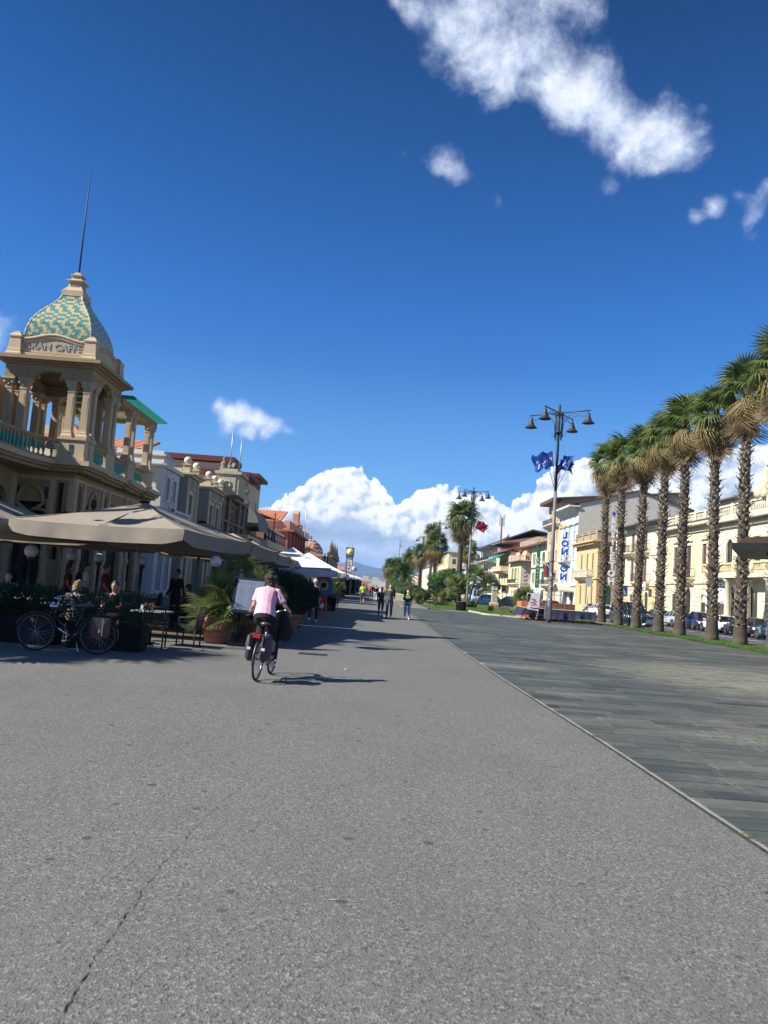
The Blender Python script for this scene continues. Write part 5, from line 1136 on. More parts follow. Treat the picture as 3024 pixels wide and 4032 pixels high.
# terracotta pot with fan palms, and other potted palms
m_terra = mat('terracotta', (.40, .16, .085), .85, .22, 4, .3, rgb2=(.30, .13, .08))
def pot(t, r, h, rings=True, m=None):
    b = MB(); b.lathe([(r*.68, 0), (r*.74, h*.1), (r*.95, h*.72), (r*.98, h*.8), (r*1.06, h*.82), (r*1.08, h*.97), (r*1.0, h), (r*.9, h*.99), (r*.88, h*.9)], (0, 0, 0), 28)
    if rings:
        for z in (.22, .27, .42, .47): rr = r*(.74+.21*(z-.1)/.62)+.008; b.lathe([(rr, h*z), (rr+.014, h*(z+.012)), (rr+.01, h*(z+.025))], (0, 0, 0), 28)
    b.build('pot', m or m_terra, t); b = MB(); b.lathe([(r*.9, h*.90), (r*.4, h*.93)], (0, 0, 0), 12); b.build('soil', m_trunk, t)
t = thing('potted_fan_palm', 'bushy fan palm in a big banded terracotta pot left of the cyclist', 'potted plant', (-3.72, 19.25, 0)); pot(t, .41, .62)
for k, (cx_, cy_, hh, n, sd_, s_) in enumerate(((-.18, -.08, .16, 22, 21, .82), (.22, -.05, .14, 20, 22, .80), (0, .0, .46, 20, 23, .92), (-.05, .2, .25, 12, 24, .9))): fanpot(t, hh, n, sd_, s_, .62, .10, c0=(cx_, cy_), trunk_r=.06, pmin=-26)
t = thing('potted_fan_palm', 'taller dim fan palm with shaggy stem behind the terracotta pot', 'potted plant', (-3.55, 21.6, 0)); pot(t, .36, .5); fanpot(t, 1.05, 13, 31, 1.15, .5, .25, trunk_r=.11, pmin=-20)
t = thing('potted_fan_palm', 'yellow sunlit fan palm behind the menu board', 'potted plant', (-2.95, 20.9, 0)); pot(t, .32, .5); fanpot(t, .82, 8, 33, 1.0, .5, .75, trunk_r=.07, pmin=5)
t = thing('potted_fan_palm', 'potted fan palm at the far left casting frond shadows beside the bicycle', 'potted plant', (-8.9, 12.6, 0)); pot(t, .4, .6); fanpot(t, 1.5, 20, 35, 1.5, .6, .1, trunk_r=.11, pmin=-40)
t = thing('potted_shrub', 'big dark grassy shrub in a terracotta pot right of the cyclist', 'potted plant', (-2.62, 24.3, 0)); pot(t, .46, .62, m=m_terra)
q = random.Random(5); b = MB()
for c_, r_ in (((0, 0, 1.25), (.62, .62, .62)), ((-.7, .9, 1.3), (.7, .6, .7)), ((.25, .8, 1.15), (.6, .6, .6)), ((-.5, 0, 1.05), (.55, .5, .5))): leafmass(b, c_, r_, 2600, .17, q, blade=True)
b.build('shrub', m_wiry, t)
# menu board on a stand
t = thing('menu_board', 'tilted black framed menu board on a low stand beside the cyclist', 'menu board', (-2.86, 18.85, 0), radians(0))
b = MB(); b.box(-.48, .42, -.18, .18, 0, .10); b.build('base', m_dark, t); b = MB(); b.box(-.33, -.27, -.03, .03, .1, .92); b.box(.21, .27, -.03, .03, .1, .92); b.build('leg', m_dark, t)
M = Matrix.Translation((-.06, -.02, 1.22)) @ Matrix.Rotation(radians(-24), 4, 'X') @ Matrix.Rotation(radians(4), 4, 'Z')
b = MB(); b.box(-.42, .42, -.02, .03, -.46, .46); o = b.build('frame', mat('navy_frame', (.012, .015, .035), .4, .2, 4), t); o.matrix_local = M
b = MB(); b.box(-.35, .35, -.026, -.021, -.39, .39); s_ = b.build('menu_sheet', mat('pale_paper', (.15, .18, .23), .5, .06, 4), t); s_.matrix_local = M
b = MB(); q = random.Random(9)
for cx_ in (-.23, 0, .23):
    for r_ in range(17):
        if q.random() < .85: w_ = q.uniform(.03, .085); b.box(cx_-w_, cx_+w_, -.0275, -.0265, .33-r_*.04, .345-r_*.04)
b.build('printed_lines', mat('print_grey', (.12, .14, .2), .6, .1, 4), s_, kind='stuff')
# black stand frame in the shade behind the cyclist, and the slatted pallets under the terrace
t = thing('sign_stand', 'empty black two legged stand between the cyclist and the walking man', 'stand', (-3.25, 28.4, 0)); b = MB()
for x in (-.0, .45): b.tube([(x, 0, 0), (x, 0, .95)], .022, 6)
b.tube([(0, 0, .95), (.45, 0, .95)], .02, 6); b.box(-.3, .75, -.25, .25, 0, .05); b.build('stand', m_dark, t)
t = thing('wooden_deck', 'low wooden deck edge in the shade behind the chairs', 'deck', (-5.2, 19.4, 0))
for i in range(9): b = MB(); b.box(-2.0, 1.1, i*.15, i*.15+.135, .10, .13); b.build('plank', mat('deck_wood', (.13, .09, .05), .8, .3, 3, .3), t)
b = MB(); b.box(-2.0, 1.1, .02, 1.3, .0, .10); b.build('deck_base', m_dark, t)
# more shade life: awning and people screen inside the neighbouring bar
# bikes ------------------------------------------------------------------
m_tyre = mat('tyre', (.016, .016, .017), .75, .2, 8); m_chrome = mat('chrome', (.55, .56, .58), .18, .1, 5, metal=1.0); m_leather = mat('brown_leather', (.10, .05, .032), .45, .3, 6, .3); m_bikeblk = mat('dark_green_black_paint', (.012, .018, .015), .25, .2, 5, spec=.6)
m_redl = mat('red_reflector', (.50, .01, .01), .2, .1, 5); m_orl = mat('orange_reflector', (.6, .16, .03), .3, .1, 5)
def wheel(t, x, z, r, rim=None, tw=.018, spokes=28):
    w_ = thing_part('wheel', t, (x, 0, z)); b = MB(); n = 36
    def ring(rad, th, n2=6): return [[V((cos(2*pi*i/n)*(rad+th*cos(2*pi*k/n2)), th*1.0*sin(2*pi*k/n2), sin(2*pi*i/n)*(rad+th*cos(2*pi*k/n2)))) for k in range(n2)] for i in range(n+1)]
    b.loft(ring(r-tw, tw), cap=False); b.build('tyre', m_tyre, w_)
    b = MB(); b.loft(ring(r-tw*2.1-.006, .011), cap=False); b.build('rim', rim or m_chrome, w_)
    b = MB(); b.tube([(0, -.035, 0), (0, .035, 0)], .022, 8); b.build('hub', m_chrome, w_)
    b = MB()
    for i in range(spokes): a = 2*pi*i/spokes; s_ = .03 if i % 2 else -.03; a2 = a+.5*(1 if i % 4 < 2 else -1); b.tube([(.02*cos(a2), s_, .02*sin(a2)), ((r-.045)*cos(a), 0, (r-.045)*sin(a))], .0022, 3, cap=False)
    b.build('spokes', m_chrome, w_); return w_
def thing_part(name, parent, loc=(0, 0, 0)):
    o = bpy.data.objects.new(name, None); COL.objects.link(o); o.parent = parent; o.location = loc; o.empty_display_size = .1; return o
def fender(r, a0, a1, x, z, w_=.026):
    b = MB(); rr = []
    for i in range(17): a = a0+(a1-a0)*i/16; c = V((x+cos(a)*r, 0, z+sin(a)*r)); o = V((cos(a), 0, sin(a))); rr.append([c+V((0, -w_, 0))-o*.01, c+V((0, -w_*.5, 0))+o*.008, c+V((0, w_*.5, 0))+o*.008, c+V((0, w_, 0))-o*.01])
    b.loft(rr, cap=False); return b
def bicycle(name, label, loc, rz, lean=0, fm=None, style='city', steer=0, barw=.30, wr=.345, WB=1.06, fend=None, bz=.98, bx_=.76, rimm=None):
    """rear wheel contact at origin, heading +X"""
    t = thing(name, label, 'bicycle', loc, rz); t.rotation_euler = (lean, 0, rz); fm = fm or m_bikeblk
    wheel(t, 0, wr, wr, rimm, tw=.019); fw_ = wheel(t, WB, wr, wr, rimm, tw=.019)
    bb = V((.46, 0, .30)); st = V((.33, 0, .78)); hd = V((.80, 0, .80)); hb = V((.835, 0, .70)); ax = V((WB, 0, wr)); rx_ = V((0, 0, wr))
    b = MB(); b.tube([bb, st], .016, 8); b.tube([hd+V((-.005, 0, 0)), st-V((0, 0, .03))], .014, 8); b.tube([bb, hb], .017, 8)
    for s in (-1, 1): b.tube([rx_+V((0, s*.055, 0)), bb+V((0, s*.03, 0))], .009, 6); b.tube([rx_+V((0, s*.055, 0)), st+V((0, s*.02, -.05))], .008, 6)
    b.tube([hb-V((0, 0, .04)), hd+V((-.01, 0, .05))], .02, 8); b.build('frame', fm, t)
    b = MB()
    for s in (-1, 1): b.tube([hb+V((.005, s*.04, -.05)), V((.95, s*.05, .52)), ax+V((0, s*.055, 0))], [.013, .012, .009], 6)
    b.tube([hb+V((.0, -.05, -.05)), hb+V((.0, .05, -.05))], .014, 6); b.build('fork', fm, t)
    b = MB(); top = V((bx_, 0, bz)); b.tube([hd, top], .012, 6)
    for s in (-1, 1): b.tube([top, top+V((.07, s*.10, .05)), top+V((.03, s*.22, .06)), top+V((-.14, s*(barw-.02), .04)), top+V((-.22, s*barw, .03))], .011, 6)
    b.build('handlebar', m_chrome, t)
    for s in (-1, 1): b = MB(); b.tube([top+V((-.12, s*(barw-.025), .042)), top+V((-.24, s*barw, .028))], .017, 6); b.build('grip', m_tyre, t)
    b = MB(); b.loft([[V((x, y*w_, z+zz)) for y, zz in ((-1, -.012), (-.7, .02), (0, .03), (.7, .02), (1, -.012), (0, -.03))] for x, w_, z in ((.13, .03, .91), (.17, .095, .925), (.24, .10, .92), (.33, .045, .905), (.43, .02, .90), (.46, .008, .885))]); b.tube([st, V((.285, 0, .895))], .013, 6); b.build('saddle', mat('saddle_grey', (.06, .06, .062), .35, .2, 5, spec=.6), t)
    fender(wr+.018, radians(-15), radians(190), 0, wr).build('fender', fend or fm, t); fender(wr+.018, radians(20), radians(165), WB, wr).build('fender', fend or fm, t)
    b = MB(); b.tube([(-.30, -.07, .74), (.22, -.07, .75)], .006, 4); b.tube([(-.30, .07, .74), (.22, .07, .75)], .006, 4)
    for x in (-.28, -.15, -.02, .11): b.tube([(x, -.07, .745), (x, .07, .745)], .005, 4)
    for s in (-1, 1): b.tube([(0, s*.07, wr), (-.20, s*.07, .74)], .005, 4); b.tube([(0, s*.07, wr), (.12, s*.07, .745)], .005, 4)
    b.build('rack', m_blackm if style == 'city' else m_chrome, t)
    b = MB(); b.box(.40, .52, -.075, -.066, .24, .36); b.tube([bb+V((0, -.08, 0)), bb+V((0, .08, 0))], .012, 6); b.tube([bb+V((0, -.08, 0)), bb+V((.11, -.09, -.11))], .009, 5); b.tube([bb+V((0, .08, 0)), bb+V((-.11, .09, .11))], .009, 5); b.build('crank', m_chrome, t)
    b = MB(); b.lathe([(.085, -.004), (.085, .004)], (0, 0, 0), 20); o = b.build('chainring', m_blackm, t); o.matrix_local = Matrix.Translation(bb+V((0, -.055, 0))) @ Matrix.Rotation(pi/2, 4, 'X')
    for s, q_ in ((-1, V((.11, 0, -.11))), (1, V((-.11, 0, .11)))): b = MB(); b.obox(bb+q_+V((0, s*.13, 0)), .045, .04, .012); b.build('pedal', m_tyre, t)
    b = MB(); b.tube([rx_+V((0, -.05, .03)), bb+V((0, -.06, .085))], .004, 4); b.tube([rx_+V((0, -.05, -.03)), bb+V((0, -.06, -.085))], .004, 4); b.build('chain', m_blackm, t)
    return t
# parked city bicycle (heading left)
bk = bicycle('parked_bicycle', 'black city bicycle parked on its stand with brown leather pannier', (-5.12, 14.86, 0), pi+.10, radians(-3), wr=.36, WB=1.13, rimm=mat('dull_steel_rim', (.14, .14, .145), .45, .2, 5, metal=.6))
b = MB(); b.tube([(.38, .04, .28), (.28, .20, .02)], .011, 6); b.build('kickstand', m_chrome, bk)
b = MB(); b.loft([[V((.84+x, r*cos(a*pi/4), .86+r*sin(a*pi/4))) for a in range(8)] for x, r in ((-.07, .015), (-.05, .04), (.0, .052), (.06, .058), (.07, .05))]); b.build('headlamp', m_chrome, bk)
b = MB(); b.tube([(.50, .10, .34), (.60, .11, .40), (.70, .11, .47)], .022, 6); b.build('pump', m_chrome, bk)
for s in (1,):
    b = MB(); b.loft([[V((x, s*(.075+d), z)) for x, d in ((-.24-g, 0), (-.24-g, .10), (.10+g, .10), (.10+g, 0))] for z, g in ((.36, -.03), (.40, .0), (.66, .0), (.71, -.01))], sm=False); pn = b.build('pannier', m_leather, bk)
    b = MB(); b.loft([[V((x, s*(.185), z)), V((x, s*.195, z))] for x, z in ()]) if False else b.add([(-.22, .182, .72), (.09, .182, .72), (-.06, .188, .47)], [(0, 1, 2)]); b.build('flap', mat('worn_leather', (.22, .15, .12), .35, .3, 5, .3), pn)
    b = MB(); b.obox((-.06, .192, .47), .02, .006, .03); b.box(-.12, -.10, .183, .187, .38, .70); b.build('buckle', m_chrome, pn)
b = MB(); b.box(-.27, -.13, -.10, .10, .755, .80); b.build('strap_pad', mat('red_brown_strap', (.24, .06, .04), .6, .3, 7), bk)
b = MB(); b.box(-.36, -.33, .0, .06, .60, .68); b.build('rear_reflector', m_orl, bk)
for x, z in ((1.22, .58),): b = MB(); b.obox((x, -.0, z), .04, .012, .02, Matrix.Rotation(-.9, 3, 'Y')); b.build('reflector', m_orl, bk)
o = sheet('terrace_shade_sheet', [(-12.9, 18.3), (-6.6, 18.3), (-4.6, 20.6), (-4.3, 37), (-12.9, 37)], .006, mat('terrace_shade_dark', (.035, .032, .028), .8, .3, 2, .3))  # near-black sheet over the ground; paints in the deep shade under the parasols
# ---------------------------------------------------------------- buildings on the right, across the road
m_palaz = stucco('cream_yellow_stucco', (.62, .53, .33), (.8, .74, .62), .25); m_palaz2 = stucco('warm_white_stucco', (.64, .58, .42), (.8, .75, .65), .25); m_rust = stucco('pale_rusticated_stone', (.58, .53, .40), (.75, .7, .6), .3)
m_ochre = stucco('orange_ochre_stucco', (.46, .28, .115), (.75, .65, .5), .3); m_ochre2 = stucco('yellow_ochre_stucco', (.54, .41, .22), (.75, .65, .5), .3); m_greywall = stucco('blank_grey_wall', (.52, .50, .44), (.8, .78, .75), .3)
m_orange = stucco('peach_stucco', (.62, .42, .26), (.75, .65, .5), .3); m_pink = stucco('faded_pink_stucco', (.56, .42, .34), (.75, .68, .6), .4); m_greenw = stucco('pale_green_stucco', (.60, .60, .42), (.8, .8, .7), .25)
m_blank = stucco('stained_beige_wall', (.50, .40, .26), (.55, .5, .42), .9); m_stoneb = stucco('brown_balustrade_stone', (.34, .27, .18), (.6, .55, .5), .5); m_lightst = stucco('light_balustrade_stone', (.56, .51, .39), (.7, .65, .6), .4)
XR = 33.0
def rust(t, fr, U0, U1, Z0, Z1, ops, m, name='stone_course', step=.42, out=.05):
    """courses of rustication: each course a raised strip broken by the openings"""
    b = MB(); z = Z0
    while z < Z1-.1:
        z1 = min(z+step-.05, Z1); segs = [(U0, U1)]
        for o in ops:
            if o[2]-.2 < z1 and o[3]+.2 > z:
                ns = []
                for a, c in segs:
                    if o[1]+.2 <= a or o[0]-.2 >= c: ns.append((a, c)); continue
                    if o[0]-.2 > a: ns.append((a, o[0]-.2))
                    if o[1]+.2 < c: ns.append((o[1]+.2, c))
                segs = ns
        for a, c in segs: b.fbox(fr, a, c, z, z1, 0, out)
        z += step
    b.build(name, m, t)
# R1 arcaded palazzo at the right edge
o_a = [(1.0+i*3.6, 2.6+i*3.6, .1, 4.0, True, {'kind': 'door', 'fm': m_sh_dark}) for i in range(6)]
o_b = [(7.6+i*2.6-6.2, 8.9+i*2.6-6.2, 5.6, 8.4, True, {'kind': 'glass', 'fm': m_sh_brown, 'surround': m_palaz2}) for i in range(8)]
o_b = [o for o in o_b if o[1] < 23]
t, fr, fs = house('arcaded_palazzo', 'cream palazzo with columned arcade, stone balcony and statues on the roofline at the right edge', XR, 51, 74.2, 1, 10.0, 14, m_palaz2, o_a+o_b, [])
b = MB()
for i in range(7): b = MB(); b.lathe([(.40, .0), (.40, .25), (.31, .3), (.30, 1.5), (.25, 4.3), (.36, 4.4), (.42, 4.5), (.42, 4.7)], fr(.4+i*3.6, 0, .9), 12); b.build('column', m_rust, t)
b = MB(); b.fbox(fr, 0, 23.2, 4.7, 5.1, 0, 1.4); b.build('balcony_slab', m_rust, t)
def stone_rail(t, fr, u0, u1, z, o, m, h=.95, step=.34, pier=3.0, name='balustrade'):
    b = MB(); b.fbox(fr, u0, u1, z+h-.15, z+h, o-.15, o+.15); b.fbox(fr, u0, u1, z, z+.15, o-.15, o+.15); n = int((u1-u0)/step)
    for i in range(n): b.lathe([(.05, z+.15), (.1, z+.32), (.05, z+.6), (.07, z+h-.15)], fr(u0+(i+.5)*step, 0, o), 5)
    k = max(1, int((u1-u0)/pier))
    for i in range(k+1): c = u0+(u1-u0)*i/k; b.fbox(fr, max(u0, c-.25), min(u1, c+.25), z, z+h+.08, o-.19, o+.19)
    b.build(name, m, t)
stone_rail(t, fr, 0, 23.2, 5.1, 1.2, m_palaz); stone_rail(t, fr, 0, 23.2, 10.6, -.1, m_lightst, 1.1)
b = MB(); b.fbox(fr, -.3, 23.5, 9.5, 9.7, -.02, .25); b.fbox(fr, -.3, 23.6, 10.0, 10.25, -.1, .8); b.fbox(fr, -.3, 23.5, 10.25, 10.6, -.3, .3); b.build('cornice', m_lightst, t)
b = MB()
for u in (6.5, 14): b = MB(); b.lathe([(.5, 11.7), (.4, 12.0), (.5, 12.5), (.55, 13.0), (.35, 13.5), (.25, 13.7), (.3, 14.0), (.1, 14.3)], fr(u, 0, -.1), 8); b.ell(fr(u-1.1, 12.2, -.1), (.5, .7, .6), 7, 5); b.ell(fr(u+1.1, 12.2, -.1), (.5, .7, .6), 7, 5); b.build('statue', mat('statue_stone', (.55, .47, .33), .9, .3, 5, .4), t)
# R2 cream palazzo with pediment windows, roof balustrade
o2 = [(1.9, 2.9, 5.4, 8.3, False, {'kind': 'shut', 'surround': m_palaz2, 'cap': 2}), (5.6, 6.9, 4.9, 8.3, False, {'kind': 'shut', 'surround': m_palaz2, 'cap': 2}), (9.2, 10.2, 5.4, 8.3, False, {'kind': 'shut', 'surround': m_palaz2, 'cap': 2}),
      (1.9, 3.0, .5, 3.2, False, {'kind': 'shut', 'sh': m_sh_dark}), (5.5, 6.9, .1, 3.9, True, {'kind': 'door', 'fm': m_sh_brown}), (9.3, 10.4, .5, 3.2, False, {'kind': 'shut', 'sh': m_sh_dark})]
t, fr, fs = house('balustraded_palazzo', 'cream yellow palazzo with pediment windows, brown shutters and a white roof balustrade', XR, 74.25, 86.5, 1, 10.2, 14, m_palaz, o2, [])
rust(t, fr, .0, 12.2, .4, 4.2, o2, m_rust); b = MB(); b.fbox(fr, 0, 12.2, 4.3, 4.55, 0, .15); b.fbox(fr, 0, 12.25, 9.6, 9.75, -.02, .2); b.fbox(fr, -.05, 12.3, 10.2, 10.5, -.2, .85); b.build('cornice', m_lightst, t)
b = MB(); b.fbox(fr, -.1, 12.3, 10.5, 10.62, -.2, .9); b.build('gutter', m_eave, t); stone_rail(t, fr, 0, 12.2, 10.65, -.1, m_lightst, 1.1, .3, 2.4)
balcony(t, fr, 4.4, 8.1, 4.9, 1.0, m_rust, m_iron)
# R2b shop with domed white awning between R1 and R2
sg = thing('gallery_sign_board', 'long pale sign board with dark letters above the white dome awning', 'sign', (32.6, 70.6, 0))
b = MB(); b.box(-.06, .06, -.2, 3.3, 4.0, 4.75); b.build('board', mat('sign_green_white', (.52, .60, .50), .6, .1, 4), sg)
text('EREMO ILIADE DOMUS', .30, sg, 'lettering', m_blackm, face_matrix((-.075, 1.55, 4.45), (0, -1, 0)), .003, .006); text('CASE  VACANZE', .15, sg, 'lettering', m_blackm, face_matrix((-.075, 1.55, 4.16), (0, -1, 0)), .003, .003)
aw = thing('dome_awning', 'white rounded dome awning over the shop door between the two palazzi', 'awning', (33, 70.5, 0)); b = MB(); g = []
for j in range(9):
    e_ = pi/2*j/8; g.append([V((-1.9*cos(e_)*sin(pi*i/12), 1.75-1.9*cos(pi*i/12)*cos(e_)**.5, 2.4+1.5*sin(e_))) for i in range(13)])
b.loft(g, cap=False); b.build('canopy', m_whitec, aw)
# R3 cream and yellow three storey house
o3 = []
for i, u in enumerate((1.6, 6.4, 11.0)):
    o3 += [(u, u+1.0, 8.3 if i != 2 else 8.3, 10.7, False, {'kind': 'shut' if i else 'half', 'surround': m_pink}), (u, u+1.05, 4.6, 7.4, False, {'kind': 'shut', 'surround': m_pink, 'cap': 1})]
o3 += [(1.4, 3.2, .2, 3.0, False, {}), (5.6, 6.8, .2, 3.4, True, {'kind': 'door', 'fm': m_sh_brown}), (10.6, 12.4, .2, 3.0, False, {})]
t, fr, fs = house('balconied_house', 'cream three storey house with yellow ground floor, iron balconies and dark eaves', XR, 86.55, 101, 1, 11.4, 12, m_palaz2, o3, [])
rust(t, fr, 0, 14.4, .4, 3.9, o3, m_ochre2, step=.8); b = MB(); b.fbox(fr, 0, 14.45, 4.05, 4.25, 0, .18); b.fbox(fr, 0, 14.45, 7.7, 7.85, 0, .12); b.build('string_course', m_palaz, t)
b = MB(); b.fbox(fr, 0, 14.45, 11.4, 11.5, -.1, 1.1); b.build('eaves', m_eave, t); tile_roof(t, fr, -.1, 14.6, 1.2, -8, 11.6, 13.4, mat('slate_green_gutter', (.08, .09, .08), .8, .2, 3))
balcony(t, fr, 5.4, 8.6, 8.3-.05, .9, m_rust, m_iron); balcony(t, fr, 10.0, 13.4, 8.25, .9, m_rust, m_iron); balcony(t, fr, 4.8, 9.4, 4.5, 1.0, m_rust, m_iron)
b = MB(); b.fbox(fr, 3.9, 5.0, 3.55, 4.4, .9, .96); b.build('banner', m_frame_w, t)
# house behind with dish and chimney
t, fr, fs = house('rear_pink_house', 'taller faded pink house behind the palazzo with a red satellite dish', 44, 80, 98, 1, 15.6, 16, m_pink, [(3, 3.9, 12.6, 14.0, False, {}), (6.5, 7.4, 12.6, 14, False, {})], [(2, 3, 12.5, 13.6, False, {})])
b = MB(); b.fbox(fs, -.5, 16, 15.6, 15.8, -.1, .4); b.fbox(fr, -.5, 18, 15.6, 15.8, -.1, .6); b.prism([(-.6, 15.8), (16, 15.8), (7.5, 18.0)], fs, -18, .4); b.build('roof', m_eave, t)
b = MB(); b.lathe([(.02, 0), (.5, .08), (.85, .26), (.86, .26), (.5, .04)], (0, 0, 0), 20); o = b.build('satellite_dish', mat('red_dish', (.42, .07, .05), .5, .15, 5), t); o.matrix_local = Matrix.Translation((2.6, -.9, 14.0)) @ align((-.7, -.8, .45)).to_4x4()
t2 = thing('roof_antenna', 'tall television antenna on the pink house behind the palms', 'antenna', (46.5, 79.6, 15.8)); b = MB(); b.tube([(0, 0, 0), (0, 0, 6.2)], .035, 5); b.build('mast', m_steel, t2)
for z in (6.1, 4.3, 3.6): b = MB(); b.tube([(-1.0, 0, z), (1.0, 0, z)], .018, 4); [b.tube([(x, -.3, z), (x, .3, z)], .01, 3) for x in (-.9, -.6, -.3, 0, .3, .6, .9)]; b.build('yagi', m_steel, t2)
# R4 ochre villa with roof balustrade
o4 = [(u, u+.75, 6.0, 9.0, True, {'kind': 'shut', 'sh': m_sh_green, 'surround': m_orange, 'cap': 0}) for u in (2.0, 5.0, 8.2)] + [(u, u+.75, 1.2, 4.2, True, {'kind': 'shut', 'sh': m_sh_green}) for u in (2.0, 5.0, 8.2)]
s4 = [(1.2, 2.2, .8, 4.2, True, {'kind': 'shut', 'sh': m_sh_green}), (1.2, 2.2, 5.9, 8.6, False, {'kind': 'shut', 'sh': m_sh_brown, 'surround': m_orange}), (3.9, 4.8, 5.9, 8.6, False, {'kind': 'shut', 'sh': m_sh_brown, 'surround': m_orange})]
t, fr, fs = house('ochre_villa', 'orange ochre villa with arched green shutters, bracketed eaves and brown roof balustrade', XR, 113.5, 125.3, 1, 10.6, 9, m_ochre2, o4, s4, sm=m_ochre)
rust(t, fr, 0, 11.8, .4, 5.0, o4, m_ochre2); rust(t, fs, 0, 9, .4, 5.0, s4, m_ochre); rust(t, fs, 0, 9, 5.5, 10.2, s4, m_ochre, step=.5)
b = MB(); b.fbox(fr, -.2, 11.8, 5.05, 5.3, -.02, .25); b.fbox(fs, 0, 9, 5.05, 5.3, -.02, .25); b.fbox(fr, -.9, 11.9, 10.6, 10.8, -.1, 1.1); b.fbox(fs, 0, 9, 10.6, 10.8, -.1, 1.1)
for i in range(22): b.fbox(fr, i*.54, i*.54+.25, 10.25, 10.6, 0, .8)
for i in range(16): b.fbox(fs, i*.54+.1, i*.54+.35, 10.25, 10.6, 0, .8)
b.build('cornice', m_ochre2, t)
b = MB()
for F, L in ((fr, 11.8), (fs, 9.0)):
    b.fbox(F, -.2 if F is fr else .2, L, 10.8, 12.0, -.3, .1); b.fbox(F, -.3 if F is fr else .2, L, 12.0, 12.15, -.4, .25)
    for i in range(4): c = L*i/3; b.fbox(F, c-.3, c+.3, 10.8, 12.4, -.35, .28)
b.build('parapet', m_stoneb, t); balcony(t, fr, 1.5, 9.6, 5.5, 1.1, m_lightst, m_lightst, 'stone')
# R5 white hotel with blank side wall
o5 = [(u, u+.9, z, z+2.0, False, {'surround': m_whitew, 'cap': 1 if z > 5 else 0}) for u in (1.6, 5.2, 8.8) for z in (4.9, 8.4, 11.8)] + [(u, u+.7, 14.9, 15.6, False, {}) for u in (1.6, 5.2, 8.8)] + [(1.5, 3.2, .1, 3.2, False, {}), (5, 7, .1, 3.2, False, {}), (8.6, 10.4, .1, 3.2, False, {})]
t, fr, fs = house('white_hotel', 'tall white and pale blue hotel with deep bracketed eaves and a blank grey side wall', XR, 125.4, 137.4, 1, 17.0, 18.5, m_whitew, o5, [], sm=m_greywall)
b = MB(); b.fbox(fr, -.3, 12, 17.0, 17.25, -.1, 1.7)
for i in range(9): b.prism([(0, 17), (0, 15.7), (.5, 16.1), (1.4, 16.8), (1.5, 17)], (lambda c: (lambda a, q, o=0: fr(c+o, q, a)))(.8+i*1.35), -.13, .13)
b.fbox(fr, 0, 12, 14.3, 14.5, 0, .3); b.fbox(fr, 0, 12, 4.0, 4.2, 0, .3); b.build('eaves', m_whitew, t)
b = MB(); b.prism([(-1.7, 17.25), (10, 20.3), (19, 17.6), (19, 17.9), (10, 20.6), (-1.7, 17.5)], fs, -12, .25); b.build('roof', m_eave, t)
b = MB(); b.prism([(.0, 17.0), (18.5, 17.0), (18.5, 17.8), (10, 20.3), (.0, 17.6)], fs, -.3, -.01); b.build('gable', m_greywall, t)
b = MB()
for u in (1.0, 4.4, 8.0): b.fbox(fr, u, u+2.2, 13.1, 14.0, .0, .04)
for u in (4.2, 7.9): b.fbox(fr, u, u+.4, 4.9, 14, .0, .06)
b.build('blue_panel', mat('pale_blue_plaster', (.26, .42, .62), .8, .1, 3), t); balcony(t, fr, 3.6, 8.2, 8.2, 1.2, m_whitew, m_whitew, 'stone')
b = MB(); pts = [(.5+i*.9, 3.0+1.3*sin(max(0, min(1, (i-1)/5))*pi)**1.0) for i in range(9)]
for (u0, z0), (u1, z1) in zip(pts, pts[1:]): b.hexa([fr(u0, z0, 0), fr(u1, z1, 0), fr(u1, z1, 2.4), fr(u0, z0, 2.4), fr(u0, z0+.25, 0), fr(u1, z1+.25, 0), fr(u1, z1+.25, 2.4), fr(u0, z0+.25, 2.4)])
b.build('entrance_canopy', mat('canopy_beige', (.48, .44, .36), .8, .1, 3), t)
m_blue = mat('sign_blue', (.008, .075, .33), .35, .1, 4)
sg = thing('hotel_letter_sign', 'vertical sign of large blue letters on the white hotel, seen from behind', 'sign', (32.25, 130.5, 0))
for i, ch in enumerate('LONDON'): text(ch, 1.5, sg, 'letter', m_blue, face_matrix((-.0, 0, 12.55-i*1.42), (-1, 0, 0)), .06, .085)
b = MB(); b.tube([(0, .1, 4.6), (0, .1, 13.6)], .05, 5); b.tube([(0, .1, 5), (1.4, .1, 5)], .04, 4); b.tube([(0, .1, 13), (1.4, .1, 13)], .04, 4); b.build('frame', m_steel, sg)
m_gold = mat('gold_star', (.62, .47, .08), .5, .15, 5)
def star(parent, p, r, m, u=(1, 0, 0)):
    b = MB(); pts = [(cos(pi/2+i*pi/5)*(r if i % 2 == 0 else r*.42), sin(pi/2+i*pi/5)*(r if i % 2 == 0 else r*.42)) for i in range(10)]; f = frame(p, u, (0, -1, 0))
    c0, c1 = f(0, 0, .05), f(0, 0, -.05)
    for i in range(10): a, q = pts[i], pts[(i+1) % 10]; b.add([f(*a, .03), f(*q, .03), c0], [(0, 1, 2)]); b.add([f(*a, -.03), f(*q, -.03), c1], [(0, 1, 2)]); b.add([f(*a, .03), f(*q, .03), f(*q, -.03), f(*a, -.03)], [(0, 1, 2, 3)])
    b.build('star', m, parent)
for k in (-1, 0, 1): star(sg, (k*.75, 0, 14.15), .42, m_gold)
m_wlet = mat('white_letter', (.72, .72, .70), .4, .08, 4)
sg = thing('tall_letter_sign', 'tall vertical sign of white letters under a blue star, half hidden by a palm trunk', 'sign', (32.0, 104.5, 0))
for i, ch in enumerate('SESI'): text(ch, 1.0, sg, 'letter', m_wlet, face_matrix((0, 0, 12.9-i*1.0), (1, 0, 0)), .06, .05)
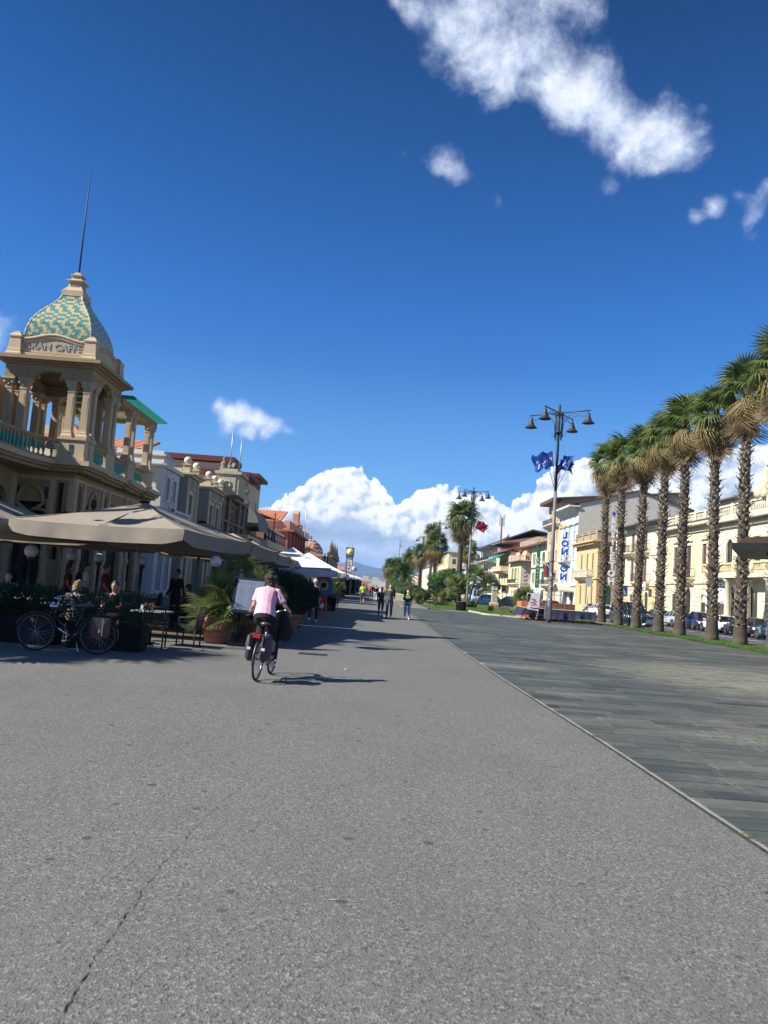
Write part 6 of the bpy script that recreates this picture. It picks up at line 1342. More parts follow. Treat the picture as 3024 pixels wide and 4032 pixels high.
for i, ch in enumerate('LETOH'): text(ch, 1.25, sg, 'letter', m_wlet, face_matrix((0, 0, 8.85-i*1.06), (1, 0, 0)), .06, .06)
b = MB(); b.tube([(.1, .1, 2.0), (.1, .1, 14)], .05, 5); b.build('frame', m_steel, sg); star(sg, (0, 0, 13.9), .42, m_blue)
sg.location = (32.35, 104.5, 0)
t = thing('hotel_sign_post', 'green gabled balcony wing stub carrying the tall letter sign', 'post', (32.95, 104.6, 0)); b = MB(); b.tube([(0, 0, 0), (0, 0, 14)], .12, 8); b.tube([(-.5, 0, 3), (0, 0, 3)], .05, 5); b.tube([(-.5, 0, 12), (0, 0, 12)], .05, 5); b.build('post', m_steel, t); t['label'] = 'steel post behind the tall white letter sign'
# R6 tall peach block
o6 = [(u, u+1.1, z, z+1.9, z in (8.6,), {'surround': m_palaz, 'cap': 0}) for u in (1.6, 7.2) for z in (5.0, 8.6, 12.2, 16.2)] + [(1.4, 2.8, .1, 3.2, False, {}), (6.8, 8.2, .1, 3.2, False, {})]
t, fr, fs = house('peach_hotel', 'tallest block, peach and orange with deep brown eaves and a top corner balcony', XR, 137.5, 147.3, 1, 19.2, 22, m_orange, o6, [], sm=m_blank)
b = MB(); b.fbox(fr, -.2, 10.0, 19.2, 19.5, -.1, 1.8); b.fbox(fs, 0, 22, 19.2, 19.4, -.1, .6); b.prism([(-1.8, 19.5), (22, 22.2), (22, 22.5), (-1.8, 19.8)], fs, -10, .6); b.build('roof', m_eave, t)
b = MB(); b.prism([(0, 19.4), (22, 19.4), (22, 22.3), (0, 19.8)], fs, -.4, -.02); b.build('gable', m_blank, t)
balcony(t, fr, 0, 9.8, 15.4, 1.2, m_rust, m_iron); balcony(t, fr, 0, 9.8, 4.2, 1.2, m_rust, m_iron)
b = MB()
for u in (.3, 5.0, 9.2): b.fbox(fr, u-.2, u+.2, 4.4, 19.0, 0, .1)
b.build('pilaster', m_palaz, t)
sg = thing('hotel_flags', 'red and green flags hanging from slanted poles on the peach hotel', 'flag', (31.9, 139.5, 0))
for k, (y, mm) in enumerate(((0, mat('flag_red', (.55, .05, .03), .8, .2, 3, trans=.2)), (.9, mat('flag_green', (.03, .22, .08), .8, .2, 3, trans=.2)), (-1.6, mat('flag_navy', (.03, .04, .16), .8, .2, 3, trans=.2)))):
    b = MB(); b.tube([(1.0, y, 5.0), (-1.2, y, 8.4)], .04, 5); b.build('pole', m_frame_w, sg); b = MB()
    for i in range(6): z0 = 8.2-i*.45; b.add([(-1.1+i*.05, y, z0), (-.1+i*.16, y+.12*(i % 2), z0-.1), (-.05+i*.16, y+.12*((i+1) % 2), z0-.55), (-1.05+i*.05, y, z0-.45)], [(0, 1, 2, 3)])
    b.build('cloth', mm, sg)
# R7 green white hotel
o7 = [(u, u+1.0, z, z+2.2, False, {'kind': 'open', 'sh': m_sh_green, 'surround': m_greenw}) for u in (1.8, 6.2, 10.6) for z in (4.6, 8.4)] + [(1+i*4.2, 3.6+i*4.2, .1, 2.8, False, {}) for i in range(3)]
t, fr, fs = house('green_shutter_hotel', 'pale green and white hotel with green shutters and white shop awnings', XR, 147.4, 161.3, 1, 12.0, 14, m_greenw, o7, [(2, 3, 8.4, 10.4, False, {})])
b = MB(); b.fbox(fr, -.4, 14.2, 12.0, 12.3, -.1, 1.3); b.fbox(fs, 0, 14, 12.0, 12.3, -.1, 1.0); b.fbox(fr, 0, 14, 7.6, 7.8, 0, .2); b.build('eaves', m_eave, t)
tile_roof(t, fr, -.4, 14.2, 1.3, -7, 12.4, 14.6)
b = MB()
for i in range(3): b.add([fr(.8+i*4.2, 3.5, .0), fr(3.8+i*4.2, 3.5, .0), fr(3.8+i*4.2, 2.5, 1.6), fr(.8+i*4.2, 2.5, 1.6)], [(0, 1, 2, 3)])
b.build('awning', m_whitec, t)
sg = thing('green_banner_sign', 'tall dark green vertical hotel sign with gold stars and round emblems', 'sign', (32.0, 150.0, 0)); m_grn = mat('sign_green', (.008, .12, .075), .5, .2, 4)
b = MB(); b.box(-.42, .42, -.08, .08, 3.6, 7.8); b.box(-.34, .34, -.08, .08, 9.6, 12.6); b.tube([(0, 0, 3), (0, 0, 13)], .06, 6); b.build('board', m_grn, sg)
b = MB()
for z in (8.3, 9.1): b.tube([(.42*cos(a*pi/8), -.0, z+.42*sin(a*pi/8)) for a in range(17)], .08, 5); b.tube([(-.3, -.05, z), (0, -.05, z+.2), (.3, -.05, z)], .05, 4)
b.build('emblem', m_grn, sg)
for k in (-1, 0, 1): star(sg, (k*.7, 0, 13.2), .4, m_gold)
for i, ch in enumerate('HOTEL'): text(ch, .5, sg, 'letter', m_greenw, face_matrix((0, -.09, 7.3-i*.72), (1, 0, 0)), .01, .01)
# R8 pink cream corner house with terrace
o8 = [(u, u+1.0, 5.4, 8.2, False, {'kind': 'shut' if u < 5 else 'open', 'sh': m_sh_green, 'surround': m_palaz}) for u in (2.2, 5.6, 9.4)] + [(u, u+1.2, .1, 3.0, False, {}) for u in (2.2, 5.6, 9.4)]
t, fr, fs = house('corner_terrace_house', 'cream corner house with pinkish side wall, stone quoins and balustraded roof terrace', XR, 172.5, 186, 1, 9.4, 10, m_palaz, o8, [], sm=m_pink)
b = MB(); b.fbox(fr, -1.0, 13.6, 9.4, 9.65, -.1, 1.1); b.fbox(fs, 0, 10, 9.4, 9.65, -.1, 1.0); b.build('eaves', m_eave, t); stone_rail(t, fr, -.4, 13.5, 9.7, .4, m_pink, 1.2, .5, 3.0); stone_rail(t, fs, -.4, 10, 9.7, .4, m_pink, 1.2, .5, 3.0)
b = MB(); z = 4.6
while z < 9: b.fbox(fs, 0, 1.3, z, z+.4, 0, .12); b.fbox(fs, 0, .8, z+.45, z+.85, 0, .12); z += .9
b.fbox(fs, 0, 10, 4.0, 4.3, 0, .2); b.fbox(fs, 1.8, 9, 4.5, 5.6, 0, .1); b.build('quoins', m_rust, t)
b = MB(); b.box(1.2, 10, .5, 13, 9.65, 12.6); b.build('penthouse', m_orange, t); b = MB(); b.prism([(.6, 12.6), (10.4, 14.4), (10.4, 14.65), (.6, 12.85)], fs, -13.5, .2); b.build('roof', m_eave, t)
b = MB(); b.lathe([(.1, 11.0), (.3, 11.3), (.5, 11.8), (.55, 11.9), (.3, 12.0)], (-.1, .3, 0), 8); b.build('urn', m_terra, t); balcony(t, fr, 1.2, 12.2, 4.6, .9, m_rust, m_iron)
# R9..R13 beyond
t, fr, fs = house('awning_house', 'narrow cream and orange house with a dark green awning over its loggia', XR, 186.1, 206, 1, 12.4, 10, m_palaz, [(u, u+1.2, z, z+2.4, False, {'kind': 'shut', 'sh': m_sh_brown}) for u in (2, 6, 10, 14) for z in (4.6, 8.0)] + [(2, 4, .1, 3, False, {}), (8, 10, .1, 3, False, {})], [])
b = MB(); b.fbox(fr, -.3, 20, 12.4, 12.7, -.1, 1.2); b.fbox(fr, 0, 10, 3.9, 4.2, 0, 2.0); b.build('eaves', m_eave, t); b = MB(); b.add([fr(2, 12.3, .3), fr(16, 12.3, .3), fr(16, 10.6, 3.2), fr(2, 10.6, 3.2)], [(0, 1, 2, 3)]); b.add([fr(2, 10.6, 3.2), fr(16, 10.6, 3.2), fr(16, 10.1, 3.2), fr(2, 10.1, 3.2)], [(0, 1, 2, 3)]); b.build('awning', mat('green_awning', (.01, .15, .11), .8, .2, 3), t); balcony(t, fr, 2, 16, 7.8, 2.0, m_rust, m_orange, 'solid'); tile_roof(t, fr, -.3, 20, 1.2, -8, 12.8, 15)
t, fr, fs = house('dark_balcony_house', 'white house with stacked dark iron balconies on slender columns', XR, 206.1, 235, 1, 14.4, 12, m_whitew, [(u, u+1.6, z, z+2.4, False, {'kind': 'shut', 'sh': m_sh_dark}) for u in (2, 7, 12, 17, 22) for z in (4.4, 8.0, 11.2)], [])
for z in (4.2, 7.8, 11.0): balcony(t, fr, 1, 25, z, 2.4, m_rust, m_iron)
b = MB(); [b.tube([fr(1.2+i*3.4, 0, 2.3), fr(1.2+i*3.4, 14, 2.3)], .12, 6) for i in range(8)]; b.fbox(fr, 0, 28, 14.4, 14.8, -.2, 2.6); b.build('porch_frame', m_iron, t)
t, fr, fs = house('shed_roof_block', 'large cream block with long sloping roof line and phone mast', XR+4, 196, 238, 1, 15.5, 24, m_cream, [], [(3, 6, 12, 13.8, False, {})], sm=m_palaz2)
b = MB(); b.prism([(-4, 15.5), (20, 15.5), (20, 20.5)][::1], fs, -42, -.1); b.build('gable', m_palaz2, t)
t['label'] = 'large cream block with long sloping roof line behind the balcony houses'; b = MB(); b.prism([(-5, 15.3), (3, 18.6), (24, 15.6), (24, 15.9), (3, 19.0), (-5, 15.7)], fs, -43, .4); b.build('roof', m_eave, t)
t2 = thing('phone_mast', 'mobile phone mast with white panels above the sloping roof', 'antenna', (38.5, 236, 17)); b = MB(); b.tube([(0, 0, 0), (0, 0, 8.5)], .22, 6); b.build('mast', m_redtrim, t2)
for x in (-.6, .6): b = MB(); b.box(x-.3, x+.3, -.2, .2, 5.8, 9.4); b.build('panel', m_whitew, t2)
b = MB(); b.lathe([(.05, 0), (1.0, .25), (1.25, .5)], (0, 0, 0), 16); o = b.build('dish', m_whitew, t2); o.matrix_local = Matrix.Translation((1.6, -.4, 2.6)) @ align((-.6, -.8, .1)).to_4x4()
o11 = [(u, u+2.4, z, z+2.0, False, {'kind': 'glass', 'fm': m_sh_dark}) for u in (3, 11, 19, 27) for z in (4.6, 7.8, 11.0)]
t, fr, fs = house('stepped_white_block', 'white modern block with long balconies and small blue awnings', XR, 238, 272, 1, 15.2, 20, m_whitew, o11, [(3, 6, 8, 10, False, {}), (3, 6, 11.5, 13.5, False, {})])
b = MB()
for z in (4.4, 7.6, 10.8): b.fbox(fr, 0, 34, z-.2, z+1.0, 0, 2.6)
b.build('balcony', m_whitew, t); b = MB()
for z in (7.2, 10.4, 13.6):
    for u in (3, 12, 21): b.add([fr(u, z+.2, 0), fr(u+6, z+.2, 0), fr(u+6, z-.8, 2.7), fr(u, z-.8, 2.7)], [(0, 1, 2, 3)])
b.build('awning', mat('blue_awning', (.04, .22, .55), .7, .2, 3), t)
for k, (y0, y1, h, mm, nm, lb) in enumerate(((280, 330, 16.0, m_palaz, 'long_yellow_block', 'long pale yellow block with rows of windows and green roof letters'), (340, 400, 13, m_pink, 'far_pink_block', 'distant pinkish block behind the middle palms'), (405, 500, 15, m_palaz2, 'far_cream_block', 'distant cream block seen between the far palms'), (505, 640, 12, m_cream, 'farthest_block', 'most distant cream block on the right side'))):
    oo = [(2+i*(y1-y0)/9, 3.6+i*(y1-y0)/9, z, z+1.9, False, {'kind': 'glass', 'fm': m_sh_dark} if k < 2 else None) for i in range(9) for z in (1.0, 4.8, 8.2, 11.6) if z+2 < h]
    so_ = [(1.5+i*3.4, 2.9+i*3.4, z, z+1.9, False, {'kind': 'glass', 'fm': m_sh_dark} if k < 2 else None) for i in range(4) for z in (1.0, 4.8, 8.2, 11.6) if z+2 < h]
    t, fr, fs = house(nm, lb, XR-1 if k else XR-6, y0, y1, 1, h, 18, mm, oo, so_)
    band(t, fr, fs, y1-y0, 18, h-.1, .5, .7, m_palaz2)
    if k == 0: text('HOTEL', 1.9, t, 'roof_lettering', mat('mint_letter', (.10, .42, .36), .5, .1, 3), face_matrix((7, -.3, h+1.4), (1, 0, 0)), .08, .04)
# kiosk at the far right whose eave enters the frame
t = thing('kiosk', 'kiosk eave with maroon metal roof and green fascia entering at the right edge', 'kiosk', (11.45, 24.8, 0), radians(-29))
b = MB(); b.hexa([(.25, .1, 3.92), (5.5, -.5, 4.05), (5.5, 5, 4.05), (.25, 5, 3.92), (.45, .4, 4.14), (5.5, .1, 4.55), (5.5, 4.6, 4.55), (.45, 4.6, 4.14)]); b.build('roof', mat('maroon_metal', (.055, .028, .022), .4, .15, 4), t)
b = MB(); b.hexa([(.1, .1, 3.72), (5.5, -.5, 3.80), (5.5, 5, 3.80), (.1, 5, 3.72), (.1, .05, 3.92), (5.5, -.55, 4.04), (5.5, 5, 4.04), (.1, 5, 3.92)]); b.build('fascia', mat('green_metal', (.016, .024, .020), .4, .15, 4), t)
for i in range(10): b = MB(); b.add([(1.1+i*.42, .7, 3.7), (1.5+i*.42, .7, 3.7), (1.5+i*.42, .15, 3.52), (1.1+i*.42, .15, 3.52)], [(0, 1, 2, 3)]); b.build('awning_stripe', m_whitec if i % 2 else mat('awning_green', (.02, .12, .07), .8, .2, 3), t)
b = MB(); b.box(4.4, 7.0, .9, 4.0, 0, 3.72); b.build('booth', mat('kiosk_green', (.03, .07, .05), .5, .15, 4), t)
b = MB(); b.box(1.55, 2.35, .0, .04, 3.74, 3.98); o = b.build('sign_plate', m_gold, t); text('BAR', .2, o, 'lettering', m_grn, face_matrix((1.95, -.01, 3.86), (1, 0, 0)), .003, .01)
# ---------------------------------------------------------------- palms
RG = 'tall shaggy fan palms in a row on the grass strip'
rowY = [63.0, 58.7, 54.8, 50.5, 47.0, 43.3, 40.0, 36.6]
for i, y in enumerate(rowY):
    side = ['leftmost and farthest palm of the row, right behind the covered stage', 'second palm from the left in the row, its trunk half hiding the white letter sign', 'third palm from the left in the row, in front of the dark van', 'fourth palm from the left in the row, beside the white scooter', 'fifth palm from the left in the row, before the silver car', 'sixth palm from the left in the row, in front of the white car', 'seventh palm in the row, nearest whole one, its trunk crossing the kiosk eave', 'palm at the right edge of the photo with only its fronds showing'][i]
    washingtonia(side, (18.85 if i < 5 else 19.2, y, .03), 13.25+[.2, .1, 0, .1, .2, 0, .5, .9][i], 40+i, .27, group=RG, sc_=1.0, ng=27, nd=36, skirt=1.05).rotation_euler = (radians([.6, -.8, .4, -.5, .9, -.4, .3, 0][i]), radians([-.5, .6, -.9, .3, .7, -.6, .4, 0][i]), i*1.3)
washingtonia('fan palm outside the left edge whose shadow falls on the parked bicycle', (-15.4, 12.3, 0), 8.0, 77, .24, sc_=1.15, ng=30, nd=26, boots=False)
MG = 'tall fan palms in the park'
for (x, y, H, tr, s_, sk, sd_, lb) in ((13.6, 122, 13.6, .44, 1.75, 1.35, 61, 'tall thick trunked palm with a full shaggy crown above the round tree'), (16.6, 136, 9.6, .25, 1.1, 1.2, 62, 'thin palm just right of the thick trunked one'), (12.2, 153, 11.0, .40, 1.6, 1.8, 63, 'palm with long dry skirt under the blue flags'),
    (12.6, 170, 14.6, .3, 1.25, .8, 64, 'windswept palm top just left of the second pair of lamps'), (11.2, 185, 10.4, .36, 1.5, 1.4, 65, 'palm with drooping yellow fronds by the fourth lamp'), (9.6, 205, 9.4, .34, 1.4, 1.2, 66, 'palm left of the fourth lamp'), (10.9, 230, 11.5, .34, 1.4, 1.3, 67, 'far palm beneath the fifth lamp'), (4.5, 205, 7.6, .3, 1.2, 2.0, 68, 'narrow far palm standing alone at the edge of the promenade'),
    (8.2, 270, 10.2, .34, 1.5, 1.3, 69, 'distant palm behind the date palm'), (6.9, 300, 9.4, .34, 1.5, 1.3, 70, 'distant palm left of the date palm'), (6.6, 350, 9.0, .34, 1.6, 1.4, 71, 'most distant palm of the park')):
    washingtonia(lb, (x, y, .03), H, sd_, tr, boots=False, skirt=sk, group=MG, sc_=s_, ng=26, nd=22)
# Canary date palm
b = MB(); q = random.Random(3); pts = []
for i in range(9): s_ = i/8; pts.append(V((3.4*s_*(1-.12*s_), 0, 1.25*sin(s_*pi*.62)-1.5*s_**2.4)))
b.tube(pts, [.05, .045, .04, .035, .03, .025, .02, .012, .006], 5)
for i in range(52):
    s_ = .12+.86*i/52; k = s_*8; i0 = min(7, int(k)); p = pts[i0].lerp(pts[i0+1], k-i0); d = (pts[i0+1]-pts[i0]).normalized(); L = .55*(1-abs(s_-.45)*.9)
    for sg_ in (-1, 1):
        e_ = (V((0, sg_, 0))+d*.7+V((0, 0, .25-.5*q.random()))).normalized(); e2 = p+e_*L+V((0, 0, -.08)); w_ = d*.022; b.add([p-w_, p+w_, e2], [(0, 1, 2)])
me_df = b.mesh('frond', m_leaf)
def date_palm(label, loc, H, n, s_, sd_):
    t = thing('date_palm', label, 'palm tree', loc); q = random.Random(sd_); b = MB(); b.tube([(0, 0, -.1), (0, 0, H*.5), (0, 0, H)], [.42, .34, .40], 10); b.build('trunk', m_trunk, t)
    for i in range(n):
        u = (i+.5)/n; o = link(me_df, 'frond', t); o.matrix_local = Matrix.Translation((0, 0, H+.1-u*.5)) @ orient(i*2.399+q.uniform(-.2, .2), radians(72-u*95), q.uniform(-.3, .3)) @ Matrix.Scale(s_*q.uniform(.85, 1.1), 4)
    b = MB(); leafmass(b, (0, 0, H-.3), (.6, .6, .5), 260, .18, q); b.build('fruit_stalks', mat('orange_fruit_stalk', (.30, .12, .02), .7, .4, 5), t)
date_palm('feathery date palm with arching fronds and orange fruit stalks above the hedge', (4.75, 118, .03), 3.3, 62, 1.0, 5)
# bushes and trees in the park
round_tree('big round dark green tree left of the thick palm', (11.6, 118, .03), (3.5, 3.2, 2.1), 2.95, 30000, 2, leaf=.24, lumps=38)
for k, (x, y, r, z, m_, lb, n) in enumerate(((4.9, 99, (1.75, 1.6, 1.0), 1.55, m_leaf, 'domed clipped bush under the date palm', 5000), (5.9, 92, (1.15, 1.0, .62), 1.2, m_leaf, 'smaller oval clipped bush in front of the domed one', 3600), (5.3, 84.5, (1.0, .9, .75), .75, m_leaf2, 'loose olive bush behind the boy in the black shirt', 3000),
    (6.8, 93, (1.4, 1.2, .8), .9, m_leaf2, 'wide olive bush right of the clipped ones', 3400), (8.4, 98, (1.6, 1.3, .9), 1.0, m_leaf, 'dark low bush behind the bench', 3800), (10.2, 104, (1.6, 1.3, .9), .95, m_leaf, 'dark bush at the foot of the round tree', 3400), (5.6, 130, (2.2, 4, 1.3), 1.2, m_leaf, 'dark shrub mass beyond the date palm', 4200), (5.8, 150, (1.9, 6, 1.4), 1.3, m_leaf2, 'far shrub mass along the promenade', 4200), (5.3, 190, (1.8, 12, 2.0), 1.8, m_leaf, 'distant tall hedge along the promenade', 5000), (7.5, 240, (3.5, 18, 2.6), 2.2, m_leaf, 'most distant park trees left', 5000), (10.5, 82, (.75, .7, .45), .45, m_leaf2, 'low bush beside the leaning palms', 1800), (14.2, 150, (3, 6, 1.6), 1.4, m_leaf, 'dark shrubs behind the round tree', 4000))):
    round_tree(lb, (x, y, .03), r, z, n, 80+k, trunk=False, m=m_, name='bush', cat='bush', leaf=.15, lumps=14, group='bushes in the park')
# small palms
def small_palm(label, x, y, H, lean, s_, n, sd_, pmin=-35, pt=None):
    t = thing('small_fan_palm', label, 'palm tree', (x, y, .03), 0, 'small fan palms in the park'); fanpot(t, H, n, sd_, s_, 0, .12, lean=lean, trunk_r=.13, pmin=pmin); return t
small_palm('upright small palm right of the round tree', 11.9, 95, 3.5, (.75, 0), 2.1, 26, 91)
small_palm('strongly leaning small palm behind the bust monument', 12.5, 94, 2.7, (1.85, 0), 1.8, 22, 92)
small_palm('bushy low palm beside the orange planter wall', 14.5, 73, 1.35, (.1, 0), 1.75, 34, 93, -60)
small_palm('low palm clump hidden at the lawn edge left of the bench', 7.9, 88, .8, (0, 0), 1.6, 18, 94)
t = small_palm('leaning palm growing from the round black pot', 8.1, 70.6, 2.2, (-.55, 0), 1.45, 24, 95); 
t = thing('black_pot', 'round black ribbed pot standing at the lawn edge', 'pot', (8.22, 70.5, .03)); b = MB(); b.lathe([(.44, 0), (.44, .72), (.46, .72), (.46, .80), (.38, .80), (.38, .68)], (0, 0, 0), 24)
b.build('pot', mat('black_plastic', (.035, .036, .04), .5, .1, 5), t); b = MB(); [b.tube([(.445*cos(a*pi/12), .445*sin(a*pi/12), .02), (.445*cos(a*pi/12), .445*sin(a*pi/12), .7)], .014, 4) for a in range(24)]; b.build('ribs', m_dark, t)
m_agave = mat('agave_leaf', (.14, .20, .12), .6, .3, 3, rgb2=(.26, .31, .20))
for k, (x, y, r, n, lb) in enumerate(((11.75, 76, .85, 26, 'large dark agave in front of the bust monument'), (13.6, 75, .6, 15, 'small pale agave alone on the lawn'))):
    t = thing('agave', lb, 'plant', (x, y, .03)); q = random.Random(k)
    for i in range(n):
        b = MB(); a = i*2.399; e_ = radians(15+60*(i/n)); L = r*q.uniform(.75, 1.1); w_ = .07*r/.6; p1 = V((L*.45*cos(e_), 0, L*.45*sin(e_))); p2 = V((L*.95*cos(e_), 0, L*sin(e_)*.95)); s = V((0, w_, 0))
        b.add([V((0, 0, 0))-s*.6, V((0, 0, 0))+s*.6, p1+s+V((0, 0, .03)), p1-s+V((0, 0, .03)), p2], [(0, 1, 2, 3), (3, 2, 4)]); o = b.build('leaf', m_agave if k else m_leaf2, t); o.rotation_euler = (0, 0, a)
# ---------------------------------------------------------------- lamp posts with four bell lamps
m_lamp = mat('dark_iron_lamp', (.028, .026, .028), .5, .2, 5, spec=.5); m_post = mat('grey_painted_post', (.15, .155, .15), .5, .25, 3)
def lamp_post(label, x, y):
    t = thing('street_lamp', label, 'street lamp', (x, y, 0), 0, 'tall lamp posts with bell lamps')
    b = MB(); b.tube([(0, 0, -.02), (0, 0, 1.2), (0, 0, 5), (0, 0, 9.3)], [.185, .175, .145, .115], 14); b.lathe([(.20, 3.0), (.19, 3.05), (.20, 3.1)], (0, 0, 0), 12); b.lathe([(.19, 4.3), (.2, 4.35), (.19, 4.4)], (0, 0, 0), 12); b.build('post', m_post, t)
    b = MB(); b.tube([(0, 0, 9.3), (0, 0, 13), (0, 0, 15.6)], [.10, .09, .085], 10); b.lathe([(.13, 13.4), (.13, 13.5)], (0, 0, 0), 10)
    for k in range(8): a = k*pi/4+.4; r = .27; b.tube([(r*cos(a), r*sin(a), 13.0+.2*(k % 2)), (r*cos(a), r*sin(a), 15.1)], .028, 5)
    b.lathe([(.29, 13.55), (.29, 13.6)], (0, 0, 0), 12); b.lathe([(.29, 14.85), (.29, 14.92)], (0, 0, 0), 12); b.build('head_frame', m_lamp, t)
    for k in range(4):
        a = radians(-39)+k*pi/2; c, s = cos(a), sin(a); P = lambda r, z: (r*c, r*s, z)
        b = MB(); b.tube([P(.1, 15.0), P(2.35, 15.0)], .042, 6); b.tube([P(.3, 13.7), P(.38, 14.3), P(.75, 14.78), P(1.2, 14.9), P(1.55, 14.72), P(1.95, 14.60), P(2.12, 14.75), P(2.05, 14.95)], .022, 5); b.tube([P(.3, 13.35), P(.45, 13.3), P(.55, 13.42), P(.48, 13.55)], .02, 5)
        b.tube([P(.7, 14.75), P(1.0, 14.6), P(1.4, 14.7)], .018, 5); b.build('arm', m_lamp, t)
        b = MB(); b.tube([P(2.22, 15.0), P(2.22, 14.75)], .03, 6); b.lathe([(.10, 14.78), (.12, 14.72), (.12, 14.55), (.19, 14.50), (.21, 14.35), (.30, 14.22), (.42, 14.12), (.44, 14.08), (.36, 14.09), (.1, 14.3)], (2.22*c, 2.22*s, 0), 18); b.build('bell_lamp', m_lamp, t)
    return t
LY = [54.3, 101, 152, 200, 247, 295, 345]
for i, y in enumerate(LY): lamp_post(['nearest lamp post, with blue flags, standing before the covered stage', 'second lamp post, with red flags, beside the thick trunked palm', 'third lamp post, with bright blue flags', 'fourth lamp post with small red and white flags', 'fifth lamp post over the far palms', 'sixth lamp post, only its head showing above palms', 'farthest lamp post above the date palm'][i], 12.5 if i else 12.55, y)
# lamp post whose bell just enters at the left edge
t = lamp_post('lamp post mostly outside the photo, one bell tip at the left edge', -13.35, 18.6); t.location.z = -4.1; t['category'] = 'street lamp'
b = MB(); b.box(-.2, .2, -.26, -.14, .25, 1.15); b.tube([(0, -.2, 0), (0, -.2, .3)], .05, 6); o = b.build('junction_box', m_post, None, (12.35, 54.2, .0)); tag(o, 'small grey electrical box strapped to the foot of the nearest lamp post', 'junction box')
b = MB(); q = random.Random(2)
for i in range(16): z = 1.5+i*.13; a = -pi/2+q.uniform(-.7, .5); b.obox((.172*cos(a), .172*sin(a), z), .004, q.uniform(.02, .06), q.uniform(.02, .05), rotz(a))
o = b.build('stickers', m_frame_w, None, (12.55, 54.3, 0)); o['kind'] = 'stuff'
m_fb = mat('flag_blue_cloth', (.012, .065, .34), .7, .3, 2.5, trans=.25); m_fbp = mat('flag_print', (.42, .50, .60), .7, .2, 5); m_fr = mat('flag_crimson_cloth', (.55, .03, .06), .7, .3, 2, trans=.3); m_fw = mat('flag_white_cloth', (.65, .62, .62), .7, .1, 2, trans=.3)
def flag(label, x, y, z, az, lean, L, w_, h, m, seed, wind=-1, pr=True, grp='flags on the lamp posts'):
    t = thing('flag', label, 'flag', (x, y, z), 0, grp); d = V((cos(az)*sin(lean), sin(az)*sin(lean), cos(lean))); b = MB(); b.tube([(0, 0, 0), tuple(d*L)], .022, 5); b.build('pole', m_pole, t)
    q = random.Random(seed); b = MB(); N = 9; g = []; wd = V((wind, .25, -.05)).normalized()
    for j in range(N+1):
        for i in range(N+1):
            u, v = i/N, j/N; p = d*(L-h*v-.05) + wd*w_*u*(1-.15*v) + V((0, 0, -.28*w_*u*u)) + V((.10*sin(v*9+seed)*u, .24*sin(u*9+v*4+seed), .17*sin(u*8+seed*2+v*5)))*u
            g.append(tuple(p))
    b.add(g, [(j*(N+1)+i, j*(N+1)+i+1, (j+1)*(N+1)+i+1, (j+1)*(N+1)+i) for j in range(N) for i in range(N)], 0, True); cl = b.build('cloth', m, t)
    if pr:
        b = MB()
        for (i0, j0, i1, j1) in ((1, 3, 3, 5), (4, 3, 5, 6), (6, 4, 8, 5), (2, 6, 4, 7), (6, 6, 7, 8)):
            for i in range(i0, i1):
                for j in range(j0, j1):
                    P = [V(g[b_*(N+1)+a_])+V((0, -.012, 0)) for a_, b_ in ((i, j), (i+1, j), (i+1, j+1), (i, j+1))]; c = sum(P, V((0, 0, 0)))/4; b.add([c+(p-c)*.72 for p in P], [(0, 1, 2, 3)])
        b.build('print', m_fbp, cl)
    return t
X, Y = 12.55, 54.3
for k, (az_, ln, wd, lb) in enumerate(((pi*.92, .30, -1, 'blue flag on the nearest lamp post, outermost on the left'), (-pi*.75, .18, -1, 'blue flag on the nearest lamp post, inner left one'), (.7, .25, .9, 'blue flag on the nearest lamp post, behind the pole on the right'), (-.2, .42, -.7, 'blue flag on the nearest lamp post, outermost on the right'))):
    flag(lb, X+.12*cos(az_), Y+.12*sin(az_), 9.6, az_, ln, 2.6, .95, 1.1, m_fb, k+3, wd)
for k, (dx, lb) in enumerate(((.9, 'red flag on the second lamp post, right one'), (.3, 'red flag on the second lamp post, left one'), (.6, 'white flag between the two red ones'))): flag(lb, 12.5+.1, 101-.1, 9.2, .3*k-.2, .35+.1*k, 2.2, 1.25, 1.1, m_fw if k == 2 else m_fr, 11+k, .9, False)
for k, (dx, lb) in enumerate(((.0, 'bright blue flag on the third lamp post, left one'), (.6, 'bright blue flag on the third lamp post, right one'))): flag(lb, 12.5, 152-.1, 8.6, .2*k+(2.6 if not k else 0), .4, 2.4, 1.3, 1.2, mat('bright_blue_cloth', (.03, .16, .58), .7, .3, 2.5, trans=.3), 15+k, .9, False)
for k, (dx, lb) in enumerate(((.0, 'small red flag on the fourth lamp post'), (.6, 'small white flag on the fourth lamp post'))): flag(lb, 12.5, 200-.1, 8.6, .4+k*2, .4, 2.6, 1.6, 1.6, (m_fr, m_fw)[k], 18+k, .9 if not k else -.9, False)
t = thing('flag_pole', 'tall dark blue flag pole with a small torn flag far down the promenade', 'flag pole', (9.2, 285, 0)); b = MB(); b.tube([(0, 0, 0), (0, 0, 19.5)], [.2, .1], 8); b.build('pole', mat('navy_pole', (.04, .09, .22), .5, .1, 3), t); b = MB(); b.add([(.1, 0, 17.6), (1.6, .2, 17.5), (1.5, 0, 16.3), (.1, 0, 16.5)], [(0, 1, 2, 3)]); b.build('cloth', m_fw, t)
b = MB()
t = thing('antenna_mast', 'radio mast with small platform standing above the far lamps', 'antenna', (20, 320, 0)); b.tube([(0, 0, 0), (0, 0, 24)], [.5, .3], 8); b.box(-1.7, 1.7, -.8, .8, 23.4, 23.7); [b.tube([(x, 0, 23.7), (x, 0, 26.8)], .08, 4) for x in (-1.6, 1.6)]; b.build('mast', mat('mast_grey', (.35, .36, .37), .6, .1, 3), t)
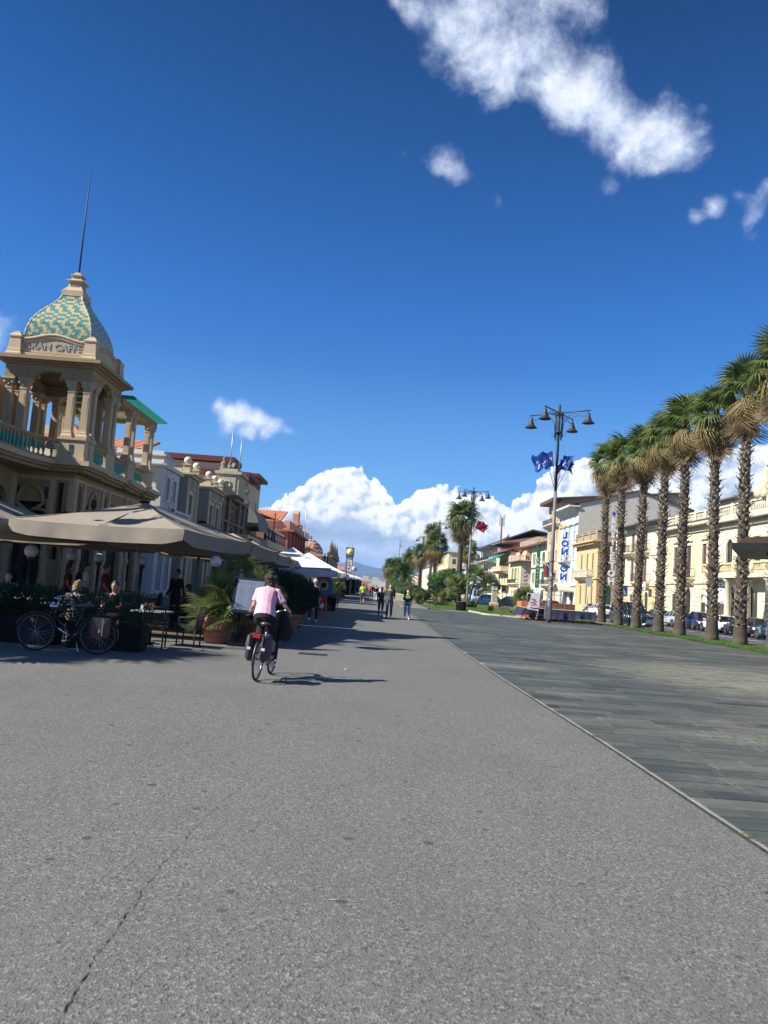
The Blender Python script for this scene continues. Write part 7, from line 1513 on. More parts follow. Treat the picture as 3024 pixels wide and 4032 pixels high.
# ---------------------------------------------------------------- monument, benches, signs, stage
t = thing('bust_monument', 'stone pedestal with weathered bust on the lawn', 'monument', (13.75, 86.5, .03)); m_ped = mat('pedestal_stone', (.42, .35, .24), .9, .3, 3, .3); m_brz = mat('green_bronze', (.12, .24, .17), .5, .4, 6)
b = MB(); b.lathe([(.70, 0), (.70, .14), (.58, .14), (.58, .28), (.46, .30), (.46, .42)], (0, 0, 0), sq=True); b.build('steps', mat('reddish_stone', (.24, .14, .09), .9, .3, 3), t)
b = MB(); b.lathe([(.46, .42), (.47, .62), (.44, .72), (.30, .78), (.28, 2.1), (.33, 2.15), (.33, 2.25), (.27, 2.3), (.27, 2.55)], (0, 0, 0), sq=True); b.build('pedestal', m_ped, t); b = MB(); b.box(-.275, .275, -.29, -.27, 2.0, 2.52); b.build('stain_plate', mat('verdigris', (.25, .42, .30), .8, .4, 5), t)
b = MB(); b.loft([[V((w_*cos(a*pi/6), d_*sin(a*pi/6), z)) for a in range(12)] for w_, d_, z in ((.20, .15, 2.55), (.34, .20, 2.72), (.36, .20, 2.86), (.24, .16, 2.98), (.10, .10, 3.03), (.10, .11, 3.10), (.14, .16, 3.18), (.15, .18, 3.28), (.13, .16, 3.40), (.05, .07, 3.46))]); b.ell((0, -.17, 3.25), (.03, .05, .05), 6, 5); b.build('bust', mat('dark_bronze', (.05, .055, .045), .45, .3, 6, metal=.4), t)
m_bst = mat('bench_stone', (.55, .50, .40), .9, .2, 4)
def bench(label, x, y, rz, seat=True):
    t = thing('stone_bench', label, 'bench', (x, y, .03), rz, 'stone benches on the lawn edge'); b = MB(); b.box(-.95, .95, -.25, .25, .38, .48); b.build('seat', m_bst, t)
    for s in (-.7, .7): b = MB(); b.box(s-.12, s+.12, -.2, .2, 0, .38); b.build('leg', mat('bench_leg_pink', (.40, .24, .17), .9, .2, 4), t)
    for s in (-.9, .9): b = MB(); b.hexa([(s-.05, .25, .1), (s+.05, .25, .1), (s+.05, .35, .1), (s-.05, .35, .1), (s-.05, .42, .95), (s+.05, .42, .95), (s+.05, .5, .95), (s-.05, .5, .95)]); b.build('back_post', m_bst, t)
bench('stone bench with the seated dark haired person', 6.95, 88.5, .15); bench('empty stone bench left of the seated person', 5.55, 99, .4)
for k, (x, y) in enumerate(((3.1, 103), (3.75, 101.5))): b = MB(); b.box(-.55, .55, -.25, .25, 0, .75); b.box(-.5, .5, .1, .3, .75, .95); tag(b.build('stone_block_seat', m_bst, None, (x, y, 0)), ['left', 'right'][k] + ' one of two sandy stone blocks behind the walking man', 'stone block')
def sign_post(label, x, y, h, shape, m, rz=0, r=.3, extra=None):
    t = thing('road_sign', label, 'sign', (x, y, 0), rz); b = MB(); b.tube([(0, 0, 0), (0, 0, h)], .035, 6); b.build('post', m_steel, t); b = MB()
    if shape == 'disc': b.lathe([(r, -.01), (r, .015)], (0, 0, 0), 20)
    else: b.box(-r, r, -r*1.25, r*1.25, -.01, .015)
    o = b.build('plate', m, t); o.matrix_local = face_matrix((0, -.05, h-r), (1, 0, 0)); return t, o
t, o = sign_post('blue round road sign with white arrow, below a pale panel', 13.6, 100, 3.0, 'disc', m_blue, r=.42); b = MB(); b.obox((0, .0, .022), .05, .22, .004); b.obox((-.1, -.12, .022), .05, .16, .004, rotz(-.8)); b.build('arrow', m_frame_w, o)
b = MB(); b.box(-.42, .42, -.06, -.03, 3.05, 4.2); b.build('info_panel', mat('pale_panel', (.45, .46, .42), .6, .1, 4), t)
sign_post('dark back of a round road sign on a steel post left of the corner house', 17.3, 107, 3.3, 'disc', m_blackm, r=.55); sign_post('dark back of a triangular road sign on the neighbouring post', 18.3, 107.5, 2.9, 'rect', m_blackm, r=.3)
t, o = sign_post('no parking sign with red ring on a blue disc', 20.5, 108, 2.9, 'disc', mat('sign_red', (.5, .02, .02), .4, .1, 4), r=.30); b = MB(); b.lathe([(.22, .017), (.22, .022)], (0, 0, 0), 20); b.build('disc', m_blue, o)
sign_post('pale rectangular notice on a post in front of the ochre villa', 18.35, 65.5, 3.6, 'rect', mat('pale_panel', (.45, .46, .42), .6, .1, 4), r=.27)
t, o = sign_post('blue square pedestrian crossing sign between two palms', 21.0, 64.5, 3.15, 'rect', m_blue, r=.36); b = MB(); b.add([(-.25, -.3, .02), (.25, -.3, .02), (0, .25, .02)], [(0, 1, 2)]); b.build('triangle', m_frame_w, o); b = MB(); b.tube([(-.06, -.22, .026), (.0, -.02, .026), (.07, -.22, .026)], .015, 4); b.ell((0, .08, .026), .03, 6, 4); b.build('figure', m_blackm, o)
# folded stage with navy cover
m_navy = mat('navy_cover', (.018, .022, .055), .8, .3, 2, .4, bscale=6); m_wood = mat('reddish_wood', (.20, .075, .035), .7, .3, 2)
t = thing('covered_stage', 'long low wheeled stage draped in a navy cloth behind the nearest lamp post', 'stage', (11.5, 57.3, 0), .0)
b = MB(); b.box(.1, 5.1, .1, 3.0, .80, .92); b.build('deck', mat('deck_edge_wood', (.45, .30, .17), .8, .2, 3), t)
b = MB(); N = 60; q = random.Random(6); vs = []
for j in range(6):
    for i in range(N+1):
        u = i/N; f = j/5; z = .90-f*(.58-.10*sin(u*9)*f+ (.22*max(0, (u-.55))*f)); y = -.02-.10*f*sin(u*26+1)*f-.12*f+.05*sin(u*55)*f; vs.append((-.1+5.3*u-(.35*(1-u)*f if u < .1 else 0), y, z))
b.add(vs, [(j*(N+1)+i, j*(N+1)+i+1, (j+1)*(N+1)+i+1, (j+1)*(N+1)+i) for j in range(5) for i in range(N)], 0, True)
b.add([(-.12, .0, .90), (-.12, 3, .9), (-.4, 3, .3), (-.45, -.1, .3)], [(0, 1, 2, 3)]); b.build('cover', m_navy, t)
for i in range(8): b = MB(); x = .3+i*.66; b.tube([(x, .3, .02), (x+.1, .3, .8)], .03, 5); b.tube([(x+.3, .35, .12), (x, .3, .6)], .02, 4); b.ell((x, .3, .06), (.06, .03, .06), 8, 5); b.build('wheeled_leg', m_blackm, t)
t = thing('stage_railing', 'thin steel railing with crossed plants standing on the covered stage', 'railing', (11.8, 58.6, .92)); b = MB(); b.tube([(0, 0, 0), (0, 0, 1.05), (2.9, 0, 1.05), (2.9, 0, 0)], .028, 6); b.tube([(0, 0, .12), (2.9, 0, .12)], .02, 5); b.tube([(1.45, 0, 0), (1.45, 0, 1.05)], .02, 5); b.build('rail', m_steel, t)
b = MB(); b.box(-2.1, 2.1, -.25, .25, 0, 1.32); tag(b.build('wooden_planter', m_wood, None, (14.3, 62.3, .03)), 'long reddish wooden planter behind the covered stage', 'planter')
b = MB(); b.box(-.35, .35, -.9, .9, 0, 1.28); tag(b.build('orange_planter', mat('orange_paint', (.56, .17, .045), .6, .12, 3), None, (12.3, 62.4, .03)), 'bright orange planter wall at the left end of the stage', 'planter')
t = thing('hanging_banner', 'white shirt shaped banner with pink lettering tied to the stage corner', 'banner', (12.05, 57.05, 0)); b = MB(); sh_ = [(-.55, .82), (.32, .72), (.38, 1.2), (.36, 1.95), (.30, 2.1), (.08, 2.05), (-.02, 2.12), (-.12, 2.02), (-.26, 1.98), (-.30, 1.6)]; f = frame((0, 0, 0), (1, 0, 0), (0, -1, 0)); b.prism(sh_, f, -.01, .01); o = b.build('cloth', mat('banner_white', (.70, .69, .68), .8, .06, 4), t)
b = MB(); [b.obox((x, -.02, z), w_, .003, h_, Matrix.Rotation(.15, 3, 'Y')) for x, z, w_, h_ in ((-.1, 1.55, .16, .04), (.05, 1.42, .15, .035), (-.12, 1.3, .2, .045), (.06, 1.18, .12, .04), (-.15, 1.12, .1, .03))]; b.build('pink_print', mat('print_pink', (.60, .12, .22), .7, .2, 5), o); b = MB(); b.tube([(-.3, -.025, .95), (-.1, -.025, .9), (.2, -.025, .92)], .02, 4); b.ell((.26, -.025, .93), (.05, .006, .05), 8, 5); b.build('dark_print', m_dark, o)
b = MB()
for i in range(9): z0 = .85-i*.095; b.obox((.32-.02*i, -.06, z0), .035, .006, .045, Matrix.Rotation(.25, 3, 'Y'), i % 2)
b.build('barrier_tape', [m_fr, m_frame_w], t)
# ---------------------------------------------------------------- vehicles
def paint(name, rgb, rough=.22): return mat(name, rgb, rough, .04, 1, spec=.6, coat=.5)
m_carg = glass('car_glass', (.015, .018, .022), .03); m_tail = mat('tail_light', (.22, .008, .008), .2, .1, 5); m_headl = mat('head_light', (.7, .72, .75), .1, .05, 5); m_plate = mat('number_plate', (.7, .7, .68), .5, .05, 5); m_alloy = mat('alloy_rim', (.42, .43, .45), .3, .1, 5, metal=.8); m_blkpl = mat('black_trim', (.02, .02, .022), .6, .1, 5)
def car(label, x, y, rz, pm, L=4.1, W=1.76, H=1.48, kind='hatch', group='cars parked along the far kerb', name='parked_car'):
    """front towards +Y in local space, centred"""
    t = thing(name, label, 'car', (x, y, -.056), rz, group); hw = W/2; f, r = L/2, -L/2
    hood = {'hatch': .92, 'suv': 1.05, 'van': 1.12}[kind]; belt = hood+.06; zf = .62
    if kind == 'van': st = [(r, .5, .95, .9), (r+.05, .32, 1.05, 1.0), (r+.5, .28, belt, 1), (f-1.2, .28, belt, 1), (f-.9, .28, hood, 1), (f-.2, .3, hood-.18, .96), (f, .42, .78, .86)]
    else: st = [(r, .45, .80, .82), (r+.06, .34, belt-.08, .92), (r+.35, .26, belt, .98), (0, .24, belt-.01, 1), (f-1.25, .26, hood+.02, 1), (f-.65, .28, hood-.07, .97), (f-.2, .32, hood-.22, .90), (f, .42, .62, .76)]
    rings = []
    for yy, zl, zt, k in st:
        w_ = hw*k; rings.append([V((-w_*.93, yy, zl)), V((-w_, yy, zl+.12)), V((-w_*1.0, yy, (zl+zt)/2)), V((-w_*.97, yy, zt-.1)), V((-w_*.86, yy, zt)), V((0, yy, zt+.02)), V((w_*.86, yy, zt)), V((w_*.97, yy, zt-.1)), V((w_, yy, (zl+zt)/2)), V((w_, yy, zl+.12)), V((w_*.93, yy, zl))])
    b = MB(); b.loft(rings); body = b.build('body', pm, t)
    if kind == 'van': gh = [(r+.08, belt-.02, .93), (r+.22, H-.06, .84), (f-1.75, H-.02, .84), (f-.92, belt-.03, .90)]
    else: gh = [(r+.12, belt-.03, .88), (r+.55, H-.09, .72), (-.15, H, .72), (f-1.95, H-.06, .72), (f-1.18, belt-.06, .86)]
    b = MB(); b.loft([[V((-hw*k0, yy, belt-.05)), V((-hw*k0*(.88 if z > belt else 1), yy, z)), V((hw*k0*(.88 if z > belt else 1), yy, z)), V((hw*k0, yy, belt-.05))] for yy, z, k0 in gh], sm=False); g = b.build('windows', m_carg, t)
    b = MB(); tp = [p for p in gh if p[1] > belt+.1]; b.loft([[V((-hw*k0*.885, yy, z-.025)), V((-hw*k0*.80, yy, z+.025)), V((hw*k0*.80, yy, z+.025)), V((hw*k0*.885, yy, z-.025))] for yy, z, k0 in tp])
    ends = ((gh[0], gh[1]), (gh[-1], gh[-2]))
    for (a, c) in ends:
        for s in (-1, 1): b.tube([(s*hw*a[2]*.97, a[0], belt-.03), (s*hw*c[2]*.875, c[0], c[1])], .042, 5)
    for yy in (-.02-.25, ) + ((r+1.15,) if L > 3.7 else ()):
        for s in (-1, 1): b.tube([(s*hw*.885, yy, belt-.03), (s*hw*.655, yy-.03, H-.05)], .03, 4)
    b.build('roof', pm, t)
    for s in (-1, 1):
        for yy in (r+.72, f-.78):
            b = MB(); b.lathe([(.385, -.02), (.385, .02)], (0, 0, 0), 20); o = b.build('wheel_arch', m_blkpl, t); o.matrix_local = Matrix.Translation((s*(hw-.004), yy, .36)) @ Matrix.Rotation(pi/2, 4, 'Y')
            b = MB(); b.lathe([(.25, -.10), (.31, -.10), (.325, -.06), (.325, .06), (.31, .10), (.22, .10)], (0, 0, 0), 22); o = b.build('wheel', m_tyre, t); o.matrix_local = Matrix.Translation((s*(hw-.07), yy, .325)) @ Matrix.Rotation(s*pi/2, 4, 'Y')
            b = MB(); b.lathe([(.22, 0), (.22, .104), (.19, .09), (.05, .085), (.04, .108)], (0, 0, 0), 16)
            for i in range(5): a = i*2*pi/5; b.obox((.12*cos(a), .12*sin(a), .098), .085, .022, .012, rotz(a))
            b.build('rim', m_alloy, o)
        b = MB(); b.obox((s*hw*.80, f-.24, .70), .17, .10, .075, rotz(-s*.35)); b.build('headlight', m_headl, t)
        b = MB(); b.obox((s*hw*.84, r+.085, belt-.12 if kind != 'hatch' else belt+.02), .06, .035, .12 if kind == 'hatch' else .09); b.build('taillight', m_tail, t)
        b = MB(); b.obox((s*(hw+.07), f-1.45, belt+.06), .08, .05, .06); b.build('mirror', pm, t)
        b = MB(); [b.obox((s*(hw+.003), yy, .72), .004, .006, .26) for yy in (-.95, .1, 1.0 if L > 3.7 else .9)]; b.obox((s*(hw+.004), -.4, .88), .01, .08, .014); b.obox((s*(hw+.004), .6, .88), .01, .08, .014); b.obox((s*(hw-.005), 0, .33), .012, L*.26, .05); b.build('door_seam', m_blkpl, t)
    b = MB(); b.obox((0, r-.0, .62), .26, .02, .06); b.build('number_plate', m_plate, t); b = MB(); b.obox((0, r+.02, .40), hw*.78, .03, .09); b.obox((0, f-.02, .42), hw*.62, .03, .10); b.build('bumper', m_blkpl, t)
    return t
PARKG = 'cars parked along the far kerb'
car('small navy hatchback with red tail light, between silver and white cars', 27.95, 66.0, 0, paint('navy_paint', (.015, .03, .09)), 3.6, 1.66, 1.55)
car('white hatchback behind the sixth palm', 27.95, 61.9, 0, paint('white_paint', (.72, .72, .70)), 3.9, 1.72, 1.46)
car('dark grey hatchback behind the seventh palm', 27.95, 57.4, 0, paint('graphite_paint', (.045, .05, .055)), 4.2, 1.8, 1.46)
car('pale blue grey car cut by the right edge', 27.95, 52.6, 0, paint('blue_grey_paint', (.20, .27, .31)), 4.2, 1.8, 1.46)
car('silver car behind the fifth palm', 27.95, 70.6, 0, paint('silver_paint', (.36, .40, .44)), 4.2, 1.78, 1.46)
car('small dark car just beyond the silver one', 27.95, 75.4, 0, paint('graphite_paint', (.045, .05, .055)), 4.0, 1.75, 1.46)
car('white car driving away beyond the third palm', 25.0, 84.5, .05, paint('white_paint', (.72, .72, .70)), 4.2, 1.78, 1.55, 'suv', 'vehicles on the road', 'white_car')
car('dark green van behind the second and third palms', 22.6, 67.2, pi+.08, paint('dark_teal_paint', (.02, .04, .05)), 4.9, 1.9, 1.95, 'van', 'vehicles on the road', 'dark_van')
car('black car parked behind the bust monument', 19.0, 107.0, pi/2-.25, paint('black_paint', (.012, .013, .016)), 4.5, 1.82, 1.66, 'suv', 'cars beyond the lawn')
car('dark blue car left of the bust monument', 16.0, 108.5, pi/2-.1, paint('deep_blue_paint', (.02, .06, .15)), 4.4, 1.8, 1.7, 'suv', 'cars beyond the lawn')
for k, (x, y, c_) in enumerate(((27.9, 92, (.4, .4, .4)), (27.9, 97, (.05, .05, .06)), (21.9, 114, (.5, .5, .5)), (27.9, 119, (.3, .02, .02)), (27.9, 125, (.6, .6, .6)), (27.9, 131, (.03, .06, .12)), (27.9, 137, (.5, .5, .52)))):
    car(['grey', 'black', 'light grey', 'dark red', 'off white', 'deep blue', 'pale silver'][k]+' distant car '+['just past the white driving car', 'parked second past the white driving car', 'on the near side of the road beyond the lawn', 'parked before the ochre villa', 'parked before the white hotel', 'parked before the peach hotel', 'parked before the green shutter hotel'][k], x, y, 0, paint('far_paint_%s' % 'abcdefg'[k], c_), 4.1, 1.75, 1.5, group='distant parked cars')
# white and blue bus far away
t = thing('city_bus', 'white and light blue bus far behind the leaning palm', 'bus', (22.8, 165, -.056)); b = MB(); b.box(-1.25, 1.25, 0, 11, .35, 3.0); b.build('body', mat('bus_blue_white', (.45, .58, .68), .4, .1, 2), t); b = MB(); b.box(-1.0, 1.0, -.03, -.005, 1.2, 2.5); b.build('rear_window', m_carg, t); b = MB(); [b.box(-1.28, -1.255, .5+i*1.8, 2.0+i*1.8, 1.4, 2.5) for i in range(6)]; b.build('side_window', m_carg, t)
for yy in (2.4, 8.6): b = MB(); b.lathe([(.48, -.1), (.48, .1)], (0, 0, 0), 16); o = b.build('wheel', m_tyre, t); o.matrix_local = Matrix.Translation((-1.2, yy, .48)) @ Matrix.Rotation(pi/2, 4, 'Y')
def scooter(label, x, y, rz, pm):
    t = thing('scooter', label, 'scooter', (x, y, -.056), rz, 'scooters beside the road')
    for yy in (-.62, .68):
        b = MB(); b.lathe([(.15, -.06), (.24, -.06), (.25, 0), (.24, .06), (.15, .06)], (0, 0, 0), 18); o = b.build('wheel', m_tyre, t); o.matrix_local = Matrix.Translation((0, yy, .25)) @ Matrix.Rotation(pi/2, 4, 'Y'); b = MB(); b.lathe([(.15, -.05), (.15, .05)], (0, 0, 0), 12); b.build('rim', m_alloy, o)
    b = MB(); el_ = lambda w_, z0, z1, yy: [V((w_*cos(a*pi/5), yy, (z0+z1)/2+(z1-z0)/2*sin(a*pi/5))) for a in range(10)]
    b.loft([el_(.06, .55, .70, -.98), el_(.16, .42, .78, -.8), el_(.20, .30, .80, -.4), el_(.18, .26, .72, -.05), el_(.17, .22, .36, .15), el_(.17, .22, .34, .35)]); b.loft([el_(.10, .30, .55, .86), el_(.18, .28, .80, .62), el_(.22, .30, 1.0, .50), el_(.20, .34, .98, .42)]); b.tube([(0, .52, .95), (0, .48, 1.05)], .06, 6); b.loft([el_(.12, .98, 1.14, .60), el_(.14, .96, 1.16, .48), el_(.06, 1.0, 1.1, .38)]); b.build('bodywork', pm, t)
    b = MB(); b.loft([el_(.08, .74, .86, -.85), el_(.15, .76, .90, -.6), el_(.14, .74, .86, -.2), el_(.08, .70, .80, .0)]); b.build('seat', m_blkpl, t)
    b = MB(); b.tube([(-.36, .38, 1.12), (-.1, .46, 1.08), (.1, .46, 1.08), (.36, .38, 1.12)], .018, 6); b.tube([(0, .7, .25), (0, .52, .9)], .03, 6); b.tube([(.2, -.62, .28), (.2, -.1, .3)], .05, 6); b.build('handlebar', m_blackm, t)
    b = MB(); b.add([(-.2, .56, 1.1), (.2, .56, 1.1), (.16, .40, 1.55), (-.16, .40, 1.55)], [(0, 1, 2, 3)]); b.build('windscreen', mat('smoke_screen', (.10, .11, .12), .1, .1, 3), t)
    for s in (-1, 1): b = MB(); b.tube([(s*.15, .45, 1.1), (s*.26, .47, 1.30)], .01, 4); b.ell((s*.28, .46, 1.34), (.06, .015, .04), 8, 5); b.build('mirror', m_blackm, t)
    b = MB(); b.ell((0, .86-.18, .78), (.08, .05, .06), 8, 5); b.build('headlight', m_headl, t); return t
scooter('black scooter between the third and fourth palms', 21.35, 62.2, 1.1, paint('black_paint', (.012, .013, .016))); scooter('white scooter partly hidden by the fourth palm', 21.5, 60.0, 1.3, paint('white_paint', (.72, .72, .70))); scooter('second dark scooter behind the black one', 21.6, 64.0, 1.0, paint('graphite_paint', (.045, .05, .055))); scooter('dark scooter parked by the corner house kerb', 22.6, 118, .9, paint('black_paint', (.012, .013, .016)))
scooter('pale scooter next to the dark one by the corner house', 23.6, 122, .9, paint('silver_paint', (.36, .40, .44)))
# ---------------------------------------------------------------- people
TMP = bpy.data.scenes.new('tmp_scene')
def remeshed(b, name, m, parent, vox, **kw):
    me = b.mesh('tmp', m); o = bpy.data.objects.new('tmp', me); TMP.collection.objects.link(o)
    md = o.modifiers.new('r', 'REMESH'); md.mode = 'VOXEL'; md.voxel_size = vox; md.use_smooth_shade = True
    sm = o.modifiers.new('s', 'SMOOTH'); sm.factor = .5; sm.iterations = 2
    dg = DG(TMP); me2 = bpy.data.meshes.new_from_object(o.evaluated_get(dg)); bpy.data.objects.remove(o); bpy.data.meshes.remove(me)
    me2.name = name; me2.materials.clear(); me2.materials.append(m); return link(me2, name, parent, **kw)
def skin(c=(.46, .27, .18)): return mat('skin_%.2f' % c[0], c, .55, .08, 6, spec=.35)
def cloth(nm, c, r=.9): return mat('cloth_' + nm, c, r, .12, 9, .25, bscale=40)
m_hairD = mat('hair_dark', (.028, .017, .012), .55, .4, 30, .6); m_hairB = mat('hair_brown', (.10, .055, .03), .55, .4, 30, .6); m_hairW = mat('hair_white', (.55, .52, .45), .6, .2, 30, .5); m_hairL = mat('hair_blonde', (.28, .17, .08), .55, .35, 30, .6)
m_eye = mat('eye_dark', (.02, .015, .012), .2, .1, 5); m_lip = mat('lip', (.30, .12, .10), .5, .1, 5)
def person(label, loc, rz, s=1.0, top=None, bot=None, shoe=None, hair=m_hairB, sk=None, sleeve=.5, leg=1.0, pose='walk', vox=.014, ph=0, arms=None, legs=None, spine=None, heavy=1.0, hairlen=0, group=None, detail=True, look=0, shirt_len=.0, hair_s=1.0):
    """forward = +Y. returns the Empty"""
    t = thing('person', label, 'person', loc, rz, group); t.scale = (s, s, s); sk = sk or skin(); hv = heavy
    sp = spine or dict(hip=(0, 0, .93), chest=(0, .01, 1.27), neck=(0, 0, 1.47), head=(0, .02, 1.62))
    hip, chest, neck, head = [V(sp[k]) for k in ('hip', 'chest', 'neck', 'head')]
    if legs is None:
        if pose == 'walk': a = .22*(1 if ph == 0 else -1); legs = [((-.10, .02, .90), (-.10, .05+a*.5, .50), (-.10, -.02+a*1.3, .12+(.07 if a < 0 else 0))), ((.10, .02, .90), (.10, .05-a*.3, .50), (.10, -.02-a*1.2, .12+(.07 if a > 0 else 0)))]
        elif pose == 'stand': legs = [((-.10, 0, .90), (-.11, .02, .50), (-.12, -.02, .10)), ((.10, 0, .90), (.11, .02, .50), (.12, -.02, .10))]
        elif pose == 'sit': legs = [((-.10, .02, .50), (-.12, .44, .50), (-.12, .40, .10)), ((.10, .02, .50), (.12, .44, .50), (.12, .42, .10))]
    if pose == 'sit' and spine is None: hip, chest, neck, head = V((0, 0, .52)), V((0, .03, .86)), V((0, .02, 1.06)), V((0, .06, 1.22))
    shl = chest.lerp(neck, .72)
    if arms is None:
        if pose == 'sit': arms = [((-.18, .0, 0), (-.24, .10, -.26), (-.14, .32, -.26)), ((.18, .0, 0), (.24, .10, -.26), (.14, .32, -.26))]
        else: a = .10 if ph == 0 else -.10; arms = [((-.18, 0, 0), (-.235, -.03-a*.4, -.28), (-.24, .03-a*1.6, -.52)), ((.18, 0, 0), (.235, -.03+a*.4, -.28), (.24, .03+a*1.6, -.52))]
        arms = [tuple(shl+V(p) for p in A) for A in arms]
    arms = [tuple(V(p) for p in A) for A in arms]; legs = [tuple(V(p) for p in A) for A in legs]
    X = V((1, 0, 0))
    def torso(b, g=0.0, t0=-.12, t1=1.0):
        rows = [(-.12, .125, .10), (0, .165, .118), (.18, .155, .112), (.36, .138, .10), (.6, .158, .112), (.8, .172, .112), (.92, .145, .095), (1.0, .075, .068)]
        rg = []; n = 14
        for k, (f, a_, d_) in enumerate(rows):
            if f < t0-1e-6 or f > t1+1e-6: continue
            if f <= .6: c = hip.lerp(chest, max(f, -.12)/.6); d = (chest-hip).normalized()
            else: c = chest.lerp(neck, (f-.6)/.4); d = (neck-chest).normalized()
            d = ((chest-hip).normalized()*(1-max(0, min(1, f)))+(neck-chest).normalized()*max(0, min(1, f))).normalized(); fw_ = d.cross(X).normalized()*-1; fw_ = X.cross(d).normalized()*-1
            k_ = hv if f < .9 else 1
            rg.append([c + X*((a_*k_+g)*cos(2*pi*i/n)) + fw_*((d_*k_+g)*sin(2*pi*i/n)) for i in range(n)])
        b.loft(rg)
    # body
    b = MB(); torso(b); b.tube([neck-V((0, 0, .05)), neck.lerp(head, .5), head-V((0, 0, .03))], [.06, .054, .05], 10)
    hd = (head-neck).normalized(); b.ell(head+V((0, 0, .01)), (.074, .092, .108), 14, 10); b.ell(head+V((0, .035, -.065)), (.05, .05, .05), 10, 7)
    cl_, sl_ = cos(look), sin(look); fwd = V((-sl_, cl_, 0))
    b.tube([head+fwd*.085+V((0, 0, .02)), head+fwd*.108+V((0, 0, -.015)), head+fwd*.088+V((0, 0, -.03))], [.009, .016, .012], 6)
    for sx in (-1, 1): b.ell(head+V((sx*.077, -.005, -.005)), (.012, .022, .03), 6, 5)
    for A in arms:
        b.tube([A[0], A[0].lerp(A[1], .5), A[1], A[1].lerp(A[2], .35), A[2]], [.052*hv, .045*hv, .037, .036, .025], 10); b.ell(A[0], .056*hv, 8, 6)
        d = (A[2]-A[1]).normalized(); sd_ = d.cross(V((0, 1, 0))); sd_ = sd_.normalized() if sd_.length > .2 else V((1, 0, 0)); pl = A[2]+d*.045; wv = d.cross(sd_).normalized()
        side = 1 if A[2].x > hip.x else -1
        b.tube([A[2]-d*.01, pl, pl+d*.035], [.024, .034, .034], 8, flat=.55, upv=tuple(sd_))
        for k in range(4):
            o = wv*((k-1.5)*.018); L = (.062, .072, .068, .052)[k]; p0 = pl+d*.03+o; b.tube([p0, p0+d*L*.5-sd_*.006*side, p0+d*L*.85-sd_*.022*side], [.0095, .009, .007], 5)
        b.tube([A[2]+d*.02+wv*.022, A[2]+d*.055+wv*.045, A[2]+d*.08+wv*.045], [.012, .011, .008], 5)
    for Lg in legs:
        b.tube([Lg[0]+V((0, 0, .0)), Lg[0].lerp(Lg[1], .4), Lg[1], Lg[1].lerp(Lg[2], .35), Lg[2], Lg[2]-V((0, 0, .04))], [.088*hv, .074*hv, .056, .056, .038, .036], 10); b.ell(Lg[0], .09*hv, 8, 6)
        f = V((0, 1, 0)); b.tube([Lg[2]-f*.05-V((0, 0, .05)), Lg[2]+f*.05-V((0, 0, .055)), Lg[2]+f*.15-V((0, 0, .065))], [.03, .035, .025], 8)
    remeshed(b, 'body', sk, t, vox)
    if top:
        b = MB(); torso(b, .026 if pose == 'ride' else .016, -.0 if shirt_len == 0 else -.12, .92); b.tube([chest.lerp(neck, .7), neck-V((0, 0, .02))], [.12, .068], 12)
        if shirt_len: b.loft([[hip+V((0, 0, -.06-shirt_len)) + X*(.172*hv+.012)*cos(2*pi*i/14) + V((0, 1, 0))*(.125*hv+.012)*sin(2*pi*i/14) for i in range(14)], [hip+V((0, 0, .05)) + X*(.172*hv+.012)*cos(2*pi*i/14) + V((0, 1, 0))*(.125*hv+.012)*sin(2*pi*i/14) for i in range(14)]])
        for A in arms:
            e_ = min(1, sleeve*2); pts = [A[0], A[0].lerp(A[1], e_)]; rr = [.070*hv, .066*hv]
            if sleeve > .5: pts.append(A[1].lerp(A[2], (sleeve-.5)*2)); rr = [.068*hv, .054, .040]
            b.ell(A[0]-V((0, 0, .01)), .072*hv, 8, 6); b.tube([A[0]*.6+shl*.4]+pts, [.07*hv]+rr, 10)
        remeshed(b, 'top', top, t, vox)
    if bot:
        b = MB(); torso(b, .020, -.12, .24)
        for Lg in legs:
            b.ell(Lg[0], .098*hv, 10, 7)
            if leg >= 1: b.tube([Lg[0], Lg[0].lerp(Lg[1], .4), Lg[1], Lg[1].lerp(Lg[2], .5), Lg[2]+V((0, 0, .02))], [.098*hv, .086*hv, .070, .066, .058], 10)
            elif leg > .5: b.tube([Lg[0], Lg[0].lerp(Lg[1], .4), Lg[1], Lg[1].lerp(Lg[2], (leg-.5)*2)], [.098*hv, .088*hv, .072, .066], 10)
            else: b.tube([Lg[0], Lg[0].lerp(Lg[1], .5), Lg[0].lerp(Lg[1], leg*2)], [.1*hv, .094*hv, .088], 10)
        remeshed(b, 'trousers' if leg >= .9 else 'shorts', bot, t, vox)
    for Lg in legs:
        b = MB(); f = V((0, 1, 0)); c = Lg[2]-V((0, 0, .05)); b.tube([c-f*.075-V((0, 0, .012)), c-f*.03, c+f*.05-V((0, 0, .008)), c+f*.13-V((0, 0, .02)), c+f*.18-V((0, 0, .025))], [.032, .046, .044, .036, .02], 8, flat=1.0); b.ell(c+V((0, -.01, .04)), (.045, .05, .035), 8, 6); remeshed(b, 'shoe', shoe or m_blkpl, t, max(vox, .012))
    b = MB(); q = random.Random(hash(label) % 1000 if False else len(label)); b.ell(head+V((0, -.018, .03)), (.083*hair_s, .096, .100), 12, 9)
    for i in range(40 if detail else 10):
        a, e_ = q.random()*2*pi, q.uniform(-.25, 1.4); d = V((cos(a)*cos(e_), sin(a)*cos(e_), sin(e_)))
        if d.y > .35 and d.z < .55: continue
        b.ell(head+V((d.x*.078*hair_s, -.018+d.y*.092*hair_s, .03+d.z*.098)), q.uniform(.018, .030)*(1.25 if hairlen > 1 else 1), 6, 5)
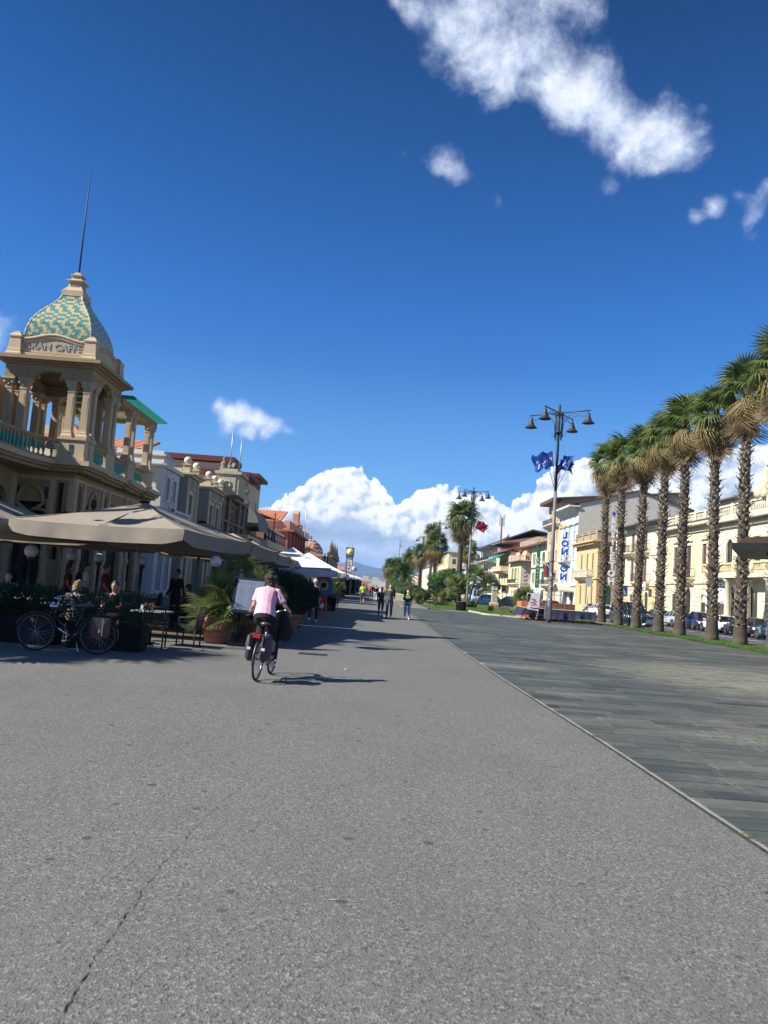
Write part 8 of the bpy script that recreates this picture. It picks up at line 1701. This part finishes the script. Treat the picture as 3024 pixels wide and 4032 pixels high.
    if hairlen: 
        for i in range(26): a = pi+pi*i/25; z = q.uniform(-.02-.10*hairlen, .02); b.ell(head+V((cos(a)*.082, -.01+sin(a)*.085, z)), q.uniform(.025, .04), 6, 5)
    remeshed(b, 'hair', hair, t, max(vox*.8, .009))
    if detail:
        for sx in (-1, 1): b = MB(); b.ell(head+fwd*.083+V((sx*.03*cl_, sx*.03*sl_, .022)), (.011, .007, .007), 6, 5); b.build('eye', m_eye, t)
        b = MB(); b.ell(head+fwd*.086+V((0, 0, -.052)), (.024, .008, .006), 8, 5); b.build('mouth', m_lip, t)
    return t
tan_ = skin((.50, .30, .20)); lt = skin((.58, .38, .28)); dk = skin((.33, .18, .11)); m_wshoe = mat('white_shoe', (.62, .62, .62), .6, .1, 6)
# cyclist -----------------------------------------------------------------
m_mint = mat('mint_frame_paint', (.10, .22, .19), .3, .2, 5, spec=.6)
cb = bicycle('touring_bicycle', 'mint green bicycle with grey panniers ridden by the person in pink', (-1.78, 12.78, 0), radians(84.5), radians(2.5), fm=m_mint, bz=1.09, bx_=.90, barw=.33, fend=m_blackm)
m_pan = mat('grey_purple_nylon', (.055, .045, .062), .7, .25, 5, .3)
for s in (-1, 1):
    b = MB(); b.loft([[V((x, s*(.075+d), z)) for x, d in ((-.24+g*1.5, .0), (-.26+g, .05), (-.22+g, .115-g), (.08-g, .115-g), (.12-g, .06), (.10-g, 0))] for z, g in ((.33, .05), (.38, .01), (.60, .0), (.73, .015), (.765, .05))]); pn = b.build('pannier', m_pan, cb)
    b = MB(); b.box(-.275, -.262, *sorted((s*.09, s*.145)), .52, .56); b.build('reflective_band', m_frame_w, pn); b = MB(); b.box(-.268, -.255, *sorted((s*.10, s*.125)), .565, .76); b.build('strap', m_dark, pn)
b = MB(); b.box(-.345, -.32, -.055, .055, .72, .78); b.build('rear_light', m_redl, cb)
SP = dict(hip=(-.01, .27, 1.03), chest=(-.03, .44, 1.34), neck=(-.04, .54, 1.51), head=(-.03, .62, 1.655))
cy_ = person('person riding a bicycle away in pink tee and black trousers with dark curly hair', (-1.78, 12.78, 0), radians(-5.5), 1.0, cloth('pink', (.66, .38, .47)), cloth('black', (.012, .012, .014)), m_wshoe, m_hairD, tan_, .36, .93, 'ride', .009,
    arms=[((-.19, .49, 1.45), (-.25, .44, 1.20), (-.335, .67, 1.12)), ((.13, .49, 1.45), (.30, .45, 1.21), (.335, .66, 1.12))],
    legs=[((-.10, .30, .99), (-.15, .70, .86), (-.13, .40, .50)), ((.10, .30, .99), (.14, .60, .66), (.145, .47, .28))], spine=SP, heavy=.99, hairlen=1.2, hair_s=1.25)
b = MB(); b.tube([(.145, .47, .37), (.145, .47, .24)], [.042, .044], 8); b.build('sock', cloth('maroon', (.10, .01, .015)), cy_)
b = MB(); b.loft([[V((.20+w_*.5*cos(a*pi/6)+off, .62+d_*sin(a*pi/6), z)) for a in range(12)] for z, w_, d_, off in ((.62, .10, .08, .10), (.66, .22, .16, .10), (.80, .26, .18, .10), (.98, .20, .15, .07), (1.12, .08, .07, .03))]); b.tube([(.25, .6, 1.1), (.20, .36, 1.25), (.13, .38, 1.44), (.12, .50, 1.51)], .011, 5); b.tube([(.23, .55, 1.08), (.165, .35, 1.25), (.15, .39, 1.44)], .009, 5)
o = remeshed(b, 'shoulder_bag', cloth('bagblack', (.010, .010, .011)), None, .010); o.location = (-1.78, 12.78, 0); o.rotation_euler = (0, 0, radians(-5.5)); tag(o, 'big black shoulder bag hanging at the right side of the cyclist', 'bag')
# walkers -----------------------------------------------------------------
jeans = cloth('jeans', (.045, .075, .13)); jeansl = cloth('light_jeans', (.19, .29, .40)); navy = cloth('navy', (.018, .022, .045)); greyt = cloth('grey', (.055, .055, .06)); greyg = cloth('greygreen', (.07, .078, .07)); blackt = cloth('black', (.012, .012, .014))
p = person('white haired person walking away in a navy jacket and dark jeans holding a paper', (-2.32, 31.8, 0), radians(-6), 1.02, navy, cloth('darkjeans', (.02, .03, .06)), m_wshoe, m_hairW, lt, .72, 1.0, 'walk', .013, ph=1)
b = MB(); b.obox((0, 0, 0), .07, .004, .10, Matrix.Rotation(.5, 3, 'Y')); tag(b.build('paper', m_frame_w, None, (-1.98, 31.75, .72)), 'folded white paper in the hand of the white haired walker', 'paper')
person('person in a lime yellow tee and brown shorts walking away', (-.73, 65.4, 0), 0, 1.04, cloth('lime', (.46, .62, .06)), cloth('brownshort', (.10, .08, .06)), m_blkpl, m_hairB, dk, .42, .52, 'walk', .016)
person('person in dark grey tee and knee length shorts walking towards the viewer, left of three', (.56, 42.4, 0), pi, .93, greyt, cloth('shortgrey', (.05, .05, .058)), m_blkpl, m_hairB, lt, .42, .56, 'walk', .013, shirt_len=.03)
p = person('tall person in grey green tee with black jacket over one shoulder, middle of three', (1.0, 41.2, 0), pi-.05, 1.05, greyg, jeans, m_blkpl, m_hairB, tan_, .45, 1.0, 'walk', .013, ph=1)
b = MB(); b.tube([(-.12, .10, 1.48), (-.15, .13, 1.35), (-.16, .13, 1.15), (-.13, .13, .98)], [.04, .06, .06, .05], 8, flat=.5); b.ell((-.17, 0, 1.42), (.09, .11, .08), 8, 6); remeshed(b, 'jacket', blackt, p, .013)
p = person('boy in a black tee with lime print and light blue jeans, right of three walkers', (1.97, 41.6, 0), pi+.05, .92, blackt, jeansl, m_wshoe, m_hairL, lt, .5, 1.0, 'walk', .013, shirt_len=.03, look=.35)
b = MB(); q = random.Random(3)
for i in range(9): x = -.12+.24*i/8; z = 1.33; b.obox((x, .137-.35*x*x, z+.005*q.random()), .017, .004, .045+q.uniform(0, .015)); b.obox((x+.008, .139-.35*x*x, z-.06-q.uniform(0, .02)), .006, .004, .03)
b.build('shirt_print', mat('lime_print', (.35, .62, .12), .7, .2, 5), p, kind='stuff')
# seated on the bench
person('dark haired person sitting on a stone bench bent over a phone in black clothes', (7.3, 88.45, 0.0), pi/2, 1.0, blackt, blackt, m_wshoe, m_hairD, lt, .45, 1.0, 'sit', .016, spine=dict(hip=(0, 0, .55), chest=(0, .14, .86), neck=(0, .25, 1.02), head=(0, .33, 1.14)))
# terrace guests
TGp = 'guests on the cafe terrace'
put_chair(-6.45, 16.95, 0.0, 'wicker chair carrying the woman in the white blouse', 'wicker chairs on the cafe terrace')
person('person with blonde bob sitting back to the viewer in a white patterned blouse', (-6.45, 17.05, 0), 0, .98, mat('white_pattern_cloth', (.55, .57, .52), .9, .7, 30, .3, rgb2=(.22, .25, .22)), cloth('beige', (.3, .26, .2)), m_blkpl, m_hairL, lt, .5, 1.0, 'sit', .013, hairlen=.9, group=TGp)
person('dark dressed person sitting opposite the white blouse', (-6.05, 18.4, 0), pi, 1.0, blackt, jeans, m_blkpl, m_hairD, dk, .7, 1.0, 'sit', .016, group=TGp)
person('person in white tee with navy backpack walking past the terrace', (-8.55, 23.2, 0), -1.2, 1.0, cloth('whitetee', (.5, .52, .58)), jeans, m_blkpl, m_hairD, tan_, .42, 1.0, 'walk', .016, group=TGp)
b = MB(); b.loft([[V((.14*cos(a*pi/5), .09*sin(a*pi/5), z))*k for a in range(10)] if False else [V((.15*k*cos(a*pi/5), .09*k*sin(a*pi/5), z)) for a in range(10)] for z, k in ((0, .6), (.05, 1), (.35, 1), (.45, .6))]); o = b.build('backpack', navy, None, (-8.72, 23.1, 1.0), rot=(0, 0, -1.2)); tag(o, 'navy backpack on the white tee walker behind the terrace', 'backpack')
person('person with long dark hair in a red top walking behind the terrace', (-9.0, 23.0, 0), -1.2, .95, cloth('darkred', (.09, .010, .010)), blackt, m_blkpl, m_hairD, dk, .3, 1.0, 'walk', .016, hairlen=2, group=TGp)
person('person in a bright red shirt behind the white blouse', (-7.75, 22.6, 0), -1.4, 1.0, cloth('brightred', (.17, .010, .012)), greyt, m_blkpl, m_hairB, dk, .42, 1.0, 'walk', .016, group=TGp)
person('person in pale blue shirt sitting at the far left table', (-9.6, 20.6, 0), pi+.2, 1.0, cloth('paleblue', (.30, .36, .44)), greyt, m_blkpl, m_hairD, tan_, .5, 1.0, 'sit', .016, group=TGp)
person('dim standing waiter shape with apron before the blue white house', (-6.0, 23.9, 0), 2.6, 1.0, blackt, blackt, m_blkpl, m_hairD, dk, .9, 1.0, 'stand', .018, group=TGp)
person('dark person sitting just left of the palm pot', (-5.0, 21.4, 0), pi/2, 1.0, blackt, blackt, m_blkpl, m_hairD, dk, .9, 1.0, 'sit', .018, group=TGp)
# far crowd: individual strollers
cols = {'red': (.38, .03, .03), 'white': (.6, .6, .6), 'black': (.015, .015, .017), 'yellow': (.6, .42, .03), 'blue': (.14, .24, .46), 'beige': (.42, .35, .24), 'pink': (.55, .25, .28), 'navy': (.018, .022, .045), 'grey': (.2, .2, .2), 'orange': (.5, .15, .03)}
crowd = [(.45, 82, 'black', 'white', 0, 'white trousers'), (-.25, 112, 'red', 'black', 0, ''), (-1.2, 104, 'orange', 'red', 1, ''), (1.15, 96, 'white', 'blue', 1, 'pushing on behind the three walkers'), (2.15, 92, 'blue', 'navy', 0, 'half hidden behind the tall man'), (2.9, 118, 'black', 'grey', 1, ''), (2.2, 125, 'yellow', 'navy', 0, ''), (1.6, 132, 'white', 'beige', 1, ''), (.2, 128, 'black', 'navy', 0, ''), (-.9, 138, 'white', 'grey', 1, ''), (.9, 145, 'pink', 'navy', 0, ''), (-.2, 150, 'red', 'beige', 1, ''),
    (1.9, 150, 'grey', 'black', 0, ''), (-1.3, 160, 'beige', 'navy', 1, ''), (.5, 168, 'white', 'black', 0, ''), (1.4, 176, 'orange', 'grey', 1, ''), (-.7, 182, 'blue', 'beige', 0, ''), (2.3, 165, 'navy', 'white', 1, ''), (.1, 200, 'red', 'navy', 0, ''), (1.0, 214, 'black', 'beige', 1, ''), (-3.6, 76, 'beige', 'black', 1, 'under the kiosk awning'), (-3.2, 88, 'yellow', 'black', 0, 'under the kiosk awning')]
q = random.Random(12)
for i, (x, y, c1_, c2_, f_, ex) in enumerate(crowd):
    person('distant stroller in a %s top and %s trousers%s' % (c1_, c2_, (', ' + ex) if ex and 'trousers' not in ex else ['', ', deep in the crowd', ', farther along the promenade'][0 if y < 120 else (1 if y < 170 else 2)]), (x, y, 0), pi*f_+q.uniform(-.2, .2), q.uniform(.93, 1.04), cloth(c1_, cols[c1_]), cloth(c2_, cols[c2_]), m_blkpl, q.choice((m_hairD, m_hairB, m_hairL)), q.choice((tan_, lt, dk)), .45, 1.0, 'walk', .03, ph=i % 2, group='strollers far down the promenade', detail=False)
# ---------------------------------------------------------------- left side, further down
t = thing('toy_ride_board', 'blue arched board with red top and yellow ring beside the white parasols', 'board', (-2.85, 45.6, 0)); f = frame((0, 0, 0), (1, 0, 0), (0, -1, 0))
b = MB(); b.prism([(-.5, .95), (.5, .95), (.56, 1.4), (.5, 1.85), (-.5, 1.85), (-.56, 1.4)], f, -.05, .05); b.build('panel', mat('toy_blue', (.02, .15, .42), .4, .1, 4), t); b = MB(); b.prism([(-.5, 1.855), (.5, 1.855), (.3, 2.05), (0, 2.14), (-.3, 2.05)], f, -.05, .06); b.box(-.25, .25, -.2, .2, 0, .95); b.build('red_trim', mat('toy_red', (.45, .02, .02), .4, .1, 4), t)
b = MB(); b.tube([(.24*cos(a*pi/8), -.07, 1.48+.24*sin(a*pi/8)) for a in range(17)], .06, 6); b.build('yellow_ring', mat('toy_yellow', (.65, .55, .05), .4, .1, 4), t); b = MB(); b.ell((0, -.06, 1.48), (.14, .02, .14), 10, 6); b.build('dark_centre', m_dark, t)
t = thing('poster_stand', 'white and pale blue advertising panel next to the toy ride board', 'poster stand', (-2.55, 50.0, 0)); b = MB(); b.box(-.36, .36, -.03, .03, .5, 2.1); b.tube([(-.3, 0, 0), (-.3, 0, .5)], .02, 5); b.tube([(.3, 0, 0), (.3, 0, .5)], .02, 5); o = b.build('panel', mat('poster_paper', (.60, .66, .70), .5, .08, 4), t); text('Bambole', .15, o, 'lettering', m_blue, face_matrix((0, -.035, 1.93), (1, 0, 0)), .002, .003); b = MB(); b.box(-.3, .3, -.034, -.031, .8, 1.7); b.build('print', mat('print_sky', (.25, .45, .60), .6, .3, 3), o)
t = thing('potted_bamboo', 'tall thin yellow green bamboo in a dark square pot by the advertising panel', 'potted plant', (-2.35, 46.6, 0)); b = MB(); b.hexa([(-.24, -.24, 0), (.24, -.24, 0), (.24, .24, 0), (-.24, .24, 0), (-.3, -.3, .8), (.3, -.3, .8), (.3, .3, .8), (-.3, .3, .8)]); b.build('pot', m_dark, t); b = MB(); q = random.Random(4); leafmass(b, (0, 0, 1.3), (.42, .42, .62), 700, .34, q, blade=True); [b.tube([(q.gauss(0, .05), 0, .8), (q.gauss(0, .25), q.gauss(0, .2), 1.8)], .008, 3) for _ in range(12)]; b.build('leaves', mat('bamboo_leaf', (.16, .19, .05), .6, .4, 3, trans=.25), t)
t = thing('shop_awning_frame', 'grey shade screen of posts under the long awning', 'screen', (-3.6, 52.6, 0)); b = MB(); [b.tube([(x, 0, 0), (x, 0, 2.3)], .035, 5) for x in (-2.2, -1.1, 0, .9, 1.35)]; b.build('post', m_post, t); b = MB(); b.box(-2.6, 1.0, .15, .2, .1, 2.2); b.build('canvas_wall', mat('cream_canvas', (.30, .26, .19), .9, .2, 2), t)
KG = 'kiosks with pale awnings down the left side'
for k, (x, y, w_, h, lb) in enumerate(((-4.7, 84, 2.3, 2.7, 'dark glass kiosk with white domed awning beyond the long awning'), (-5.0, 98, 2.3, 2.7, 'second kiosk with cream awning'), (-4.6, 116, 2.4, 2.9, 'third kiosk with white awning, goods hanging under it'), (-4.4, 136, 2.6, 2.9, 'fourth kiosk with white awning'), (-4.2, 158, 2.6, 3.0, 'fifth kiosk with white awning'), (-4.2, 185, 2.8, 3.0, 'farthest kiosk with white awning'))):
    t = thing('kiosk', lb, 'kiosk', (x, y, 0), 0, KG); b = MB(); b.box(-w_, w_*.55, 0, 7, .1, h-.35); b.build('glazed_wall', m_carg, t); b = MB()
    for xx in (-w_, -w_*.3, w_*.2, w_*.55): b.box(xx-.06, xx+.06, -.05, -.0, 0, h-.3); b.box(w_*.55, w_*.55+.05, .1+(xx+w_)*1.5, .25+(xx+w_)*1.5, 0, h-.3)
    b.box(-w_, w_*.6, -.06, .0, h-.5, h-.2); b.build('frame', m_post, t)
    b = MB(); b.loft([[V((-w_-.5+g, -1.2+g, z)), V((w_*.75-g, -1.2+g, z)), V((w_*.75-g, 7.5-g, z)), V((-w_-.5+g, 7.5-g, z))] for z, g in ((h-.3, 0), (h-.1, 0), (h+.25, .7), (h+.45, 1.5))], sm=False); b.build('awning', m_whitec, t)
    b = MB(); b.box(-w_*.5, w_*.3, -.09, -.065, .9, 1.4); b.build('notice_panel', mat('pale_panel', (.45, .46, .42), .6, .1, 4), t)
t = thing('satellite_dish', 'white satellite dish above the kiosks', 'satellite dish', (-3.0, 120, 3.0)); b = MB(); b.lathe([(.03, 0), (.26, .04), (.42, .12), (.42, .14)], (0, 0, 0), 20); o = b.build('dish', m_whitew, t); o.matrix_local = Matrix.Translation((0, 0, 1.0)) @ align((.4, -.8, .25)).to_4x4(); b = MB(); b.tube([(0, 0, 0), (0, .2, .9)], .06, 5); b.build('stand', m_post, t)
# ---------------------------------------------------------------- far town, mountains, haze
b = MB(); q = random.Random(21)
for i in range(420):
    x = q.uniform(-420, 260); y = q.uniform(1300, 2600); w_ = q.uniform(5, 12); h = q.uniform(5, 12)+max(0, (y-1500))*.012*q.random()*2; b.box(x-w_, x+w_, y, y+8, 0, h, q.randrange(3))
o = b.build('distant_town', [m_whitew, m_cream, m_tile]); o['kind'] = 'stuff'
def ridge(name, Y0, D, pts, seed, col_, amp):
    import mathutils.noise as mn
    b = MB(); nx, ny = 220, 26; xs = [p[0] for p in pts]; g = []
    def H(x):
        for (x0, h0), (x1, h1) in zip(pts, pts[1:]):
            if x0 <= x <= x1: t_ = (x-x0)/(x1-x0); t_ = t_*t_*(3-2*t_); return h0+(h1-h0)*t_
        return pts[-1][1]
    for j in range(ny+1):
        for i in range(nx+1):
            x = xs[0]+(xs[-1]-xs[0])*i/nx; v = j/ny; y = Y0+D*v; e_ = sin(pi*min(1, v*1.0)*.5)**1.3 if v < 1 else 1
            n = mn.fractal(V((x*.0016+seed, y*.0016, seed)), 1.0, 2.1, 5)*amp; z = (H(x)+n*.35)*e_ + n*(1-v)*v*2; g.append((x, y, max(-2, z)))
    b.add(g, [(j*(nx+1)+i, j*(nx+1)+i+1, (j+1)*(nx+1)+i+1, (j+1)*(nx+1)+i) for j in range(ny) for i in range(nx)], 0, True); o = b.build(name, col_); o['kind'] = 'structure'
m_mtn = mat('wooded_mountain', (.03, .05, .035), .95, .35, .004)
ridge('mountains', 6200, 1500, [(-5200, 130), (-3200, 200), (-1700, 160), (-900, 205), (-420, 180), (-175, 225), (-80, 200), (40, 176), (120, 190), (330, 212), (700, 222), (1300, 200), (2100, 225), (3000, 200), (5200, 160)], 3, m_mtn, 26)
ridge('mountain_foothills', 4600, 1100, [(-4400, 60), (-2000, 110), (-700, 70), (-120, 80), (60, 92), (260, 130), (700, 120), (1500, 150), (3000, 120), (4400, 70)], 8, m_mtn, 18)
b = MB(); b.box(-8600, 8600, -180, 8900, -1.3, 262); o = b.mesh('haze', None) if False else None
m_hz = bpy.data.materials.new('haze_air'); m_hz.use_nodes = True; t = NT(m_hz.node_tree); t.n.clear(); pv = t.new('ShaderNodeVolumePrincipled'); pv.inputs['Color'].default_value = (.38, .60, 1, 1); pv.inputs['Density'].default_value = 8.5e-5; pv.inputs['Anisotropy'].default_value = 0.0
oo = t.new('ShaderNodeOutputMaterial'); t.l.new(pv.outputs[0], oo.inputs['Volume']); b.build('haze', m_hz)['kind'] = 'stuff'
bpy.data.scenes.remove(TMP)
bpy.data.scenes.remove(TXS)
b = MB(); b.obox((0, 0, .012), .03, .02, .008, rotz(.5)); tag(b.build('paper_scrap', m_frame_w, None, (-.38, 15.35, 0)), 'tiny white paper scrap on the sunlit asphalt right of the cyclist', 'litter')
b = MB(); b.tube([(-.09, 0, .004), (-.02, .012, .006), (.05, -.004, .005), (.10, .006, .004)], .0014, 4); tag(b.build('twig', m_kerb, None, (-.02, 4.28, 0)), 'thin pale twig lying on the near asphalt', 'twig')
